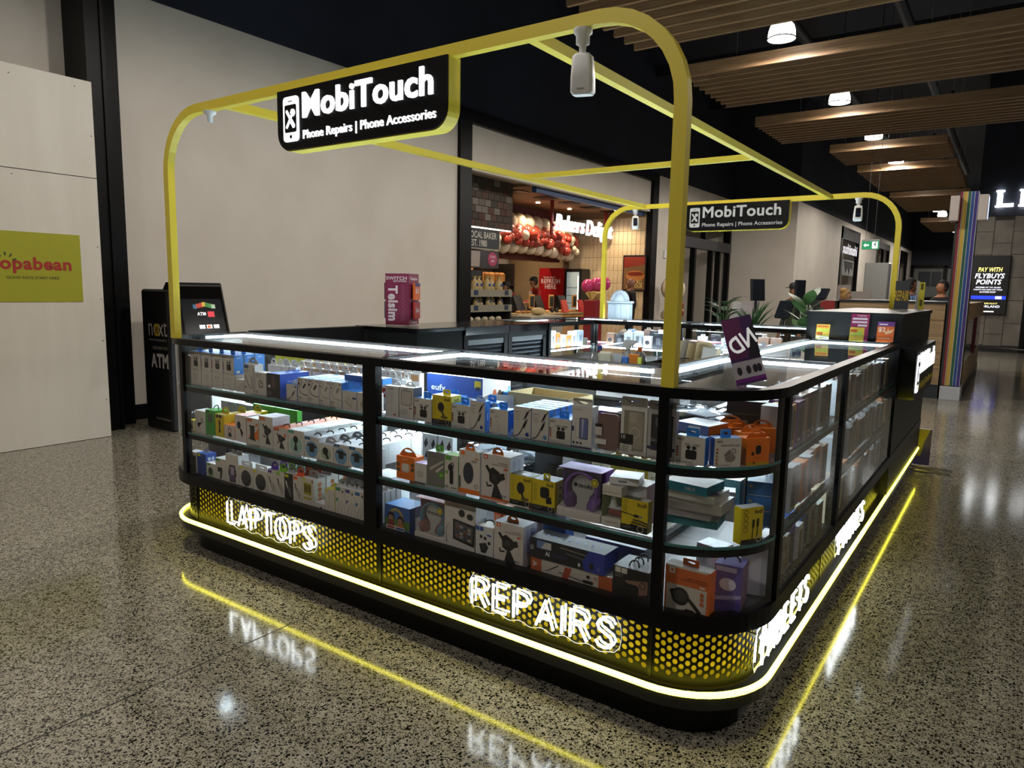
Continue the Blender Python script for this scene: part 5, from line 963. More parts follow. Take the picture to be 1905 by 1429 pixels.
tabrow('white hook box with black gadget prints beside the mullion', 'hook boxes by the mullion', -1.54, -1.36, 4, 0.28, Z2, 0.14, ('e2e8ec', 'e2e8ec', 'f0f4f6'), ('o', 'eef2f4', 0.95, 0.036), [('p', '3a3e48', [(0.2, 0.7), (0.6, 0.9), (0.8, 0.7), (0.4, 0.55)]), ('p', '3a4a6a', [(0.3, 0.25), (0.6, 0.5), (0.7, 0.25)])])
tabrow('dark charcoal carton behind the car charging mount box', 'charcoal cartons', -0.93, -0.8, 1, 0.26, Z2, 0.15, ('2c3036', '34383e', '4a5058'), None, d=0.1)
tabrow('flat black and white cable carton in the stepped stack', 'black cable cartons', -0.86, -0.56, 5, 0.22, Z2, 0.11, ('1d1e20', 'd8dcde', '3a3c3e'), None, d=0.05)
tabrow('yellow hook cable box behind the purple headphones', 'yellow hook boxes', -0.66, -0.5, 3, 0.38, Z2, 0.16, ('c8bc2c', 'd8d0a0', 'e0dc9a'), ('r', 'd8d02c', 0.5, 0.02))
pack('flat white tray box tilted on the car charger carton', -0.5, -0.4, Z2 + 0.142, 0.024, 0.1, ('e4e6e4', 'dfe4e8', 'eef2f4'), [('q', '8a8a8a', 0.3, 0.3, 0.6, 0.6, 0.002)], y=0.07, rz=0.25)
pack('white carton behind the car charger box', -0.49, -0.38, Z2, 0.1405, 0.09, ('dfe4e8', 'c9a8c8', 'eef2f4'), y=0.1)
def bag_pile(name_label, cx, cy, z, n, sx_, sy_, group):
    for k in range(n):
        nx, ny = 9, 7; V = []; r = random.Random(k * 7 + int(cx * 100))
        for j in range(ny):
            for i in range(nx):
                u = i / (nx - 1) - 0.5; v = j / (ny - 1) - 0.5
                V.append((u * sx_, v * sy_, 0.012 * (1 - 4 * u * u) * (1 - 4 * v * v) * 2 + r.uniform(-0.006, 0.006)))
        F = [(j * nx + i, j * nx + i + 1, (j + 1) * nx + i + 1, (j + 1) * nx + i) for j in range(ny - 1) for i in range(nx - 1)]
        o = ob('poly_bag', Geo().add(V, F, 0), BAG, None, (cx + r.uniform(-0.05, 0.05), cy + r.uniform(-0.03, 0.03), z + 0.008 + 0.014 * k), r.uniform(-0.6, 0.6)); tag(o, '%s, %s from below' % (name_label, ORD[k]), 'plastic bag', group)
        ob('insert_card', Geo().box(-sx_ * 0.36, sx_ * 0.36, -sy_ * 0.34, sy_ * 0.34, 0, 0.004), C(('d8dfe4', 'c8ced4', '5a5c62')[k % 3]), o)
bag_pile('crinkled clear bag in the heap behind the grey cable box', -1.2, 0.34, Z2, 8, 0.2, 0.16, 'clear bags middle shelf')
bag_pile('crinkled clear bag in the heap behind the slanted disc box', -1.0, 0.36, Z2, 8, 0.22, 0.16, 'clear bags middle shelf two')

# ---------- corner counter, bottom deck
o = pack('blue kids box with two cartoon children', -1.535, -1.393, Z3, 0.114, 0.11, ('3a62a8', '34579c', '5a9ae0'), [('r', '5a7a3c', 0, 0.15, 1, 0.5), ('o', 'b09a4a', 0.45, 0.55, 0.3, 0.22), ('e', '2a1f1c', 0.25, 0.58, 0.14, 0.14), ('e', 'a07860', 0.24, 0.52, 0.1, 0.09), ('e', '2a1f1c', 0.64, 0.5, 0.13, 0.13), ('e', 'a07860', 0.62, 0.44, 0.1, 0.09), ('p', '8a3a34', [(0.1, 0.2), (0.4, 0.2), (0.34, 0.45), (0.16, 0.45)]), ('p', 'c0703a', [(0.5, 0.18), (0.8, 0.18), (0.74, 0.36), (0.54, 0.36)]), ('r', 'd8d4cc', 0.06, 0.1, 0.8, 0.24), ('r', '9a3a34', 0.1, 0.13, 0.4, 0.21), ('r', '3a5aa0', 0.45, 0.13, 0.78, 0.21)], side=[('r', 'c9ced8', 0.3, 0.15, 0.8, 0.6)])
headphones('blue and red headphones in a clear fronted box on the bottom deck', -1.288, Z3, 0.158, 0.174, '4a8aa8', '8c3430', 'cf6a84')
o = pack('white tablet charger box with dark tablet picture', -1.208, -1.05, Z3, 0.196, 0.07, ('d2cec8', 'e0e4e8', 'eef0f2'), [('t', 'b8705c', 'CYGNETT', 0.06, 0.5, 0.92, 0.97, 0.02), ('r', 'a8a49e', 0, 0.87, 1, 0.98)] + [('t', 'b8705c', 'CYGNETT', 0.06, 0.5, 0.9, 0.95, 0.02), ('p', '1c1c20', [(0.28, 0.22), (0.96, 0.14), (0.98, 0.58), (0.28, 0.64)]), ('p', '5c5e64', [(0.34, 0.27), (0.9, 0.2), (0.91, 0.53), (0.34, 0.58)]), ('e', '2a2a2e', 0.56, 0.78, 0.1, 0.1), ('e', '2a2a2e', 0.82, 0.74, 0.1, 0.08), ('l', '2a2a2e', 0.002, [(0.08, 0.1), (0.06, 0.4), (0.14, 0.52), (0.2, 0.4)])] + [('r', ('8a5a4a', '9aa0a8', '3a4a5a', 'b8a888', '6a3a3a', '444a52')[(i + j * 2) % 6], 0.38 + 0.13 * i, 0.28 + 0.07 * j - 0.012 * i, 0.48 + 0.13 * i, 0.33 + 0.07 * j - 0.012 * i) for i in range(4) for j in range(4)])
o = pack('white vent mount box with two blue squares and black cone mount', -1.056, -0.967, Z3, 0.124, 0.07, ('d8d6d2', 'e6eaee', 'f0f4f6'), [('r', '2a5ab0', 0.06, 0.84, 0.26, 0.97), ('r', '2a5ab0', 0.28, 0.84, 0.48, 0.97), ('p', '2a2a2c', [(0.25, 0.42), (0.6, 0.5), (0.76, 0.36), (0.6, 0.16), (0.36, 0.16)]), ('e', BK, 0.36, 0.66, 0.08, 0.08), ('e', BK, 0.58, 0.63, 0.08, 0.08), ('e', BK, 0.8, 0.5, 0.08, 0.08), ('r', '2a5ab0', 0.68, 0.72, 0.92, 0.77)]); handle(o, 0.124, 0.07, ht=0.012)
pack('large white car charging mount box with orange tab, bottom deck', -0.964, -0.83, Z3, 0.157, 0.09, ('d8cfc6', 'e6ebf4', 'f0f4f8'), HOLD(), ('o', OR, 0.4, 0.028, 0.3), side=[('r', 'c4ccdc', 0.2, 0.3, 0.4, 0.9), ('r', 'c4ccdc', 0.55, 0.3, 0.75, 0.9)])
pack('long white and orange selfie light box under the black one', -0.80, -0.468, Z3, 0.056, 0.1, ('cfc6ba', 'b5603a', 'c8c4bc'), [('r', 'c0623a', 0.0, 0, 0.14, 1), ('r', 'c0623a', 0.84, 0, 1, 1), ('p', 'e0c8b8', [(0.03, 0.35), (0.09, 0.6), (0.03, 0.8)]), ('l', '2a2a2a', 0.003, [(0.2, 0.3), (0.36, 0.85)]), ('l', '2a2a2a', 0.003, [(0.36, 0.45), (0.62, 0.3), (0.7, 0.28)]), ('p', 'b5523a', [(0.4, 0.15), (0.48, 0.15), (0.52, 0.9), (0.44, 0.9)]), ('q', '2a2a2a', 0.66, 0.22, 0.78, 0.42, 0.003), ('e', '2a2a2a', 0.72, 0.66, 0.02, 0.02), ('o', 'a8482c', 0.81, 0.66, 0.018, 0.013)], y=0.05)
o = pack('long black tracking gimbal box with blue end, lying on top', -0.803, -0.497, Z3 + 0.058, 0.074, 0.1, ('1c1f26', '2b3fa8', '4a4f5a'), [('q', '6a86b8', 0.1, 0.52, 0.3, 0.9, 0.004), ('p', 'c9c9c4', [(0.16, 0.55), (0.3, 0.55), (0.3, 0.88), (0.22, 0.88)]), ('t', 'd8dce8', 'AI', 0.22, 0.28, 0.22, 0.44, 0.03), ('t', '2f3a6a', 'Tracking', 0.31, 0.52, 0.2, 0.44, 0.02), ('l', '8a8478', 0.004, [(0.42, 0.82), (0.86, 0.72)]), ('l', '55585e', 0.006, [(0.5, 0.6), (0.74, 0.52)]), ('p', '27389c', [(0.74, 0.0), (1, 0), (1, 1), (0.8, 1), (0.72, 0.45)]), ('e', '14161c', 0.84, 0.3, 0.03, 0.04), ('o', '8a94b8', 0.93, 0.24, 0.02, 0.014), ('e', 'c8ccd8', 0.68, 0.22, 0.018, 0.024), ('t', 'dce0f0', 'G12', 0.015, 0.06, 0.4, 0.62, 0.02)], side=[('r', '3a52c8', 0.1, 0.3, 0.8, 0.8)],
          topart=[('e', '7f9af0', 0.16 + 0.1 * i, 0.5, 0.014, 0.02) for i in range(8)], y=0.045)
pack('small blue and white adapter box behind the black gimbal box', -0.82, -0.72, Z3, 0.145, 0.06, ('2f6fc0', '2f6fc0', 'e8eef2'), topart=[('p', '55585c', [(0.3, 0.3), (0.5, 0.7), (0.8, 0.6), (0.6, 0.2)])], y=0.16)
pack('grey blue tripod carton behind the gimbal box', -0.66, -0.42, Z3, 0.12, 0.12, ('6f7a86', '6f7a86', '8a98a6'), topart=[('o', 'c8d4de', 0.7, 0.5, 0.15, 0.13)], y=0.2)
o = pack('black portable speaker box with three loop handles', -0.466, -0.335, Z3, 0.108, 0.12, ('1c1a19', '26282b', '4a4f55'), [('r', 'd2ccc2', 0.06, 0.8, 0.22, 0.97), ('r', 'd2ccc2', 0.24, 0.8, 0.4, 0.97), ('p', '8c6a58', [(0.34, 0.6), (0.98, 0.72), (0.98, 0.3), (0.7, 0.2)]), ('q', '141312', 0.2, 0.06, 0.74, 0.52, 0.012), ('o', '141312', 0.84, 0.55, 0.09, 0.07)] + lines('a8a098', 0.06, 0.74, 2, 0.25, 0.06))
handle(o, 0.108, 0.12, ys=(0.2, 0.5, 0.8), wd=0.035)
tabrow('orange box standing behind the vent mount box', 'orange boxes bottom deck', -1.08, -1.0, 2, 0.2, Z3, 0.16, ('ef6a1c', 'ef6a1c', 'f08a4a'), None, [('t', 'ffd8b8', 'WK', 0.2, 0.8, 0.6, 0.75)])
tabrow('clear bag of grey cables behind the car mount boxes', 'cable bags two', -0.98, -0.8, 3, 0.3, Z3, 0.16, ('7a8a94', '7a8a94', '9aaab4'), None, d=0.04)
tabrow('white ribbed carton at the back beside the mullion', 'ribbed cartons', -1.54, -1.3, 3, 0.3, Z3, 0.17, ('d2dae0', 'd2dae0', 'e6ecf0'), None, [('r', 'b8c2ca', 0.1 + 0.15 * i, 0, 0.15 + 0.15 * i, 1) for i in range(6)], d=0.1)

# ---------- rounded corner
o = pack('white earbud box with blue tab and black case in the rounded corner', -0.27, -0.174, Z1, 0.088, 0.034, (WHT, BL, BL), NCC, ('r', '2f86d0', 0.44, 0.024), y=0.05)
o = pack('white earbud box with grey open case in the rounded corner', -0.152, -0.064, Z1, 0.09, 0.04, (WHT, '24509c', BL), [('t', '15161c', 'NCC', 0.08, 0.3, 0.84, 0.92, 0.03), ('t', '5c5f66', 'REDUCES HIFI', 0.24, 0.94, 0.72, 0.78), ('p', '77706a', [(0.36, 0.42), (0.58, 0.62), (0.62, 0.46), (0.44, 0.34)]), ('e', '8a837a', 0.6, 0.32, 0.2, 0.15), ('o', '8a837a', 0.72, 0.56, 0.1, 0.06)] + dots(['b5553a', '8c3c2a', 'c08a3a', '3a342c'], 0.1, 0.14, 0.62, 5) + [('t', '33312e', 'Noise suppression', 0.06, 0.6, 0.05, 0.1)], ('r', '3f90dc', 0.4, 0.024), y=0.09, rz=0.75); o.location.x = -0.118
o = pack('bright orange earbud box with black case print in the rounded corner', -0.107, -0.018, Z1, 0.085, 0.05, (OR, 'd97a12', OR), [('q', '1c1a18', 0.4, 0.4, 0.64, 0.74, 0.008), ('o', 'c8680c', 0.52, 0.56, 0.28, 0.265), ('e', '3a2a14', 0.28, 0.44, 0.07, 0.07), ('r', 'c89a10', 0, 0, 1, 0.12), ('q', '8a4a0c', 0.3, 0.05, 0.4, 0.14, 0.001)] + lines('b5640c', 0.25, 0.26, 1, 0.6), ('m', 'e06e14', 0.9, 0.022, 0.2), y=0.19, rz=0.28)
o.location = (-0.052, 0.176, Z1 + .0008); o.rotation_euler = (0, 0, 0.97)
for k, (x, y_, r) in enumerate(((-0.085, 0.25, 0.9), (-0.155, 0.292, 0.4), (-0.085, 0.35, 0.6), (-0.2, 0.365, 0.3))):
    o = pack('%s orange earbud box in the bunch behind the front orange one' % ORD[k], x - 0.042, x + 0.042, Z1, 0.085, 0.055, (OR, 'e8862a', 'f2954a'), (), ('m', 'f08a2a', 0.95, 0.026, 0.4), y=y_, rz=r, group='orange bunch in the corner')
pack('flat blue and orange box lying on the stack in the rounded corner', -0.33, -0.2, Z1 + 0.075, 0.03, 0.11, ('5a6a9c', 'e07a2c', 'b8c6d8'), [('q', 'd8d8d4', 0.4, 0.1, 0.75, 0.8, 0.002)], y=0.17, rz=-0.25)
pack('flat black box under the blue and orange one in the corner', -0.33, -0.19, Z1 + 0.045, 0.028, 0.11, ('2a2826', '2a2826', '4a4a4e'), [('t', 'b8b4ac', 'Lenyes', 0.6, 0.9, 0.3, 0.7)], y=0.17, rz=-0.2)
pack('flat orange box at the bottom of the stack in the corner', -0.34, -0.19, Z1, 0.043, 0.11, ('e88a3c', 'ef8a2c', 'f0a868'), y=0.17, rz=-0.15)
bag_pile('crinkled silver pouch in the heap inside the rounded corner', -0.36, 0.42, Z1, 8, 0.24, 0.18, 'silver pouches')
for k in range(3):
    pack('black slim box in the stack of three behind the orange bunch, layer %s' % ('lowest', 'middle', 'topmost')[k], -0.26, -0.12, Z1 + 0.05 * k, 0.047, 0.09, ('1d1d20', '1d1d20', '2c2c30'), [('t', 'a8a49c', 'WAVE12', 0.3, 0.55, 0.35, 0.6)] if k == 1 else [('r', '6a5a3a', 0, 0.0, 1, 0.04)], y=0.5, rz=0.2, group='black box stack')
# middle shelf of the corner
o = pack('yellow braided cable box turned on the bare middle shelf corner', -0.09, -0.003, Z2, 0.118, 0.035, (YE, 'e8d81e', '5a5a50'), [('t', '16160f', 'budi', 0.6, 0.94, 0.82, 0.94, 0.02)] + [('o', '3a340c', 0.2, 0.88 - 0.16 * i, 0.1, 0.08) for i in range(4)] + [('r', BK, 0.5, 0.44, 0.6, 0.66), ('r', BK, 0.7, 0.46, 0.8, 0.68), ('l', BK, 0.003, [(0.55, 0.44), (0.52, 0.1)]), ('l', BK, 0.003, [(0.75, 0.46), (0.72, 0.1)]), ('r', '141412', 0.0, 0, 1, 0.13), ('o', 'cfcdb8', 0.82, 0.12, 0.13, 0.1)] + [], y=0.19, rz=0.35)
o.location = (-0.054, 0.173, Z2 + .0008); o.rotation_euler = (0, 0, 1.0)
ob('spine', Geo().box(-0.0432, -0.0424, 0.001, 0.034, 0.001, 0.117), C('e2d41c'), o)
st = [('flat teal and white box on top of the corner stack', 0.126, 0.03, '2f93a8', 'e4ecee'), ('white carton under the teal box in the corner stack', 0.098, 0.026, 'e6e8e0', 'eef0ea'), ('white disc charger carton in the corner stack', 0.06, 0.036, 'e2e2dc', 'f0f0ea'), ('flat white carton low in the corner stack', 0.03, 0.028, 'd8dadc', 'e8eaec'), ('flat teal carton at the bottom of the corner stack', 0.0, 0.028, '2c8a96', 'dfe6e8')]
for k, (l, z_, h_, c1, c2) in enumerate(st):
    pack(l, -0.36, -0.2 + 0.02 * (k % 3), Z2 + z_, h_, 0.13, (c1, c1, c2), [('t', 'dff0f4', 'ZAMELUX', 0.5, 0.75, 0.3, 0.7)] if k == 0 else (), y=0.17 + 0.012 * k, rz=-0.12 + 0.06 * k, topart=[('e', '8a8c8a', 0.5, 0.5, 0.12, 0.09)] if k == 2 else ())
for k in range(4):
    pack('clear white charger box in the short tower beside the teal stack, tier %s' % ('one', 'two', 'three', 'four')[k], -0.235, -0.165, Z2 + 0.026 * k, 0.025, 0.06, ('d6dee4', 'd6dee4', 'e6ecf0'), y=0.345, rz=0.1 * k, group='charger tower')
pack('teal window box at the back of the middle shelf corner', -0.26, -0.18, Z2, 0.12, 0.08, ('6aa8a4', '6aa8a4', 'e4ecec'), topart=[('e', '6a6c6a', 0.5, 0.5, 0.2, 0.12)], y=0.45, rz=0.0)
for k in range(3):
    pack('bright blue router box in the corner stack, %s' % ('lowest', 'middle', 'uppermost')[k], -0.13, -0.015, Z2 + 0.052 * k, 0.05, 0.12, ('2f82dc', '2f82dc', '5aa0e8'), [('r', 'c8b878', 0.06, 0.6, 0.16, 0.75), ('r', 'd0e4fa', 0.05, 0.04, 0.7, 0.08)], y=0.36, rz=0.25, group='blue router boxes')
o = pack('dark grey speaker box with loop handles beside the blue router boxes', -0.055, 0.0 - 0.015, Z2, 0.15, 0.1, ('2a2624', '3a3432', 'b8bcc0'), [('r', 'a8583a', 0.94, 0, 1, 1)], y=0.5, rz=1.4); o.location.x = -0.075; handle(o, 0.15, 0.1, ys=(0.2, 0.6), ht=0.03)
# bottom deck of the corner
pack('tall orange and white phone holder box in the rounded corner', -0.287, -0.137, Z3, 0.152, 0.05, ('d0c8ba', 'e8722a', 'e4e2dc'), [('r', 'd2662a', 0, 0.6, 1, 0.96), ('r', 'd2662a', 0, 0, 0.04, 1), ('r', 'd2662a', 0.94, 0, 1, 1), ('r', 'e4ddd2', 0.09, 0.83, 0.22, 0.96), ('e', 'd2662a', 0.155, 0.9, 0.035, 0.035), ('t', '3a2418', 'Stable adsorption', 0.5, 0.92, 0.76, 0.8, 0.01), ('t', '3a2418', 'One-button operation', 0.4, 0.92, 0.71, 0.75, 0.01), ('r', 'e8d8c8', 0.78, 0.63, 0.9, 0.67)] + [('e', '24221f', 0.36, 0.36, 0.2, 0.2), ('e', '3a3835', 0.36, 0.37, 0.14, 0.14), ('p', '24221f', [(0.12, 0.46), (0.2, 0.5), (0.26, 0.42), (0.16, 0.36)]), ('p', '24221f', [(0.5, 0.34), (0.58, 0.36), (0.84, 0.12), (0.78, 0.06)]), ('q', '24221f', 0.48, 0.02, 0.68, 0.12, 0.004), ('e', 'd2662a', 0.84, 0.5, 0.045, 0.045), ('e', 'd2662a', 0.84, 0.4, 0.045, 0.045), ('e', 'd2662a', 0.84, 0.3, 0.045, 0.045)], ('r', 'ef6a2a', 0.36, 0.022, 0.5), y=0.06)
o = pack('violet headphone gift box with a black cord handle in the corner', -0.145, -0.055, Z3, 0.158, 0.09, ('6a62b0', '8a6a8c', '7a74c4'), [('r', '4a44a0', 0, 0, 1, 0.25), ('p', 'b0aee0', [(0, 0.3), (1, 0.42), (1, 0.34), (0, 0.22)]), ('e', 'dcdcf0', 0.5, 0.6, 0.3, 0.24), ('r', 'c4c4e8', 0.06, 0.86, 0.8, 0.96)], side=[('o', 'b09aa8', 0.5, 0.5, 0.34, 0.26), ('e', 'c89ab4', 0.8, 0.86, 0.08, 0.08), ('r', '5a4a5c', 0.05, 0.04, 0.95, 0.16)], y=0.13, rz=0.5)
handle(o, 0.158, 0.09, wd=0.05, ht=0.018); o.location = (-0.112, 0.15, Z3 + .0008); o.rotation_euler = (0, 0, 0.08)
pack('plain white tall carton behind the violet gift box', -0.13, -0.04, Z3, 0.18, 0.08, ('dfe2ea', 'dfe2ea', 'e8ecf2'), y=0.34, rz=0.3)
pack('white carton between the orange holder box and violet gift box', -0.3, -0.2, Z3, 0.13, 0.08, ('cfd4de', 'cfd4de', 'e6eaf0'), y=0.36, rz=-0.2)
pack('small black card with white print lying on the bottom deck', -0.3, -0.22, Z3, 0.012, 0.08, ('1c1c1e', '1c1c1e', 'd8d8d8'), y=0.3, rz=0.2)
# ---------- long side: phone case packs filed against the aisle glass
SC_COL = [('5a5048', 'c8ced4'), ('6a5a4c', 'bfc6cc'), ('4c4640', 'd0d6dc'), ('8a6a3c', 'd8cfae'), ('54444a', 'c2c8d0'), ('6e4a38', 'd8b8a0'), ('3f3c3a', 'bcc4cc'), ('b5622a', 'e0a070')]
TIER = ['top', 'middle', 'bottom']
def side_pack(y0, w, z, h, d, col, top, label, group, tabk=True, x=-0.03, loops=False):
    g = Geo(); ms = [C(col), C(top), C('9aa2aa')]
    g.box(-w / 2, w / 2, 0, d, 0, h, ms=[0, 1, 0, 1, 1, 0])
    o = ob('phone_case_pack', g, ms, None, (x, y0 + w / 2, z + 0.0008), PI / 2); tag(o, label, 'phone case', group)
    g2 = Geo(); m2 = []
    draw(g2, [('q', '2e2a28' if random.random() < 0.6 else '7a6a58', 0.18, 0.1, 0.84, 0.86, 0.006), ('q', '4a4440', 0.24, 0.62, 0.5, 0.82, 0.004), ('r', 'b8b0a4', 0.1, 0.03, 0.5, 0.09)], w, h, m2); q = ob('printed_artwork', g2, m2, o); q['kind'] = 'stuff'
    if tabk:
        key = ('side', round(w, 3))
        if key not in TABS: TABS[key] = tab_geo('r', w * 0.6, 0.024).mesh('hang_tab', C('cfd6dc'))
        ob('hang_tab', TABS[key], None, o, (0, d * 0.3, h))
    if loops: handle(o, h, d, ht=0.016, wd=0.022)
    return o
rs = random.Random(3)
for t, (z, hh) in enumerate(((Z1, 0.165), (Z2, 0.17), (Z3, 0.165))):
    for sec, (ya, yb) in enumerate((((0.36, 1.25), (1.31, 2.93)))):
        y = ya + ((0.09, 0.21, 0.12)[t] if sec == 0 else 0); k = 0
        while y < yb - 0.09:
            w = rs.uniform(0.072, 0.098); c = SC_COL[rs.randrange(8)]; h = hh * rs.uniform(0.82, 1.0)
            if sec == 0 and t == 0: c = [('4a4a4c', 'b8bec6'), ('c8862c', 'd8a85a'), ('5a3f78', '8a6ab0'), ('a8a49a', 'd8dcd8'), ('7a4a42', 'c89a90'), ('6a6058', 'c8d0d6'), ('6a6058', 'c8d0d6'), ('5a3a3a', 'b0a8a8'), ('55504a', 'c0c8ce')][k % 9]
            if sec == 0 and t == 1: c = [('9a8c80', 'd8dcdc'), ('8a8690', 'c8ccd4'), ('e07a3a', 'e8a070'), ('7a6a60', 'd0d4d8'), ('8a5a3a', 'd0c8c0'), ('c86a1c', 'd8c8b8'), ('8a4a1c', 'c8b8a8'), ('4a3a30', 'c0bcb8')][k % 8]
            if sec == 0 and t == 2: c = [('8c8270', 'dfe4e8'), ('9a8f7c', 'e8ecef'), ('5a4fa0', '6a5fc0'), ('d8dadc', 'eef2f4'), ('3a6ac0', '4a8ae0'), ('8a7f6a', 'd8d45a'), ('7a705c', 'c0c8c0'), ('6a6050', 'b8c8c0')][k % 8]
            side_pack(y, w - 0.003, z, h, 0.06 + rs.uniform(0, 0.05), c[0], c[1], 'phone case pack on the %s tier of the aisle side, %s' % (TIER[t], 'by the rounded corner' if sec == 0 else 'by the black cabinet'), 'aisle side packs', tabk=rs.random() < 0.7, x=-0.035 - rs.uniform(0, 0.02), loops=(t == 1 and sec == 0 and 3 < k < 8))
            y += w; k += 1
# give every aisle pack its own place in words
cnt = {}
for o in [q for q in COL.objects if q.get('group') == 'aisle side packs']:
    k = o['label']; cnt[k] = cnt.get(k, -1) + 1
    t = k.split(' on the ')[1].split(' tier')[0]
    o['label'] = ('%s phone case pack from the rounded corner, %s tier of the aisle glass' if 'rounded' in k else '%s phone case pack past the middle mullion, %s tier of the aisle glass') % (ORD[cnt[k]], t)
# ---------- rear displays: small goods
def fill(x0, x1, y0, y1, zs, n, seed, where):
    r = random.Random(seed)
    pal = [('e2e8ec', 'f0f4f6'), ('dfe4e8', 'eef2f4'), ('b8bec6', 'd8dde2'), ('2c2e34', '4a4e56'), ('8a6a58', 'c8b8ac'), ('d8d02c', 'e8e07a'), ('e8741c', 'f09a4a'), ('6a86b0', 'a8bcd8')]
    CN = dict(zip([q[0] for q in pal], ('white', 'white', 'grey', 'black', 'brown', 'yellow', 'orange', 'blue')))
    wt = [0, 0, 0, 1, 1, 1, 2, 3, 3, 4, 5, 7]
    for z in zs:
        st = (x1 - x0) / n
        for i in range(n):
            c = pal[r.choice(wt)]; w = st * r.uniform(0.75, 0.95); h = r.uniform(0.09, 0.165); xx = x0 + st * i
            it = [('q', '6a6e76', 0.3, 0.25, 0.75, 0.7, 0.004)] + lines('9aa0a8', 0.1, 0.9, 2, 0.5, 0.05) if r.random() < 0.6 else [('e', '3a3c42', 0.5, 0.45, 0.3, 0.26)]
            pack('%s %s box, %s %s row of the rear display %s' % (ORD[i], CN[c[0]], 'upper' if z > 0.8 else 'lower', 'front' if y0 < 4.3 else 'back', where), xx, xx + w, z, h, 0.05, (c[0], c[0], c[1]), it, ('r', c[1], 0.5, 0.02) if r.random() < 0.4 else None, y=r.uniform(y0, y1), rz=r.uniform(-0.15, 0.15), group='rear display goods ' + where)
fill(-2.68, -1.98, 4.16, 4.2, (Z1, Z2), 7, 5, 'behind the white gift box')
fill(-2.68, -1.98, 4.4, 4.5, (Z1, Z2), 8, 6, 'behind the white gift box')
fill(-1.85, -0.66, 4.42, 4.5, (Z1, Z2), 11, 8, 'next to the black cabinet')
for i, (x, c) in enumerate(((-1.72, 'd8e0e8'), (-1.38, 'cfdae2'), (-1.02, 'dfe6ea'))):
    for k in range(6):
        cc_ = ('e08a9a' if (i == 0 and k == 5) else ('e8ecf0', 'c6d0da', 'b0c4d8')[k % 3])
        tag(ob('phone_sleeve', Geo().bbox(-0.14, 0.14, -0.09, 0.09, 0, 0.014, 0.004), C(cc_), None, (x + random.uniform(-0.02, 0.02), 4.26, Z1 + 0.0006 + 0.0145 * k), random.uniform(-0.15, 0.15)), '%s flat sleeve pack from below, %s pile in the rear display' % (ORD[k], ('pink topped', 'middle', 'third')[i]), 'sleeve pack', 'flat packs pile %d' % i)
# left back unit, goods face the kiosk inside
r = random.Random(11)
for z in (Z1, Z2):
    y = 3.32; kk = 0
    while y < 3.98:
        w = r.uniform(0.06, 0.12); h = r.uniform(0.1, 0.165); c = r.choice(['e2e8ec', 'dfe4e8', 'b8bec6', 'c8b8ac', '8a94a4', 'e8741c'])
        o = pack('%s accessory box from the roller shutter, %s shelf of the lit display' % (ORD[kk], 'upper' if z > 0.8 else 'lower'), -w / 2, w / 2, z, h, 0.05, (c, c, 'eef2f4'), [('q', '6a6e76', 0.3, 0.25, 0.75, 0.7, 0.004)], y=0, group='goods next to the shutter')
        o.location = (-2.84, y + w / 2, z + .0008); o.rotation_euler = (0, 0, PI / 2); y += w + 0.01; kk += 1
# ------------------------------------------------------------------ bakery shop front and interior
M_dred = mat('dark_red_paint', '5a1a18', 0.6); M_cream = mat('cream_tile', rough=0.35); noise_mix(M_cream, 'cbb48f', 'dcc7a4', 3.0)
fa = struct('trim_5', Geo().box(X0 - 0.1, X0 + 0.06, 7.06, 7.36, 0, 4.3).box(X0 - 0.1, X0 + 0.06, 14.48, 14.8, 0, 4.3).box(X0 - 0.1, X0 + 0.06, 7.36, 14.48, 4.1, 4.3), M_blk)
struct('wall_fascia', Geo().box(X0 - 0.15, X0 - 0.02, 7.36, 14.48, 3.38, 4.1), M_wall)
struct('trim_6', Geo().box(X0 - 0.25, X0 - 0.15, 9.6, 14.45, 3.28, 3.42), mat('blue_trim', '24406c', 0.5))
struct('wall_bakery', Geo().box(-11.4, -11.2, 7, 14.8, 0, 3.5).box(-11.2, X0 - 0.1, 7.0, 7.2, 0, 3.5), mat('bakery_white', 'bdb8b0', 0.6))
struct('wall_bakery_end', Geo().box(-11.2, X0 - 0.1, 14.5, 14.7, 0, 3.4), mat('grout', '9c8260', 0.8))
tw = struct('wall_tiled', Geo().box(-9.25, X0 - 0.1, 14.47, 14.5, 0.0, 3.3), mat('grout'))
me = Geo().bbox(0.003, 0.117, -0.012, 0.0, 0.003, 0.322, 0.004).mesh('tile', M_cream)
for i in range(18):
    for j in range(10): ob('tile', me, None, tw, (-9.22 + i * 0.12, 14.47, j * 0.325))
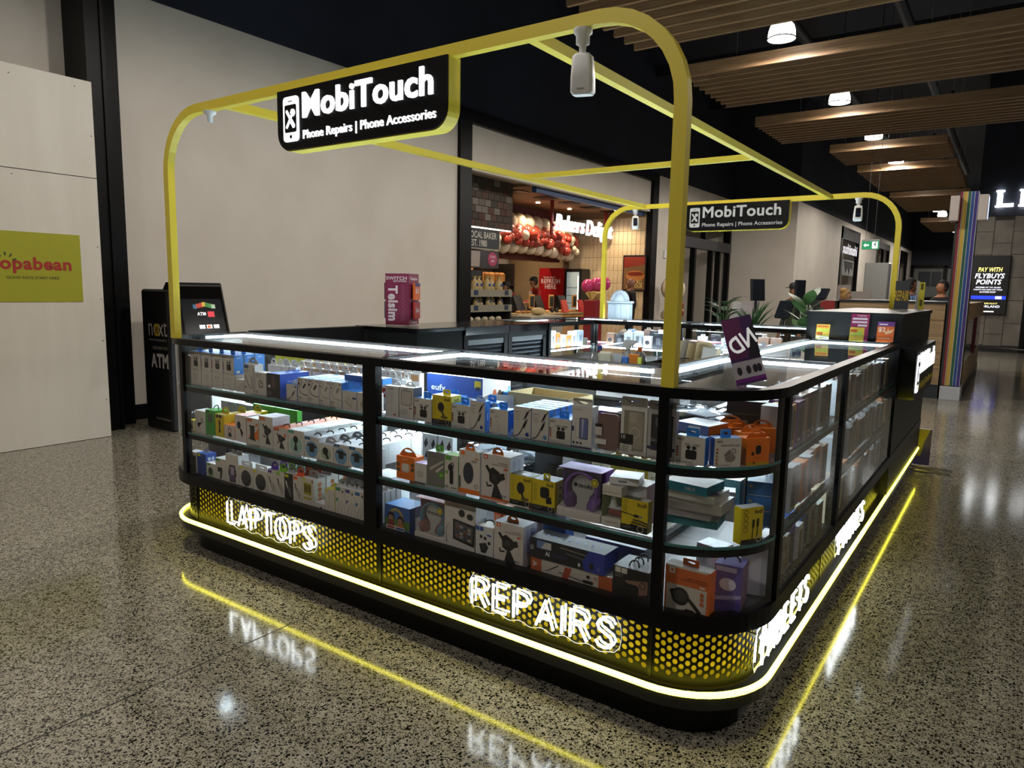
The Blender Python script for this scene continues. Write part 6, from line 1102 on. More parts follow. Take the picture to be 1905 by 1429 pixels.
# ceiling of the bakery
bc = struct('ceiling_bakery', Geo().box(-11.2, X0 - 0.1, 7.2, 14.5, 3.46, 3.5), mat('bakery_ceiling', 'a89a86', 0.7))
me = Geo().box(-9.6, X0 - 0.25, 0, 0.1, 3.40, 3.455).mesh('slat', M_wood)
for i in range(37): ob('slat', me, None, bc, (0, 9.6 + i * 0.132, 0))
for y in (9.9, 11.0, 12.0, 13.0, 14.0): ob('vent_panel', Geo().box(-8.1, -7.7, y, y + 0.35, 3.385, 3.4), M_blk, bc)
M_dl = mat('downlight', 'ffffff', emit=((1, 0.85, 0.6), 12))
for i, (x, y) in enumerate(((-8.4, 10.4), (-8.5, 11.8), (-8.5, 13.2), (-7.6, 13.9), (-9.8, 12.2), (-10.1, 13.4), (-9.9, 11.0))):  # extra rear positions are added to brighten the dark back shelves
    q = empty('downlight', (x, y, 3.38)); tag(q, '%s small warm downlight in the slatted bakery ceiling, rear ones added to brighten shelves' % ORD[i], 'downlight', 'bakery downlights')
    ob('lens', Geo().lathe([(0.05, 0.0), (0.05, 0.01)], 12), M_dl, q)
    ld = bpy.data.lights.new('downlight_beam', 'SPOT'); ld.energy = 120; ld.color = (1.0, 0.8, 0.55); ld.spot_size = math.radians(130); ld.spot_blend = 0.8; ld.shadow_soft_size = 0.05
    lo = bpy.data.objects.new('downlight_beam', ld); COL.objects.link(lo); lo.parent = q; lo.location = (0, 0, -0.02)
# brick pier and black menu boards
bp_ = struct('wall_brick_pier', Geo().box(-8.3, -7.62, 7.4, 9.56, 2.56, 3.46), mat('mortar', '4a423c', 0.9))
BR = [mat('brick_%s' % c, c, 0.85) for c in ('4f443c', '5a4238', '484039', '6f665e', '543a32', '7d756c')]
for r_ in range(7):
    for k in range(12):
        y = 7.42 + k * 0.19 - (0.095 if r_ % 2 else 0)
        if y < 7.36 or y > 9.4: continue
        ob('brick', Geo().bbox(-7.62, -7.6, y, y + 0.182, 2.565 + r_ * 0.128, 2.565 + r_ * 0.128 + 0.12, 0.004), BR[random.choice([0, 0, 1, 1, 2, 2, 3, 4, 5])], bp_)
ob('light_line', Geo().box(-7.64, -7.61, 7.6, 9.5, 2.54, 2.56), mat('warm_led', 'ffffff', emit=((1, 0.9, 0.7), 6)), bp_)
mb = empty('menu_board'); tag(mb, 'black bakery board with white condensed lettering below the brick pier', 'sign')
ob('board', Geo().box(-7.75, -7.6, 7.5, 9.12, 2.17, 2.52), C('15181b'), mb)
ob('board_frame', Geo().box(-7.6, -7.595, 7.5, 9.12, 2.16, 2.175).box(-7.6, -7.595, 9.105, 9.12, 2.17, 2.5), C('b8b0a0'), mb)
side_text(mb, 'lettering', 'YOUR LOCAL BAKER', 7.75, 9.02, 2.36, 2.48, -7.598, C('d8d2c4'), 0.01); side_text(mb, 'lettering', 'EST. 1980', 8.22, 8.72, 2.21, 2.33, -7.598, C('d8d2c4'), 0.01)
ms_ = empty('menu_screen'); tag(ms_, 'dim picture screen with a pink round badge under the bakery board', 'screen')
ob('screen', Geo().box(-7.75, -7.6, 7.5, 9.1, 1.82, 2.14), C('2c2226'), ms_)
g = Geo(); g.prism([(8.2, 1.84), (8.5, 1.84), (8.52, 2.12), (8.2, 2.12)], -7.6, -7.597, 0, 'x'); ob('picture', g, C('a8988c'), ms_)
g = Geo(); g.prism(ell(8.9, 1.99, 0.15, 0.13), -7.6, -7.596, 0, 'x'); ob('badge', g, C('b0305a'), ms_)
side_text(ms_, 'lettering', 'SCAN', 8.82, 8.98, 2.01, 2.06, -7.594, C('e8c8d0'), 0.02); side_text(ms_, 'lettering', 'APP', 8.84, 8.96, 1.93, 1.98, -7.594, C('e8c8d0'), 0.02)
# red bulkhead with balloon garland
struct('wall_bulkhead', Geo().box(-9.6, -9.35, 9.6, 14.2, 2.15, 3.4), M_dred)
bg = empty('balloon_garland', (0, 0, 0)); tag(bg, 'garland of terracotta, red and cream balloons over the bakery counter', 'balloon garland')
BC = {'t': mat('balloon_terracotta', '8a3d2e', 0.3), 'r': mat('balloon_red', 'a03a2c', 0.28), 'c': mat('balloon_cream', 'd8c8ae', 0.3)}
def balloon(parent, m, x, y, z, r):
    g = Geo().sphere((0, 0, 0), r, 14, 9, 0, (1, 1, 1.08)); g.lathe([(r * 0.02, -r * 1.1), (r * 0.1, -r * 1.16), (r * 0.02, -r * 1.18)], 8)
    return ob('balloon', g, m, parent, (x, y, z), rot=(random.uniform(-0.6, 0.6), random.uniform(-0.6, 0.6), 0))
rb = random.Random(4)
for k in range(11):
    t = k / 10; y = 10.35 + 3.55 * t; zc = 2.62 - 0.05 * t + 0.08 * math.sin(t * 3)
    balloon(bg, BC['c'], -9.02, y, zc + 0.3, 0.2); balloon(bg, BC['t'], -8.92, y + 0.18, zc + 0.06, 0.2)
    balloon(bg, BC['c'], -9.0, y + 0.1, zc - 0.24, 0.17)
    for j in range(4): balloon(bg, BC[rb.choice('rrtrc')], -8.76 + rb.uniform(-0.05, 0.05), y + rb.uniform(-0.15, 0.2), zc + rb.uniform(-0.22, 0.12), rb.uniform(0.065, 0.12))
# script sign
bs = empty('bakery_sign'); tag(bs, 'lit white script bakery name hanging between red posts', 'sign')
side_text(bs, 'lettering', 'Bakers', 11.7, 12.98, 2.76, 3.12, -7.97, mat('bakery_lit', 'ffffff', emit=((0.93, 0.97, 1.0), 1.05)), 0.012, 0.05, 0.15)
side_text(bs, 'lettering', 'Delight', 13.08, 14.4, 2.62, 3.1, -7.97, mat('bakery_lit'), 0.012, 0.05, 0.15)
ob('backing_rail', Geo().box(-8.03, -8.0, 11.6, 14.3, 2.84, 2.9), C('9a2a24'), bs)
for y in (11.62, 14.15): ob('post', Geo().box(-8.05, -8.0, y, y + 0.07, 2.65, 3.42), C('9a2a24'), bs)
# bread stand
sd = empty('bread_stand'); tag(sd, 'dark bread stand with silver tray fronts below the bakery screen', 'display stand')
ob('frame', Geo().box(-8.3, -7.5, 7.6, 7.64, 0, 1.8).box(-8.3, -7.5, 9.36, 9.4, 0, 1.3).box(-8.3, -8.25, 7.6, 9.4, 0, 1.8), C('1d1d1e'), sd)
for z in (0.82, 1.1, 1.38):
    ob('tray', Geo().box(-8.2, -7.5, 7.64, 9.36, z - 0.03, z), M_steel, sd); ob('tray_front', Geo().box(-7.5, -7.48, 7.64, 9.4, z - 0.09, z + 0.04), mat('tray_beige', '9c9684', 0.4, 0.3), sd)
    for y in (8.2, 9.15): ob('price_tag', Geo().box(-7.48, -7.475, y, y + 0.12, z - 0.06, z + 0.03), C('24344c'), sd)
def bread_bag(x, y, z, s, label, group):
    o = empty('bread_bag', (x, y, z)); tag(o, label, 'bread bag', group)
    g = Geo(); R = []
    for zz, rx, ry in ((0, 0.07, 0.08), (0.03, 0.08, 0.09), (0.14, 0.075, 0.085), (0.2, 0.06, 0.07), (0.23, 0.02, 0.025), (0.25, 0.025, 0.03), (0.29, 0.05, 0.06)): R.append([(rx * s * math.cos(2 * PI * i / 12), ry * s * math.sin(2 * PI * i / 12), zz * s) for i in range(12)])
    ob('bag', g.rings(R), mat('bread_wrap', 'c8ae78', 0.3), o)
    g = Geo().sphere((0.072 * s, 0.0, 0.13 * s), 0.035 * s, 10, 6, 0, (0.3, 1, 1)); ob('blue_label', g, C('2a4a8a'), o)
    ob('neck_tie', Geo().lathe([(0.024 * s, 0.225 * s), (0.026 * s, 0.235 * s), (0.024 * s, 0.245 * s)], 8), C('e8e0d0'), o)
for i in range(8): bread_bag(-7.7 + 0.05 * (i % 2), 7.85 + i * 0.19, 1.38, 1.0, '%s tied bread bag with blue label on the stand top tray' % ORD[i], 'bread bags top tray')
for i in range(8): bread_bag(-7.7 + 0.05 * (i % 2), 7.9 + i * 0.19, 1.1, 0.75, '%s small roll bag on the lower tray of the bread stand' % ORD[i], 'roll bags lower tray')
for i in range(5):
    tag(ob('bread_roll', Geo().sphere((0, 0, 0.05), 0.06, 12, 8, 0, (1, 1.3, 0.8)), C('d8c8a8', 0.7), None, (-7.65, 8.3 + i * 0.22, 0.822)), '%s pale bread roll on the lowest tray of the stand' % ORD[i], 'bread roll', 'rolls lowest tray')
tag(ob('bakery_crate', Geo().bbox(-7.6, -7.1, 9.5, 10.7, 0.0, 0.92, 0.01), C('a39a86', 0.6)), 'beige front block at the end of the bakery counter', 'counter block')
tag(ob('bread_bag_lying', Geo().sphere((0, 0, 0.08), 0.1, 14, 8, 0, (1.0, 2.4, 0.8)), mat('bread_wrap'), None, (-7.4, 10.2, 0.92)), 'large wrapped loaf lying on the beige block', 'bread')
# wall shelving with loaves
ws = empty('bread_shelving'); tag(ws, 'dark back wall shelving full of rolls and baguettes', 'shelving')
g = Geo()
ob('frame', Geo().box(-11.1, -10.4, 10.4, 10.45, 0.3, 2.1).box(-11.1, -10.4, 12.2, 12.25, 0.3, 2.1).box(-11.1, -10.4, 13.6, 13.65, 0.3, 2.1).box(-11.15, -11.1, 10.4, 13.65, 0.3, 2.1), C('2c2622'), ws)
for z in (0.85, 1.2, 1.56): ob('shelf', Geo().box(-11.1, -10.35, 10.45, 13.6, z - 0.03, z), C('3a3029'), ws)
M_br = [mat('crust_%s' % c, c, 0.6) for c in ('b07a3c', 'c08c4c', '9a6530', 'c9a060')]
rb = random.Random(9)
for z in (1.2, 0.85):
    for i in range(14):
        for j in range(2):
            tag(ob('roll', Geo().sphere((0, 0, 0.07), 0.085, 12, 7, 0, (1, 1.2, 0.85)), M_br[rb.randrange(4)], None, (-10.5 - 0.02 * j, 11.9 + i * 0.125 if i > 2 else 10.6 + i * 0.3, z + 0.12 * j)), '%s golden roll, %s layer, %s of the back wall shelving' % (ORD[i], 'upper' if j else 'lower', 'upper shelf' if z > 1 else 'lower shelf'), 'bread roll', 'rolls on shelving')
for i in range(9): tag(ob('baguette', Geo().tube([(0, 0, 0), (0.02, 0.04, 0.15), (0.0, 0.1, 0.36), (-0.02, 0.16, 0.5)], [0.02, 0.05, 0.05, 0.02], 8), M_br[i % 3], None, (-10.6, 11.0 + i * 0.12, 1.6)), '%s upright baguette on the top shelf behind the counter' % ORD[i], 'baguette', 'baguettes')
for i in range(5): tag(ob('loaf', Geo().bbox(-0.12, 0.12, -0.1, 0.1, 0, 0.3, 0.05), M_br[2 if i % 2 else 0], None, (-10.6, 12.35 + i * 0.23, 1.56), 0.2), '%s large dark loaf on the top shelf behind the counter' % ORD[i], 'loaf', 'top shelf loaves')
# counter with registers
bk = empty('bakery_counter'); tag(bk, 'lit oak fronted bakery counter under the balloons', 'counter')
ob('body', Geo().box(-9.0, -8.42, 10.9, 13.9, 0, 0.86), C('2c2622'), bk); ob('top', Geo().box(-9.05, -8.38, 10.9, 13.9, 0.86, 0.9), mat('counter_top', 'd8c094', 0.3), bk)
for i in range(6): ob('front_panel', Geo().bbox(-8.42, -8.4, 10.92 + i * 0.495, 11.4 + i * 0.495, 0.3, 0.84, 0.006), mat('counter_oak', 'c8924c', 0.4), bk)
for i, y in enumerate((11.5, 12.35, 13.45)):
    e = empty('cash_register', (-8.75, y, 0.9)); tag(e, 'black cash register with oak framed customer screen, %s' % ('beside the bread stand', 'in front of the capped worker', 'before the drinks fridge')[i], 'cash register', 'bakery registers')
    g = Geo(); g.prism([(-0.22, 0), (0.1, 0), (0.1, 0.05), (-0.05, 0.4), (-0.1, 0.4), (-0.22, 0.1)], -0.2, 0.12, 0, 'y'); ob('terminal', g, C('151517'), e)
    g = Geo(); g.bbox(0.14, 0.17, 0.16, 0.38, 0.1, 0.42, 0.008); ob('oak_frame', g, mat('counter_oak'), e); ob('screen', Geo().box(0.17, 0.173, 0.19, 0.35, 0.14, 0.38), C('1c2a2a'), e)
rb = random.Random(2)
for i in range(14):
    y = 11.1 + i * 0.2; k = rb.randrange(3)
    if k < 2: tag(ob('pastry', Geo().sphere((0, 0, 0.03), 0.06, 10, 6, 0, (1.1, 1.4, 0.55)), M_br[rb.randrange(4)], None, (-8.5, y, 0.9)), 'glazed pastry on the bakery counter, place %s along it' % ORD[i], 'pastry', 'counter pastries')
    else: tag(ob('jar', Geo().lathe([(0.035, 0), (0.04, 0.02), (0.04, 0.09), (0.025, 0.1), (0.025, 0.12)], 10), C('1a1a1c'), None, (-8.48, y, 0.9)), 'small dark jar on the bakery counter, place %s along it' % ORD[i], 'jar', 'counter jars')
for i, (y, c) in enumerate(((12.95, 'b8463c'), (13.75, 'a82c34'))):
    tag(ob('flyer_stand', Geo().prism([(-8.42, 0.9), (-8.34, 0.9), (-8.44, 1.2), (-8.46, 1.2)], y - 0.12, y + 0.12, 0, 'y'), C(c)), 'red promotional flyer stand on the bakery counter, %s' % ('between two registers', 'near the pink balloons')[i], 'flyer stand')
# drinks fridge
fg = empty('drinks_fridge'); tag(fg, 'red sided drinks fridge reading REFRESH HERE with lit glass door', 'fridge')
ob('red_side', Geo().box(-9.85, -9.08, 14.0, 14.05, 0, 2.0), C('a8141c', 0.35), fg); ob('cabinet', Geo().box(-9.05, -8.55, 13.98, 14.4, 0, 1.98), C('161618'), fg)
ob('door_glass', Geo().box(-8.98, -8.62, 13.97, 13.98, 0.9, 1.9), mat('fridge_glow', 'b8c4c4', 0.2, emit=('b8d0d0', 0.25)), fg)
for z in (1.1, 1.3, 1.5): ob('wire_shelf', Geo().box(-8.97, -8.63, 13.962, 13.97, z, z + 0.012), C('6a7478'), fg)
ob('light_strip', Geo().box(-8.645, -8.63, 13.96, 13.97, 0.92, 1.8), mat('warm_led'), fg)
for s, z0, z1, x0, x1 in (('"Time for a break?"', 1.74, 1.79, -9.72, -9.35), ('REFRESH', 1.6, 1.72, -9.78, -9.2), ('HERE', 1.46, 1.58, -9.66, -9.32)):
    g = Geo(); text_flat(g, s, x0, x1, z0, z1, 13.998, 0, 0.02); ob('lettering', g, C('e8d8d0'), fg)
g = Geo().lathe([(0.1, 0.6), (0.12, 0.8), (0.11, 1.0), (0.04, 1.2), (0.04, 1.35)], 10, (-9.35, 14.0, 0)); ob('bottle_print', Geo().prism([(-9.5, 0.7), (-9.25, 0.7), (-9.26, 1.0), (-9.32, 1.15), (-9.33, 1.32), (-9.42, 1.32), (-9.43, 1.15), (-9.49, 1.0)], 13.996, 14.0, 0, 'y'), C('3a1512'), fg)
# poster
ps = empty('hot_dog_poster'); tag(ps, 'black framed hot dog poster on the cream tiled wall', 'poster')
ob('poster_frame', Geo().box(-7.62, -6.99, 14.43, 14.458, 1.44, 2.33), C('141414'), ps); ob('print', Geo().box(-7.59, -7.02, 14.427, 14.43, 1.48, 2.29), C('7a5a3a'), ps)
g = Geo(); g.prism([(-7.59, 2.02), (-7.02, 2.1), (-7.02, 2.29), (-7.59, 2.29)], 14.425, 14.427, 0, 'y'); ob('red_cloth', g, C('8a3224'), ps)
g = Geo(); g.prism(ell(-7.27, 1.82, 0.26, 0.13), 14.423, 14.427, 0, 'y'); ob('bun', g, C('b8763c'), ps)
g = Geo(); g.prism(ell(-7.27, 1.87, 0.22, 0.05), 14.42, 14.423, 0, 'y'); ob('sausage', g, C('7a2c1a'), ps)
for s, x0, x1, z0, z1 in (('ALL', -7.24, -7.06, 1.62, 1.72), ('FLAVOUR', -7.5, -7.06, 1.52, 1.61)):
    g = Geo(); text_flat(g, s, x0, x1, z0, z1, 14.42, 0, 0.02); ob('lettering', g, C('d8c07a'), ps)
# heart balloons and hamper
hb = empty('heart_balloons', (0, 0, 0)); tag(hb, 'bunch of pink balloons on a gift hamper in the bakery', 'balloons')
for i, (x, z) in enumerate(((-7.75, 1.54), (-7.57, 1.58), (-7.44, 1.6))): ob('balloon', Geo().sphere((x, 12.9 + 0.1 * i, z), 0.16, 16, 10, 0, (1, 1, 1.05)), mat('balloon_pink', 'c8407a', 0.2), hb)
g = Geo()
for i in range(9):
    a = i * 0.7; g.prism([(-7.57 + 0.03 * math.cos(a), 1.2), (-7.57 + 0.2 * math.cos(a), 1.38), (-7.57 + 0.1 * math.cos(a + 0.6), 1.42)], 12.7 + 0.02 * i, 12.905 + 0.02 * i, 0, 'y')
ob('tissue', g, C('c8a86a'), hb); ob('hamper_box', Geo().bbox(-7.75, -7.4, 12.7, 13.0, 0.0, 1.22, 0.02), C('8c2430'), hb)
bc2 = empty('balloon_column', (0, 0, 0)); tag(bc2, 'balloon column with one giant cream balloon above red and white ones', 'balloon column')
balloon(bc2, BC['c'], -6.45, 14.9, 1.52, 0.3)
rb = random.Random(8)
for k in range(16): a = k * 2.4; balloon(bc2, BC[rb.choice('ttrcc')], -6.45 + 0.18 * math.cos(a), 14.9 + 0.18 * math.sin(a), 1.12 - 0.065 * k, rb.uniform(0.1, 0.15))

# ------------------------------------------------------------------ people
def person(label, loc, rz, height=1.72, top='222226', legs='1c1d22', skin='a8765a', hair='241a14', cap=None, bald=False, bun=False, lean=0.0, stripe=None, apron=None, arms='down'):
    k = height / 1.75; V = []; E = []; Rr = []
    def j(x, y, z, rx, ry=None): V.append((x * k, y * k, z * k)); Rr.append((rx * k, (ry or rx) * k)); return len(V) - 1
    pel = j(0, 0, 0.95, 0.15, 0.11); wa = j(0, -0.02 * lean, 1.1, 0.135, 0.1); ch = j(0, -0.12 * lean, 1.3, 0.165, 0.115); sh_ = j(0, -0.18 * lean, 1.42, 0.13, 0.09); nk = j(0, -0.22 * lean, 1.5, 0.055); hd_ = j(0, -0.25 * lean, 1.56, 0.05)
    E += [(pel, wa), (wa, ch), (ch, sh_), (sh_, nk), (nk, hd_)]
    for s in (-1, 1):
        hp = j(s * 0.095, 0, 0.88, 0.095); kn = j(s * 0.1, -0.01, 0.5, 0.065); an = j(s * 0.1, 0.02, 0.09, 0.045); to = j(s * 0.11, -0.13, 0.045, 0.042)
        E += [(pel, hp), (hp, kn), (kn, an), (an, to)]
        so = j(s * 0.2, -0.17 * lean, 1.4, 0.065)
        if arms == 'fwd': el = j(s * 0.25, -0.1 - 0.1 * lean, 1.14, 0.048); wr = j(s * 0.16, -0.33 - 0.1 * lean, 1.1, 0.034); hn = j(s * 0.14, -0.4 - 0.1 * lean, 1.1, 0.032)
        else: el = j(s * 0.26, 0.02, 1.12, 0.048); wr = j(s * 0.26, -0.06, 0.88, 0.034); hn = j(s * 0.26, -0.09, 0.79, 0.032)
        E += [(sh_, so), (so, el), (el, wr), (wr, hn)]
    me = bpy.data.meshes.new('person_skeleton'); me.from_pydata(V, E, []); me.update()
    o = bpy.data.objects.new('person_skeleton', me); COL.objects.link(o)
    md = o.modifiers.new('skin', 'SKIN'); md.use_smooth_shade = True
    for i, q in enumerate(me.skin_vertices[0].data): q.radius = Rr[i]; q.use_root = (i == 0)
    ss = o.modifiers.new('sub', 'SUBSURF'); ss.levels = 1; ss.render_levels = 1
    dg = bpy.context.evaluated_depsgraph_get(); ev = bpy.data.meshes.new_from_object(o.evaluated_get(dg))
    g = Geo(); mats = [C(top, 0.8), C(legs, 0.8), C(skin, 0.5), C('161616', 0.5), C(hair, 0.7), C('e8e4dc', 0.4)]
    g.v = [tuple(v.co) for v in ev.vertices]
    for p in ev.polygons:
        c = p.center / k; mi = 0
        if c.z < 0.08: mi = 3
        elif c.z < 0.93 and abs(c.x) < 0.21: mi = 1
        elif c.z > 1.475 and abs(c.x) < 0.1: mi = 2
        elif (arms == 'fwd' and c.y < -0.3 - 0.1 * lean) or (arms != 'fwd' and abs(c.x) > 0.21 and c.z < 0.88): mi = 2
        g.f.append(list(p.vertices)); g.m.append(mi); g.sm.append(True)
    bpy.data.objects.remove(o); bpy.data.meshes.remove(me); bpy.data.meshes.remove(ev)
    cx, cy, cz = 0, (-0.27 * lean) * k, 1.63 * k
    st = len(g.v); g.sphere((cx, cy, cz), 0.1 * k, 18, 14, 2, (0.78, 0.95, 1.2))
    for i in range(st, len(g.v)):                                  # jaw narrows to the chin
        x, y, z = g.v[i]; t = max(0, (cz - z) / (0.12 * k)); g.v[i] = (x * (1 - 0.28 * t * t), y - 0.012 * k * t, z)
    g.add([(cx - 0.014 * k, cy - 0.09 * k, cz - 0.025 * k), (cx + 0.014 * k, cy - 0.09 * k, cz - 0.025 * k), (cx, cy - 0.118 * k, cz - 0.03 * k), (cx, cy - 0.092 * k, cz + 0.02 * k)], [(0, 2, 3), (2, 1, 3), (0, 1, 2)], 2, True)
    for s in (-1, 1):
        g.sphere((cx + s * 0.077 * k, cy + 0.005 * k, cz - 0.005 * k), 0.024 * k, 8, 6, 2, (0.35, 0.7, 1.1))
        g.sphere((cx + s * 0.03 * k, cy - 0.085 * k, cz + 0.012 * k), 0.011 * k, 8, 5, 5, (1.2, 0.5, 0.7)); g.sphere((cx + s * 0.03 * k, cy - 0.09 * k, cz + 0.012 * k), 0.006 * k, 6, 4, 3)
    g.add([(cx - 0.024 * k, cy - 0.094 * k, cz - 0.062 * k), (cx + 0.024 * k, cy - 0.094 * k, cz - 0.062 * k), (cx + 0.02 * k, cy - 0.094 * k, cz - 0.07 * k), (cx - 0.02 * k, cy - 0.094 * k, cz - 0.07 * k)], [(0, 1, 2, 3)], 3)
    for s in (-1, 1):                                              # fingers
        hx, hy, hz = (0.14, -0.4 - 0.1 * lean, 1.1) if arms == 'fwd' else (0.26, -0.09, 0.79)
        for f_ in range(4):
            dx = (f_ - 1.5) * 0.017; L_ = (0.06, 0.07, 0.068, 0.052)[f_]
            P = [(s * hx + dx, hy, hz), (s * hx + dx, hy - 0.04, hz - 0.01), (s * hx + dx, hy - 0.04 - L_, hz - 0.04)] if arms == 'fwd' else [(s * hx, hy + dx, hz), (s * hx, hy + dx, hz - 0.05), (s * hx - s * 0.012, hy + dx, hz - 0.05 - L_)]
            g.tube([tuple(c * k for c in p) for p in P], [0.011 * k, 0.01 * k, 0.007 * k], 6, 2)
        P = [(s * hx - s * 0.02, hy, hz + 0.01), (s * hx - s * 0.05, hy - 0.03, hz - 0.01), (s * hx - s * 0.055, hy - 0.06, hz - 0.03)]
        g.tube([tuple(c * k for c in p) for p in P], [0.012 * k, 0.01 * k, 0.008 * k], 6, 2)
    p = ob('person', g, mats, None, loc, rz); tag(p, label, 'person')
    if not bald:
        h = Geo().sphere((cx, cy + 0.012 * k, cz + 0.022 * k), 0.106 * k, 18, 12, 0, (0.82, 0.97, 1.14))
        h.v = [v if not (v[1] < cy - 0.045 * k and v[2] < cz + 0.06 * k) else (v[0] * 0.8, cy - 0.02 * k, v[2]) for v in h.v]; h.v = [v if v[2] > cz - 0.07 * k else (v[0] * .8, max(v[1], cy + 0.02 * k), cz - 0.07 * k) for v in h.v]
        if bun:
            h.sphere((cx, cy + 0.05 * k, cz + 0.11 * k), 0.07 * k, 12, 8)
            for q in range(9): a = q * 0.7; h.tube([(cx + 0.05 * math.cos(a) * k, cy + (0.05 + 0.05 * math.sin(a)) * k, cz + 0.12 * k), (cx + 0.11 * math.cos(a) * k, cy + (0.05 + 0.09 * math.sin(a)) * k, cz + (0.15 + 0.03 * math.sin(q)) * k)], [0.014 * k, 0.003 * k], 5)
        ob('hair', h, C(hair, 0.8), p)
    if cap:
        c_ = Geo().lathe([(0.105 * k, 0.03 * k), (0.11 * k, 0.07 * k), (0.095 * k, 0.12 * k), (0.04 * k, 0.145 * k)], 16, (cx, cy, cz)); c_.v = [(v[0] * 0.85, v[1], v[2]) for v in c_.v]
        ob('cap', c_, C(cap, 0.7), p); ob('cap_peak', Geo().prism([(cx - 0.075 * k, cy - 0.08 * k), (cx + 0.075 * k, cy - 0.08 * k), (cx + 0.05 * k, cy - 0.17 * k), (cx - 0.05 * k, cy - 0.17 * k)], cz + 0.04 * k, cz + 0.05 * k), C(cap, 0.7), p)
    if stripe:
        for s in (-1, 1):
            for dy in (-0.03, 0.0, 0.03): ob('sleeve_stripe', Geo().tube([(s * 0.2 * k, (dy - 0.17 * lean) * k, 1.455 * k), (s * 0.275 * k, dy * k, 1.34 * k), (s * 0.31 * k, dy * k, 1.15 * k)], 0.009 * k, 5), C(stripe, 0.6), p)
    if apron:
        ob('apron', Geo().prism([(-0.14 * k, 0.7 * k), (0.14 * k, 0.7 * k), (0.14 * k, 1.15 * k), (0.09 * k, 1.4 * k), (-0.09 * k, 1.4 * k), (-0.14 * k, 1.15 * k)], (-0.145 - 0.16 * lean) * k, (-0.14 - 0.16 * lean) * k, 0, 'y'), C(apron, 0.7), p)
    return p
person('bakery worker in a dark cap and red white shirt looking down at the counter', (-9.35, 13.25, 0), -0.55, 1.74, top='b0342c', apron='c8bcb0', cap='26221f', lean=0.6, arms='fwd', hair='1c1512')
person('bakery worker with dark cap bending low behind the bread stand', (-9.3, 12.2, 0), -0.4, 1.6, top='9a2c26', cap='1d1a18', lean=1.3, arms='fwd', hair='1c1512')
person('bald man in a black jacket facing the bakery counter beside the poster', (-6.98, 13.6, 0), -0.75, 1.74, top='101014', legs='15161a', skin='8a5f4a', bald=True)
person('person in an olive green jacket and dark cap behind the plants', (-2.48, 10.5, 0), -0.6, 1.62, top='3f4a38', cap='2a2c2c', hair='2a2420')
person('person with messy blond bun and dark top behind the red panel', (-1.9, 11.7, 0), 1.7, 1.52, top='1c1c1e', hair='a8824c', bun=True, skin='b88c70')
person('dark haired man in a black jacket with pale blue sleeve stripes', (-0.98, 12.4, 0), 1.9, 1.75, top='15161c', stripe='7a9ad0', hair='141010', skin='8a5c44')
person('man in black facing the striped jacket man, partly behind the rainbow column', (-0.52, 12.6, 0), -0.8, 1.72, top='121214', hair='141010', skin='a8704e')

# ------------------------------------------------------------------ cafe kiosk beyond: counters, screens, plants
ck = empty('cafe_counter'); tag(ck, 'low green sided cafe counter holding the plants behind the rear row', 'counter')
ob('body', Geo().box(-2.9, -1.1, 5.8, 6.9, 0, 0.8), C('2a4038'), ck); ob('top', Geo().bbox(-2.95, -1.05, 5.75, 6.95, 0.8, 0.84, 0.005), C('3a4a44'), ck)
wc = empty('oak_counter'); tag(wc, 'oak panelled counter with dark base beside the rainbow column', 'counter')
ob('base', Geo().box(-1.6, -0.24, 9.72, 11.0, 0, 0.2), C('17191c'), wc)
for i in range(5): 
    z0 = 0.2 + i * 0.23; ob('plank', Geo().bbox(-1.62, -0.24, 9.68, 9.72, z0, z0 + 0.226, 0.003), M_oak, wc)
ob('core', Geo().box(-1.6, -0.24, 9.72, 11.0, 0.2, 1.35), C('2c261f'), wc); ob('top', Geo().box(-1.63, -0.235, 9.66, 11.05, 1.352, 1.38), C('1c1c1c'), wc)
rd = empty('dark_counter'); tag(rd, 'dark counter with a bright red front panel next to the oak counter', 'counter')
ob('body', Geo().box(-2.1, -1.64, 9.5, 11.0, 0, 1.36), C('1a1b1f'), rd); ob('red_panel', Geo().box(-1.85, -1.65, 9.49, 9.5, 1.15, 1.36), C('8a1c1a'), rd)
def screen(label, x, y, z, w, h, rz, tilt, stand=0.3):
    e = empty('sales_screen', (x, y, z), rz); tag(e, label, 'screen', 'cafe screens')
    q = ob('housing', Geo().bbox(-w / 2, w / 2, 0, 0.035, 0, h, 0.006), C('1b1c20', 0.4), e, (0, 0, stand), rot=(tilt, 0, 0)); ob('display', Geo().box(-w / 2 + 0.012, w / 2 - 0.012, -0.002, 0.0, 0.012, h - 0.012), mat('dim_display', '22262d', 0.2), q)
    ob('pole', Geo().lathe([(0.015, 0), (0.015, stand + 0.05)], 10, (0, 0.05, 0)), C('15151a'), e); ob('foot', Geo().lathe([(0.08, 0), (0.08, 0.012)], 16, (0, 0.05, 0)), C('15151a'), e)
screen('tall dark sales screen turned away above the dark leafy plant', -1.95, 6.65, 0.84, 0.2, 0.26, 1.0, -0.1, 0.52)
screen('tilted tablet screen between the palm and the rubber plant', -1.62, 6.4, 0.84, 0.18, 0.22, -0.3, -0.5, 0.34)
screen('upright dark screen in front of the green jacket person', -1.5, 6.75, 0.84, 0.16, 0.27, 1.1, 0.0, 0.5)
screen('tilted screen on the dark counter beside the red panel', -1.95, 9.7, 1.36, 0.26, 0.2, -0.3, -0.6, 0.02)
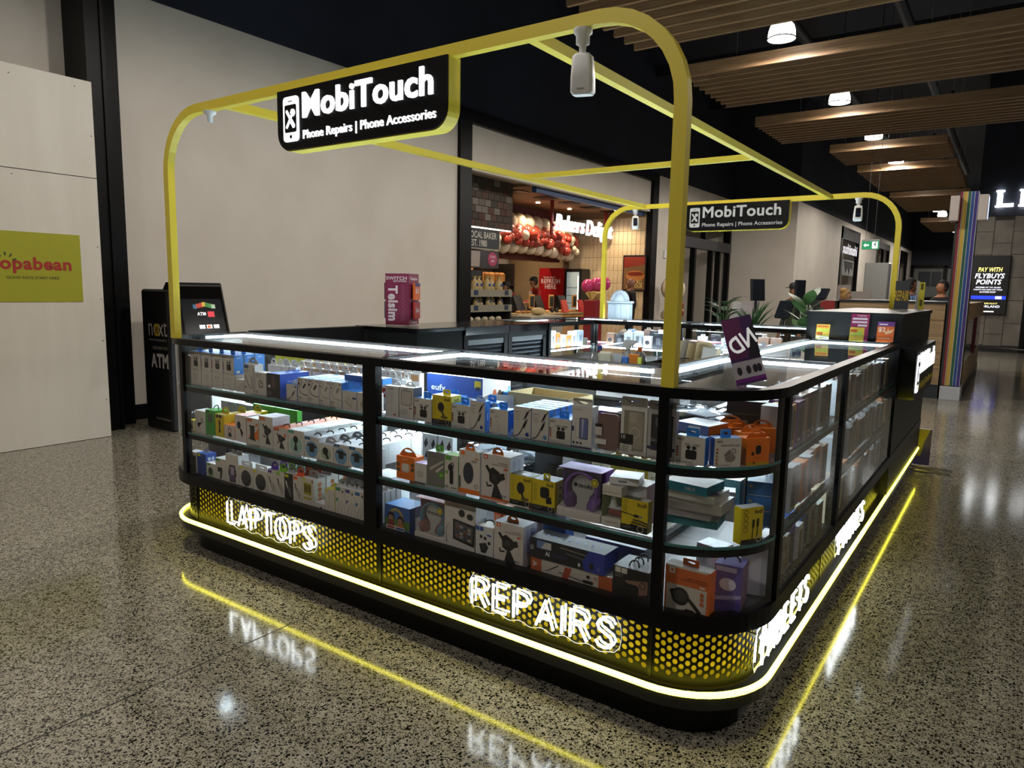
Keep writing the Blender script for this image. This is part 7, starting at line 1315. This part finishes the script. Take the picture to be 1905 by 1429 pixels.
for i, (x, c) in enumerate(((-2.24, 'd0ccc8'), (-2.13, 'c4b8b8'), (-2.02, 'c8b4b4'))):
    tag(ob('menu_card', Geo().prism([(0, 0), (0.09, 0), (0.012, 0.5), (0, 0.5)], -0.05, 0.05, 0, 'x').xf(Matrix.Rotation(0, 4, 'Z')), C(c), None, (x, 6.75, 0.84), 0.3), 'upright pale menu card on the cafe counter, %s of three' % ('first', 'second', 'third')[i], 'menu card', 'cafe menu cards')
M_leaf = mat('leaf_dark', rough=0.4); noise_mix(M_leaf, '1f3a1c', '35572c', 8.0); M_leaf2 = mat('leaf_mid', rough=0.4); noise_mix(M_leaf2, '35542c', '5a7a48', 8.0)
def leaf(g, base, az, el, L, W, curve=0.4, n=5):
    P = []
    for i in range(n + 1):
        t = i / n; e_ = el - curve * t * 1.6; P.append(t)
    A = []; B_ = []; pos = Vector(base); d0 = None
    for i in range(n + 1):
        t = i / n; e_ = el - curve * 1.6 * t; d = Vector((math.cos(az) * math.cos(e_), math.sin(az) * math.cos(e_), math.sin(e_)))
        s = Vector((-math.sin(az), math.cos(az), 0)) * W * math.sin(PI * min(0.98, t * 0.92 + 0.06)) * 0.5
        A.append(tuple(pos + s)); B_.append(tuple(pos - s)); pos = pos + d * L / n
    g.strip(A, B_, False, 0, True)
def plant(label, x, y, z, kind, m):
    e = empty('potted_plant', (x, y, z)); tag(e, label, 'plant'); e.scale = (1.45, 1.45, 1.45); r = random.Random(hash(kind) % 7 + 3 if False else len(kind))
    ob('pot', Geo().lathe([(0.07, 0), (0.09, 0.02), (0.1, 0.1), (0.09, 0.1), (0.085, 0.08)], 14), C('2c2a28', 0.6), e)
    if kind == 'palm':
        for i in range(26):
            g = Geo(); leaf(g, (0, 0, 0.09), i * 2.4, 0.9 + 0.5 * r.random(), 0.26 + 0.08 * r.random(), 0.02, 0.45); ob('leaf', g, m, e)
    elif kind == 'rubber':
        ob('stem', Geo().tube([(0, 0, 0.05), (0.02, 0, 0.25), (0.0, 0.02, 0.4)], 0.008, 6), C('4a4a2c'), e)
        for i in range(12):
            g = Geo(); leaf(g, (0, 0, 0.1 + 0.024 * i), i * 2.4, 0.75, 0.2, 0.095, 0.25); ob('leaf', g, m, e)
    else:
        for i in range(14):
            g = Geo(); a = i * 2.4; ob('stem', Geo().tube([(0, 0, 0.08), (0.06 * math.cos(a), 0.06 * math.sin(a), 0.2 + 0.012 * i)], 0.004, 5), C('2f4a28'), e); leaf(g, (0.06 * math.cos(a), 0.06 * math.sin(a), 0.2 + 0.012 * i), a, 0.5, 0.17, 0.07, 0.5); ob('leaf', g, m, e)
plant('dark broad leafed plant below the tall sales screen', -2.25, 6.3, 0.84, 'peace lily', M_leaf)
plant('spiky palm plant behind the rear display row', -1.8, 5.98, 0.84, 'palm', M_leaf)
plant('large leafed rubber plant beside the tilted tablet', -1.26, 6.02, 0.84, 'rubber', M_leaf2)
sp = empty('waving_banner'); tag(sp, 'pinkish grey rippled stand panel in front of the far white wall', 'display panel')
g = Geo(); g.prism(rrect(-3.62, -3.28, 0, 1.72, 0.02) , 20.0, 20.05, 0, 'y'); ob('panel', g, mat('ripple_panel', '8d8480', 0.35), sp)
g = Geo(); g.prism(rrect(-3.27, -2.75, 0, 1.55, 0.04), 20.02, 20.07, 0, 'y'); ob('panel', g, mat('ripple_panel'), sp)
tag(ob('steel_cabinet', Geo().bbox(-3.6, -2.9, 24.0, 24.6, 0, 2.5, 0.02), mat('pale_steel', '9a9a98', 0.4, 0.3)), 'tall pale steel cabinet far down the hall beyond the yellow post', 'cabinet')

# ------------------------------------------------------------------ rainbow column and its kiosk
rc = empty('rainbow_column', (0, 0, 0)); tag(rc, 'column with vertical rainbow stripes and a white foot', 'column')
ob('core', Geo().box(-0.225, 0.02, 9.72, 10.1, 0.2, 2.88), C('17171a'), rc); ob('foot', Geo().bbox(-0.215, 0.035, 9.66, 10.1, 0, 0.19, 0.004), C('b8bcc0'), rc)
xx = -0.195
for c, w in (('7a2420', 0.03), ('b89a3c', 0.045), ('1f5a3c', 0.028), ('1f4a8c', 0.03), ('3a2c78', 0.032)):
    ob('stripe', Geo().box(xx, xx + w, 9.71, 9.72, 0.2, 2.88), C(c, 0.7), rc); xx += w; ob('white_line', Geo().box(xx, xx + 0.006, 9.709, 9.72, 0.2, 2.88), C('b8b8bc'), rc); xx += 0.011
for i, x in enumerate((-0.3, 0.03)):
    q = ob('light_box', Geo().bbox(x, x + 0.11, 9.6, 9.85, 2.48, 2.82, 0.006), mat('box_white', 'b8aca4', 0.4), rc)
    if i: ob('lit_face', Geo().box(x + 0.11, x + 0.113, 9.62, 9.83, 2.5, 2.8), mat('lit_blue', 'ffffff', emit=('b8d0ff', 1.5)), q)
sk = empty('aisle_kiosk'); tag(sk, 'oak trimmed kiosk side with glass display behind the rainbow column', 'kiosk')
ob('body', Geo().box(-0.22, 0.03, 10.12, 15.0, 0, 0.5), M_oak, sk); ob('skirting', Geo().box(0.03, 0.04, 10.12, 15.0, 0, 0.16), C('26221e'), sk)
ob('upper_rail', Geo().box(-0.2, 0.05, 10.12, 15, 1.12, 1.36), M_oak, sk); ob('backing', Geo().box(-0.2, -0.1, 10.12, 15, 0.5, 1.12), C('2c1c1c'), sk)
ob('pane', Geo().box(0.02, 0.024, 10.12, 15, 0.5, 1.12), GLASS, sk)
for i, z in enumerate((0.58, 0.78, 0.98)): ob('rack', Geo().box(-0.1, 0.0, 10.2, 14.9, z, z + 0.13), C(('6a4a40', '4a3a34', '705850')[i]), sk)
for y in (12.5,): ob('upright', Geo().box(0.0, 0.05, y, y + 0.08, 0.5, 1.12), C('5a1c1c'), sk)
br_ = empty('barrier_rail'); tag(br_, 'thin pale barrier rail before the tiled liquor shop wall', 'rail')
ob('rail', Geo().tube([(0.05, 13.2, 0.58), (1.5, 13.2, 0.52)], 0.012, 8), M_steel, br_); ob('post', Geo().tube([(1.4, 13.2, 0), (1.4, 13.2, 0.53)], 0.012, 8), M_steel, br_)
# liquor shop wall
M_tile = mat('grey_stone_tile', rough=0.45); noise_mix(M_tile, '6a645c', '7c756b', 2.0)
lw_ = struct('wall_liquor', Geo().box(-0.5, 0.75, 21.02, 21.4, 0, 3.58), mat('stone_grout', '3c3936', 0.8))
for i in range(3):
    for k in range(6):
        z = 0.18 + k * 0.6 - (0.3 if i % 2 else 0); z1 = min(z + 0.59, 3.57); z = max(z, 0.16); x0 = -0.49 + i * 0.42
        ob('tile', Geo().bbox(x0, x0 + 0.41, 21.0, 21.02, z, z1, 0.004), M_tile, lw_)
ob('skirting', Geo().box(-0.5, 0.75, 20.99, 21.0, 0, 0.14), C('0c0c0d'), lw_)
struct('window_5', Geo().box(0.75, 6, 21.3, 21.4, 0, 3.58), mat('dark_shop')); struct('trim_7', Geo().box(0.72, 0.82, 20.98, 21.3, 0, 3.58), M_blk)
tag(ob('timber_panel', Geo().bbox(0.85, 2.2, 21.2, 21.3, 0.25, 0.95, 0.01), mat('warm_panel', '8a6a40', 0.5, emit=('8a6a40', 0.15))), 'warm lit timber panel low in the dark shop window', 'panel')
tag(ob('window_light', Geo().box(0.95, 2.0, 21.1, 21.12, 2.15, 2.25), mat('tube_light', 'ffffff', emit=('e8f0ff', 3))), 'bright tube light in the dark shop window beside the promo screen', 'light')
ls = empty('shop_sign'); tag(ls, 'large lit serif letters of the liquor shop high on the dark wall', 'sign')
for i, ch in enumerate('LIQUORLAND'):
    g = Geo(); x = -0.09 + i * 0.5; text_solid(g, ch, x, x + (0.2 if ch == 'I' else 0.37), 3.8, 4.23, 20.9, 20.97, 0, 0.03)
    x1 = x + (0.2 if ch == 'I' else 0.37)
    if ch in 'LI': g.box(x - 0.03, x + 0.16, 20.9, 20.97, 3.8, 3.84).box(x - 0.03, x + 0.16, 20.9, 20.97, 4.19, 4.23)
    ob('letter', g, mat('shop_lit', 'ffffff', emit=((0.95, 0.98, 1), 4)), ls)
pr = empty('promo_screen'); tag(pr, 'black portrait promotion screen with yellow and white words on the stone wall', 'screen')
ob('bezel', Geo().bbox(-0.47, 0.36, 20.88, 20.99, 1.0, 2.55, 0.01), C('0a0a0c'), pr)
M_pw = mat('screen_white', 'ffffff', emit=('e8ecff', 1.4)); M_py = mat('screen_yellow', 'ffffff', emit=('f2e23a', 1.3)); M_pb = mat('screen_blue', '2038d0', emit=('2440ff', 1.2))
for s, x0, x1, z0, z1, m, sh in (('PAY WITH', -0.34, 0.2, 2.12, 2.24, M_py, 0.2), ('FLYBUYS', -0.4, 0.26, 1.95, 2.08, M_pw, 0.2), ('POINTS', -0.36, 0.2, 1.79, 1.92, M_pw, 0.2), ('REDEEM UP TO 50,000', -0.36, 0.2, 1.69, 1.73, M_pw, 0.2), ('POINTS FOR $250 OFF YOUR', -0.4, 0.24, 1.63, 1.67, M_pw, 0.2), ('IN-STORE SHOP', -0.26, 0.1, 1.57, 1.61, M_pw, 0.2), ('YOU LAND MORE VALUE AT', -0.36, 0.16, 1.27, 1.31, M_py, 0), ('LIQUORLAND', -0.42, 0.22, 1.17, 1.24, M_pw, 0)):
    g = Geo(); text_flat(g, s, x0, x1, z0, z1, 20.878, 0, 0.02, sh); ob('lettering', g, m, pr)
ob('blue_bar', Geo().box(-0.44, 0.33, 20.876, 20.88, 1.4, 1.49), M_pb, pr); ob('logo_chip', Geo().box(0.1, 0.24, 20.874, 20.876, 1.41, 1.48), M_pw, pr); ob('footer_bar', Geo().box(-0.2, 0.1, 20.876, 20.88, 1.06, 1.09), M_pw, pr)

# ------------------------------------------------------------------ cash machine by the wall
am = empty('cash_machine', (0, 0, 0)); tag(am, 'black freestanding cash machine with lit screen beside the wall', 'cash machine')
M_atm = mat('atm_black', '141416', 0.4)
ob('cabinet', Geo().bbox(-6.5, -6.02, 1.64, 2.22, 0.0, 1.38, 0.02), M_atm, am)
g = Geo(); g.prism([(-6.25, 0.9), (-5.86, 0.9), (-6.0, 1.43), (-6.02, 1.45), (-6.12, 1.45), (-6.25, 1.3)], 1.69, 2.2, 0, 'y'); ob('head', g, M_atm, am)
def onface(g_): return g_
def tilted(poly_y0, poly_y1, t0, t1, off=0.004):     # patch on the sloping face, t along the slope
    a = Vector((-5.86, 0.9)); b = Vector((-6.0, 1.43)); n = Vector((b.y - a.y, -(b.x - a.x))).normalized()
    P = []
    for t, y in ((t0, poly_y0), (t0, poly_y1), (t1, poly_y1), (t1, poly_y0)): q = a + (b - a) * t + n * off; P.append((q.x, y, q.y))
    return Geo().add(P, [(0, 1, 2, 3)])
ob('bezel', tilted(1.705, 2.185, 0.06, 0.97, 0.002), mat('atm_glass', '060607', 0.1), am)
ob('screen', tilted(1.73, 2.16, 0.1, 0.74, 0.004), mat('atm_screen', '0c0d0f', 0.15, emit=('15171a', 0.6)), am)
def em(c, s=0.9): return mat('screen_' + c, c, 0.4, emit=(c, s))
for i, c in enumerate(('3a6a8c', 'b03a30', 'b8402c', 'c8a83a', '3f7a3a', '4a8a44', 'a8b8a0')): ob('banknote_picture', tilted(1.85 + i * 0.032, 1.89 + i * 0.032, 0.6 - 0.012 * abs(i - 3), 0.68 - 0.014 * abs(i - 3), 0.005 + 0.0004 * i), em(c, 0.5), am)
def tilt_text(s, y0, y1, t0, t1, m):
    vs, fs, (a_, b_, c_, d_) = text_geo(s, 0.03); A = Vector((-5.86, 0.9)); B_ = Vector((-6.0, 1.43)); n = Vector((B_.y - A.y, -(B_.x - A.x))).normalized(); P = []
    for vx, vy in vs:
        t = t0 + (t1 - t0) * (vy - c_) / (d_ - c_); q = A + (B_ - A) * t + n * 0.006; P.append((q.x, y0 + (y1 - y0) * (vx - a_) / (b_ - a_), q.y))
    ob('screen_text', Geo().add(P, fs), m, am)
tilt_text('ATM', 1.88, 1.97, 0.44, 0.5, em('e8e8e8')); ob('red_tile', tilted(1.99, 2.06, 0.41, 0.51, 0.006), em('c83a44', 0.8), am)
for i, c in enumerate(('d8e0ec', 'e8e0d8', 'dcdcdc')): ob('card_logo', tilted(1.88 + 0.075 * i, 1.94 + 0.075 * i, 0.2, 0.27, 0.006), em(c, 0.8), am)
ob('card_dots', tilted(1.965, 1.995, 0.215, 0.255, 0.007), em('d8501c', 0.8), am)
g = Geo(); text_flat(g, 'ATM', -6.35, -5.98 - 0.06, 0.62, 0.76, 1.636, 0, 0.04); ob('side_lettering', g, C('b8b4b0'), am)
g = Geo(); text_flat(g, 'next', -6.37, -6.04, 0.93, 1.07, 1.636, 0, -0.005); ob('side_lettering', g, C('b0a8a0'), am)
g = Geo(); g.prism(rrect(-6.26, -6.18, 0.93, 1.05, 0.02), 1.633, 1.635, 0, 'y'); ob('gold_chip', g, C('a88a2c'), am)
g = Geo(); text_flat(g, 'e', -6.245, -6.195, 0.955, 1.02, 1.6325, 0, 0.01); ob('side_lettering', g, C('3a2e0c'), am)
g = Geo(); text_flat(g, 'PAYMENTS', -6.37, -6.06, 0.88, 0.9, 1.636, 0, 0.0); text_flat(g, '1300 659 918', -6.31, -6.05, 0.8, 0.83, 1.636, 0, 0.0); text_flat(g, 'Proudly Carbon Neutral', -6.3, -6.04, 0.1, 0.13, 1.636, 0, 0.01); ob('small_print', g, C('9a948c'), am)

# ------------------------------------------------------------------ things standing on the kiosk
ts = empty('sim_card_stand', (-3.08, 1.76, 1.166), 0.0); tag(ts, 'pink revolving sim card stand reading Telsim on the black side counter', 'display stand')
ts['label'] = 'pink sim card tower stand with hanging card packs on the black counter'
ob('base', Geo().lathe([(0.12, 0), (0.12, 0.012)], 20), C('c8c0b8'), ts)
PK = mat('stand_pink', '7a1f46', 0.5)
R = Matrix.Rotation(math.radians(20), 4, 'Z'); g = Geo().box(-0.09, 0.09, -0.09, 0.09, 0.012, 0.375).xf(R); ob('tower', g, PK, ts)
def twr(face, s, a0, a1, z0, z1, m, bold=0.03, rot=0):
    g = Geo()
    if rot:                                # reads downward
        text_flat(g, s, 0, z1 - z0, 0, a1 - a0, 0, 0, bold); g.v = [(a0 + v[2], -0.0905, z1 - v[0]) for v in g.v]
    else: text_flat(g, s, a0, a1, z0, z1, -0.0905, 0, bold)
    g.xf(R @ Matrix.Rotation(face * PI / 2, 4, 'Z')); ob('lettering', g, m, ts)
PW = C('d8ccd0')
twr(0, 'SWITCH', -0.085, 0.075, 0.33, 0.355, PW); twr(0, 'NETWORK', -0.03, 0.075, 0.315, 0.327, PW, 0.02); twr(0, 'Telsim', -0.07, 0.005, 0.04, 0.29, PW, 0.04, 1)
twr(1, 'Telsim', -0.07, 0.06, 0.33, 0.35, PW); twr(1, 'Telsim', -0.06, 0.06, 0.02, 0.04, PW)
for i in range(8):
    g = Geo().strip([(0.045 + a, -0.091, 0.06 + i * 0.031 + b) for a, b in ell(0, 0, 0.013, 0.013, 12)], [(0.045 + a, -0.091, 0.06 + i * 0.031 + b) for a, b in ell(0, 0, 0.011, 0.011, 12)], True).xf(R); ob('icon_ring', g, C('a06a80'), ts)
for f_, z, c1, c2 in ((1, 0.19, 'd8621c', '3a2a6a'), (1, 0.055, 'a8281c', 'a8281c'), (-1, 0.19, '5a2a34', '5a2a34'), (-1, 0.055, '4a4a4c', '4a4a4c')):
    g = Geo().box(-0.045, 0.05, -0.118, -0.102, z, z + 0.12).xf(R @ Matrix.Rotation(f_ * PI / 2, 4, 'Z')); q = ob('card_pack', g, C(c1), ts)
    g = Geo().box(-0.045, 0.05, -0.1185, -0.118, z + 0.095, z + 0.12).xf(R @ Matrix.Rotation(f_ * PI / 2, 4, 'Z')); ob('pack_header', g, C(c2), q)
    if f_ == 1:
        g = Geo(); text_flat(g, '$2' if z > 0.1 else 'Telsim', -0.035, 0.03, z + 0.045, z + 0.08, -0.1188, 0, 0.03); g.xf(R @ Matrix.Rotation(PI / 2, 4, 'Z')); ob('pack_print', g, PW, q)
    g = Geo().tube([(0, -0.09, z + 0.115), (0, -0.14, z + 0.118)], 0.002, 6).xf(R @ Matrix.Rotation(f_ * PI / 2, 4, 'Z')); ob('hook', g, M_steel, ts)
# translucent gift box
gb = empty('gift_box', (-2.66, 4.42, 1.162)); tag(gb, 'pale translucent gift box with a ruffled bow on the rear counter', 'gift box')
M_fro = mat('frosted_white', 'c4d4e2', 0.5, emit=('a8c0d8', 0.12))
g = Geo().bbox(-0.125, 0.125, -0.03, 0.03, 0.0, 0.165, 0.01); ob('body', g, M_fro, gb)
for x in (-0.065, 0.0, 0.065): ob('panel_rib', Geo().bbox(x - 0.025, x + 0.025, -0.036, -0.03, 0.01, 0.15, 0.004), M_fro, gb)
ob('lid', Geo().bbox(-0.135, 0.135, -0.038, 0.038, 0.165, 0.185, 0.006), M_fro, gb)
for i in range(13):
    a = PI * i / 12; ob('bow_loop', Geo().sphere((0.075 * math.cos(a), -0.01, 0.19 + 0.075 * math.sin(a)), 0.03, 10, 7, 0, (1, 0.45, 1)), M_fro, gb)
for i in range(7):
    a = PI * i / 6; ob('bow_loop', Geo().sphere((0.035 * math.cos(a), -0.022, 0.195 + 0.04 * math.sin(a)), 0.026, 10, 7, 0, (1, 0.5, 1)), M_fro, gb)
ob('bow_knot', Geo().sphere((0, -0.012, 0.215), 0.05, 14, 9, 0, (1.1, 0.5, 1)), M_fro, gb)
# leaning promo card on the corner
vd = empty('promo_card', (-0.116, 0.29, 1.161)); tag(vd, 'purple leaning promo card with mirrored white letters on the rounded corner', 'promo card')
Mv = Matrix.Rotation(1.42, 4, 'Z') @ Matrix.Rotation(-0.22, 4, 'X') @ Matrix.Rotation(0.0, 4, 'Y')
Mv = Matrix.Rotation(math.radians(35), 4, 'Z') @ Matrix.Rotation(math.radians(-12), 4, 'X') @ Matrix.Rotation(math.radians(-14), 4, 'Y') @ Matrix.Rotation(math.radians(0), 4, 'Z')
def vp(name, g, m): ob(name, g.xf(Mv), m, vd)
vp('card', Geo().box(-0.05, 0.05, 0, 0.002, 0.0, 0.22), C('4a1f66'))
vp('gradient_panel', Geo().box(-0.049, 0.01, -0.0004, 0, 0.085, 0.218), C('6a1f5c')); vp('dark_panel', Geo().prism([(0.012, 0.08), (0.05, 0.08), (0.05, 0.2), (0.03, 0.17)], -0.0008, -0.0002, 0, 'y'), C('1c1626'))
vp('white_panel', Geo().box(-0.05, 0.05, -0.0006, 0, 0.018, 0.075), C('cfcad4')); vp('purple_band', Geo().box(-0.05, 0.05, -0.0008, 0, 0.008, 0.02), C('7a2488'))
g = Geo(); text_flat(g, 'ND', -0.045, 0.045, 0.11, 0.165, -0.0014, 0, 0.02, 0, True); g.xf(Matrix.Translation((0, 0, 0.14)) @ Matrix.Rotation(math.radians(-22), 4, 'Y') @ Matrix.Translation((0, 0, -0.14))); vp('lettering', g, mat('card_letter', 'ffffff', 0.4, emit=('ffffff', 0.35)))
for i, x in enumerate((-0.03, 0.0, 0.022, 0.036)): vp('gadget_print', Geo().prism(ell(x, 0.045, 0.008, 0.014), -0.0012, -0.0006, 0, 'y'), C('2a2430'))
# flyers by the black cabinet
def flyer(label, x, y, z, w, h, base, extra, holder=True, tilt=0.22, rz=0.0):
    e = empty('flyer_stand', (x, y, z), rz); tag(e, label, 'flyer stand')
    q = ob('flyer', Geo().box(-w / 2, w / 2, 0, 0.003, 0.004, h), C(base), e, rot=(-tilt, 0, 0))
    for k, (nm_, u0, u1, v0, v1, c) in enumerate(extra): ob(nm_, Geo().box((u0 - 0.5) * w, (u1 - 0.5) * w, -0.0006 - 0.0003 * k, 0, v0 * h, v1 * h), C(c), q)
    if holder: ob('acrylic_holder', Geo().box(-w / 2 - 0.006, w / 2 + 0.006, -0.018, -0.016, 0, 0.04).box(-w / 2 - 0.006, w / 2 + 0.006, -0.016, 0.02, 0, 0.003), PLASTIC, e)
    return e, q
flyer('yellow flyer pile in a clear holder before the black cabinet', -0.44, 2.86, 1.161, 0.08, 0.1, 'd8b03c', [('print_block', 0.05, 0.95, 0.5, 0.72, 'b5c04a'), ('headline', 0.05, 0.9, 0.8, 0.92, 'c8682c'), ('print_block', 0.05, 0.5, 0.3, 0.5, 'a8501c'), ('print_strip', 0.05, 0.95, 0.1, 0.25, 'd8d4b0')])
e, q = flyer('tall pink plan flyer with white price rows in front of the black cabinet', -0.235, 2.9, 1.161, 0.105, 0.175, '8c1f52', [('price_row', 0.08, 0.9, 0.78, 0.85, 'd8c8d0'), ('price_row', 0.08, 0.9, 0.66, 0.73, 'd8c8d0'), ('price_row', 0.4, 0.9, 0.54, 0.61, 'd8c8d0'), ('yellow_card', 0.0, 0.8, 0.0, 0.5, 'd0b03c'), ('card_print', 0.05, 0.7, 0.2, 0.36, 'a8b84a'), ('card_print', 0.05, 0.4, 0.32, 0.42, 'b8501c')])
g = Geo(); text_flat(g, 'Telsim', -0.02, 0.035, 0.158, 0.168, -0.0024, 0, 0.02); ob('lettering', g, PW, q)
e, q = flyer('orange two dollar card with purple header before the black cabinet', -0.085, 2.9, 1.161, 0.095, 0.13, 'd2621c', [('header', 0.0, 1.0, 0.78, 1.0, '5a2a7a'), ('header_print', 0.1, 0.6, 0.84, 0.9, 'd8c8e0')])
g = Geo(); text_flat(g, '$2', -0.04, 0.0, 0.062, 0.095, -0.0024, 0, 0.03); text_flat(g, 'conveyments', -0.04, 0.03, 0.02, 0.028, -0.0024, 0, 0.01); ob('lettering', g, C('f0dcc8'), q)
g = Geo(); g.prism([(0.0, 0.05), (0.035, 0.06), (0.045, 0.085), (0.02, 0.075), (0.012, 0.09), (0.008, 0.07), (-0.004, 0.066)], -0.0022, -0.0016, 0, 'y'); ob('splash', g, C('e8b890'), q)
# small signs on the cabinet top
rs_ = empty('repair_plaque', (-0.185, 4.4, 1.341)); tag(rs_, 'dark grey plaque with yellow REPAIR letters on the black cabinet', 'sign')
ob('plaque', Geo().box(-0.05, 0.05, 0, 0.012, 0, 0.225), C('3c3e44'), rs_); g = Geo(); text_flat(g, 'REPAIR', -0.05, 0.05, 0.07, 0.15, -0.001, 0, 0.02); ob('lettering', g, C('c8a82c'), rs_)
rp = empty('rolled_banner', (-0.08, 4.62, 1.341)); tag(rp, 'white post with yellow printed strip on the black cabinet', 'sign')
ob('post', Geo().box(-0.03, -0.01, 0, 0.02, 0, 0.23), C('a8a8a4'), rp); ob('strip', Geo().box(-0.01, 0.03, 0, 0.01, 0, 0.22), C('c0b83c'), rp)
for z in (0.03, 0.16): ob('strip_print', Geo().box(0.0, 0.02, -0.001, 0, z, z + 0.05), C('5a541c'), rp)
# yellow poster board leaning at the far foot of the kiosk
pb = empty('poster_board', (0.05, 4.86, 0)); tag(pb, 'purple and yellow poster board standing at the far end of the kiosk', 'poster')
ob('board', Geo().box(-0.14, 0.03, 0, 0.03, 0.02, 0.33), C('4a4476'), pb); g = Geo(); g.prism([(-0.14, 0.06), (-0.04, 0.1), (-0.02, 0.22), (0.02, 0.33), (-0.14, 0.33)], -0.002, 0, 0, 'y'); ob('yellow_shape', g, C('b8a82c'), pb)
for y in (0.05, 0.2): ob('foot', Geo().tube([(-0.1, -y, 0.012), (0.2, -y, 0.012)], 0.008, 6), M_steel, pb)
# work bench inside the kiosk
wb = empty('work_bench'); tag(wb, 'dark work bench inside the kiosk crowded with bottles and trays', 'bench')
ob('bench_top', Geo().box(-2.25, -0.95, 2.05, 3.1, 0.92, 0.95), C('2a2a2c'), wb); ob('side_panel', Geo().box(-2.23, -2.19, 2.08, 3.07, 0, 0.92), C('1c1c1e'), wb); ob('side_panel', Geo().box(-1.0, -0.96, 2.08, 3.07, 0, 0.92), C('1c1c1e'), wb)
def bottle(label, x, y, prof, m, cap, capc, spray=False):
    e = empty('bottle', (x, y, 0.951)); tag(e, label, 'bottle'); ob('body', Geo().lathe(prof, 16), m, e)
    zt = prof[-1][1]; ob('cap', Geo().lathe([(0.016, zt), (0.016, zt + cap)], 12), C(capc), e)
    if spray: ob('trigger', Geo().prism([(-0.012, zt + cap), (0.012, zt + cap), (0.02, zt + cap + 0.02), (0.06, zt + cap + 0.045), (0.055, zt + cap + 0.06), (-0.02, zt + cap + 0.06), (-0.04, zt + cap + 0.03)], -0.012, 0.012, 0, 'y'), C('b8bcbc'), e)
bottle('clear pump bottle on the work bench nearest the roller shutters', -1.86, 2.3, [(0.05, 0), (0.055, 0.02), (0.055, 0.09), (0.02, 0.12)], PLASTIC, 0.05, 'c8ccc8')
bottle('clear bottle with a blue cap on the work bench', -1.7, 2.22, [(0.05, 0), (0.055, 0.02), (0.05, 0.07), (0.018, 0.1)], PLASTIC, 0.03, '24387a')
bottle('grey spray bottle with trigger on the work bench', -1.56, 2.36, [(0.04, 0), (0.045, 0.02), (0.04, 0.07), (0.018, 0.09)], C('8a9090', 0.3), 0.02, '9a9e9e', True)
bottle('orange capped bottle on the work bench beside the spray bottle', -1.5, 2.42, [(0.04, 0), (0.045, 0.02), (0.04, 0.07), (0.018, 0.09)], C('6a6c6a', 0.3), 0.03, 'd2681c')
bottle('tall clear water bottle on the work bench', -1.42, 2.62, [(0.035, 0), (0.04, 0.02), (0.04, 0.1), (0.018, 0.14)], PLASTIC, 0.02, 'a8c0c8')
tag(ob('tissue_tub', Geo().bbox(-0.045, 0.045, -0.03, 0.03, 0, 0.1, 0.012), C('b8b4a0'), None, (-1.62, 2.15, 0.951), 0.4), 'beige wipe tub leaning among the bottles on the work bench', 'tub')
tag(ob('battery_pack', Geo().bbox(-0.02, 0.02, -0.015, 0.015, 0, 0.08, 0.004), C('2f6ac0'), None, (-1.46, 2.12, 0.951)), 'small bright blue tool box on the work bench edge', 'tool box')
tag(ob('yellow_marker', Geo().bbox(-0.012, 0.012, -0.012, 0.012, 0, 0.08, 0.003), C('c0c83a'), None, (-1.36, 2.12, 0.951)), 'small lime marker standing on the work bench edge', 'marker')
tag(ob('orange_tag', Geo().bbox(-0.035, 0.035, -0.01, 0.01, 0, 0.09, 0.003), C('d8821c'), None, (-1.44, 2.2, 0.951)), 'orange card pack standing behind the blue tool box', 'card pack')
fb = empty('file_tray', (-1.12, 2.3, 0.951)); tag(fb, 'black desk tray stuffed with upright cream repair envelopes', 'file tray')
ob('tray', Geo().box(-0.22, 0.16, -0.15, 0.2, 0, 0.012).box(-0.22, 0.16, -0.15, -0.14, 0, 0.05).box(-0.22, 0.16, 0.19, 0.2, 0, 0.05).box(-0.22, -0.21, -0.15, 0.2, 0, 0.05).box(0.15, 0.16, -0.15, 0.2, 0, 0.05), C('15151a'), fb)
rb = random.Random(5)
for i in range(16): ob('envelope', Geo().box(-0.06, 0.06, 0, 0.003, 0.0, rb.uniform(0.13, 0.18)), C(rb.choice(['c8b68c', 'd2c6a4', 'bfae86', 'a8a49a', 'd8d0b8'])), fb, (-0.14 + 0.018 * i + rb.uniform(-0.01, 0.01), 0.02 + rb.uniform(-0.06, 0.1), 0.012), rot=(0, 0.15, 1.1 + rb.uniform(-0.2, 0.2)))
ob('cable_coil', Geo().tube([(-0.1 + 0.05 * math.cos(t * 0.5) + 0.004 * t, -0.09 + 0.03 * math.sin(t * 0.5), 0.06 + 0.03 * math.sin(t * 0.33)) for t in range(26)], 0.004, 6), C('151515'), fb)
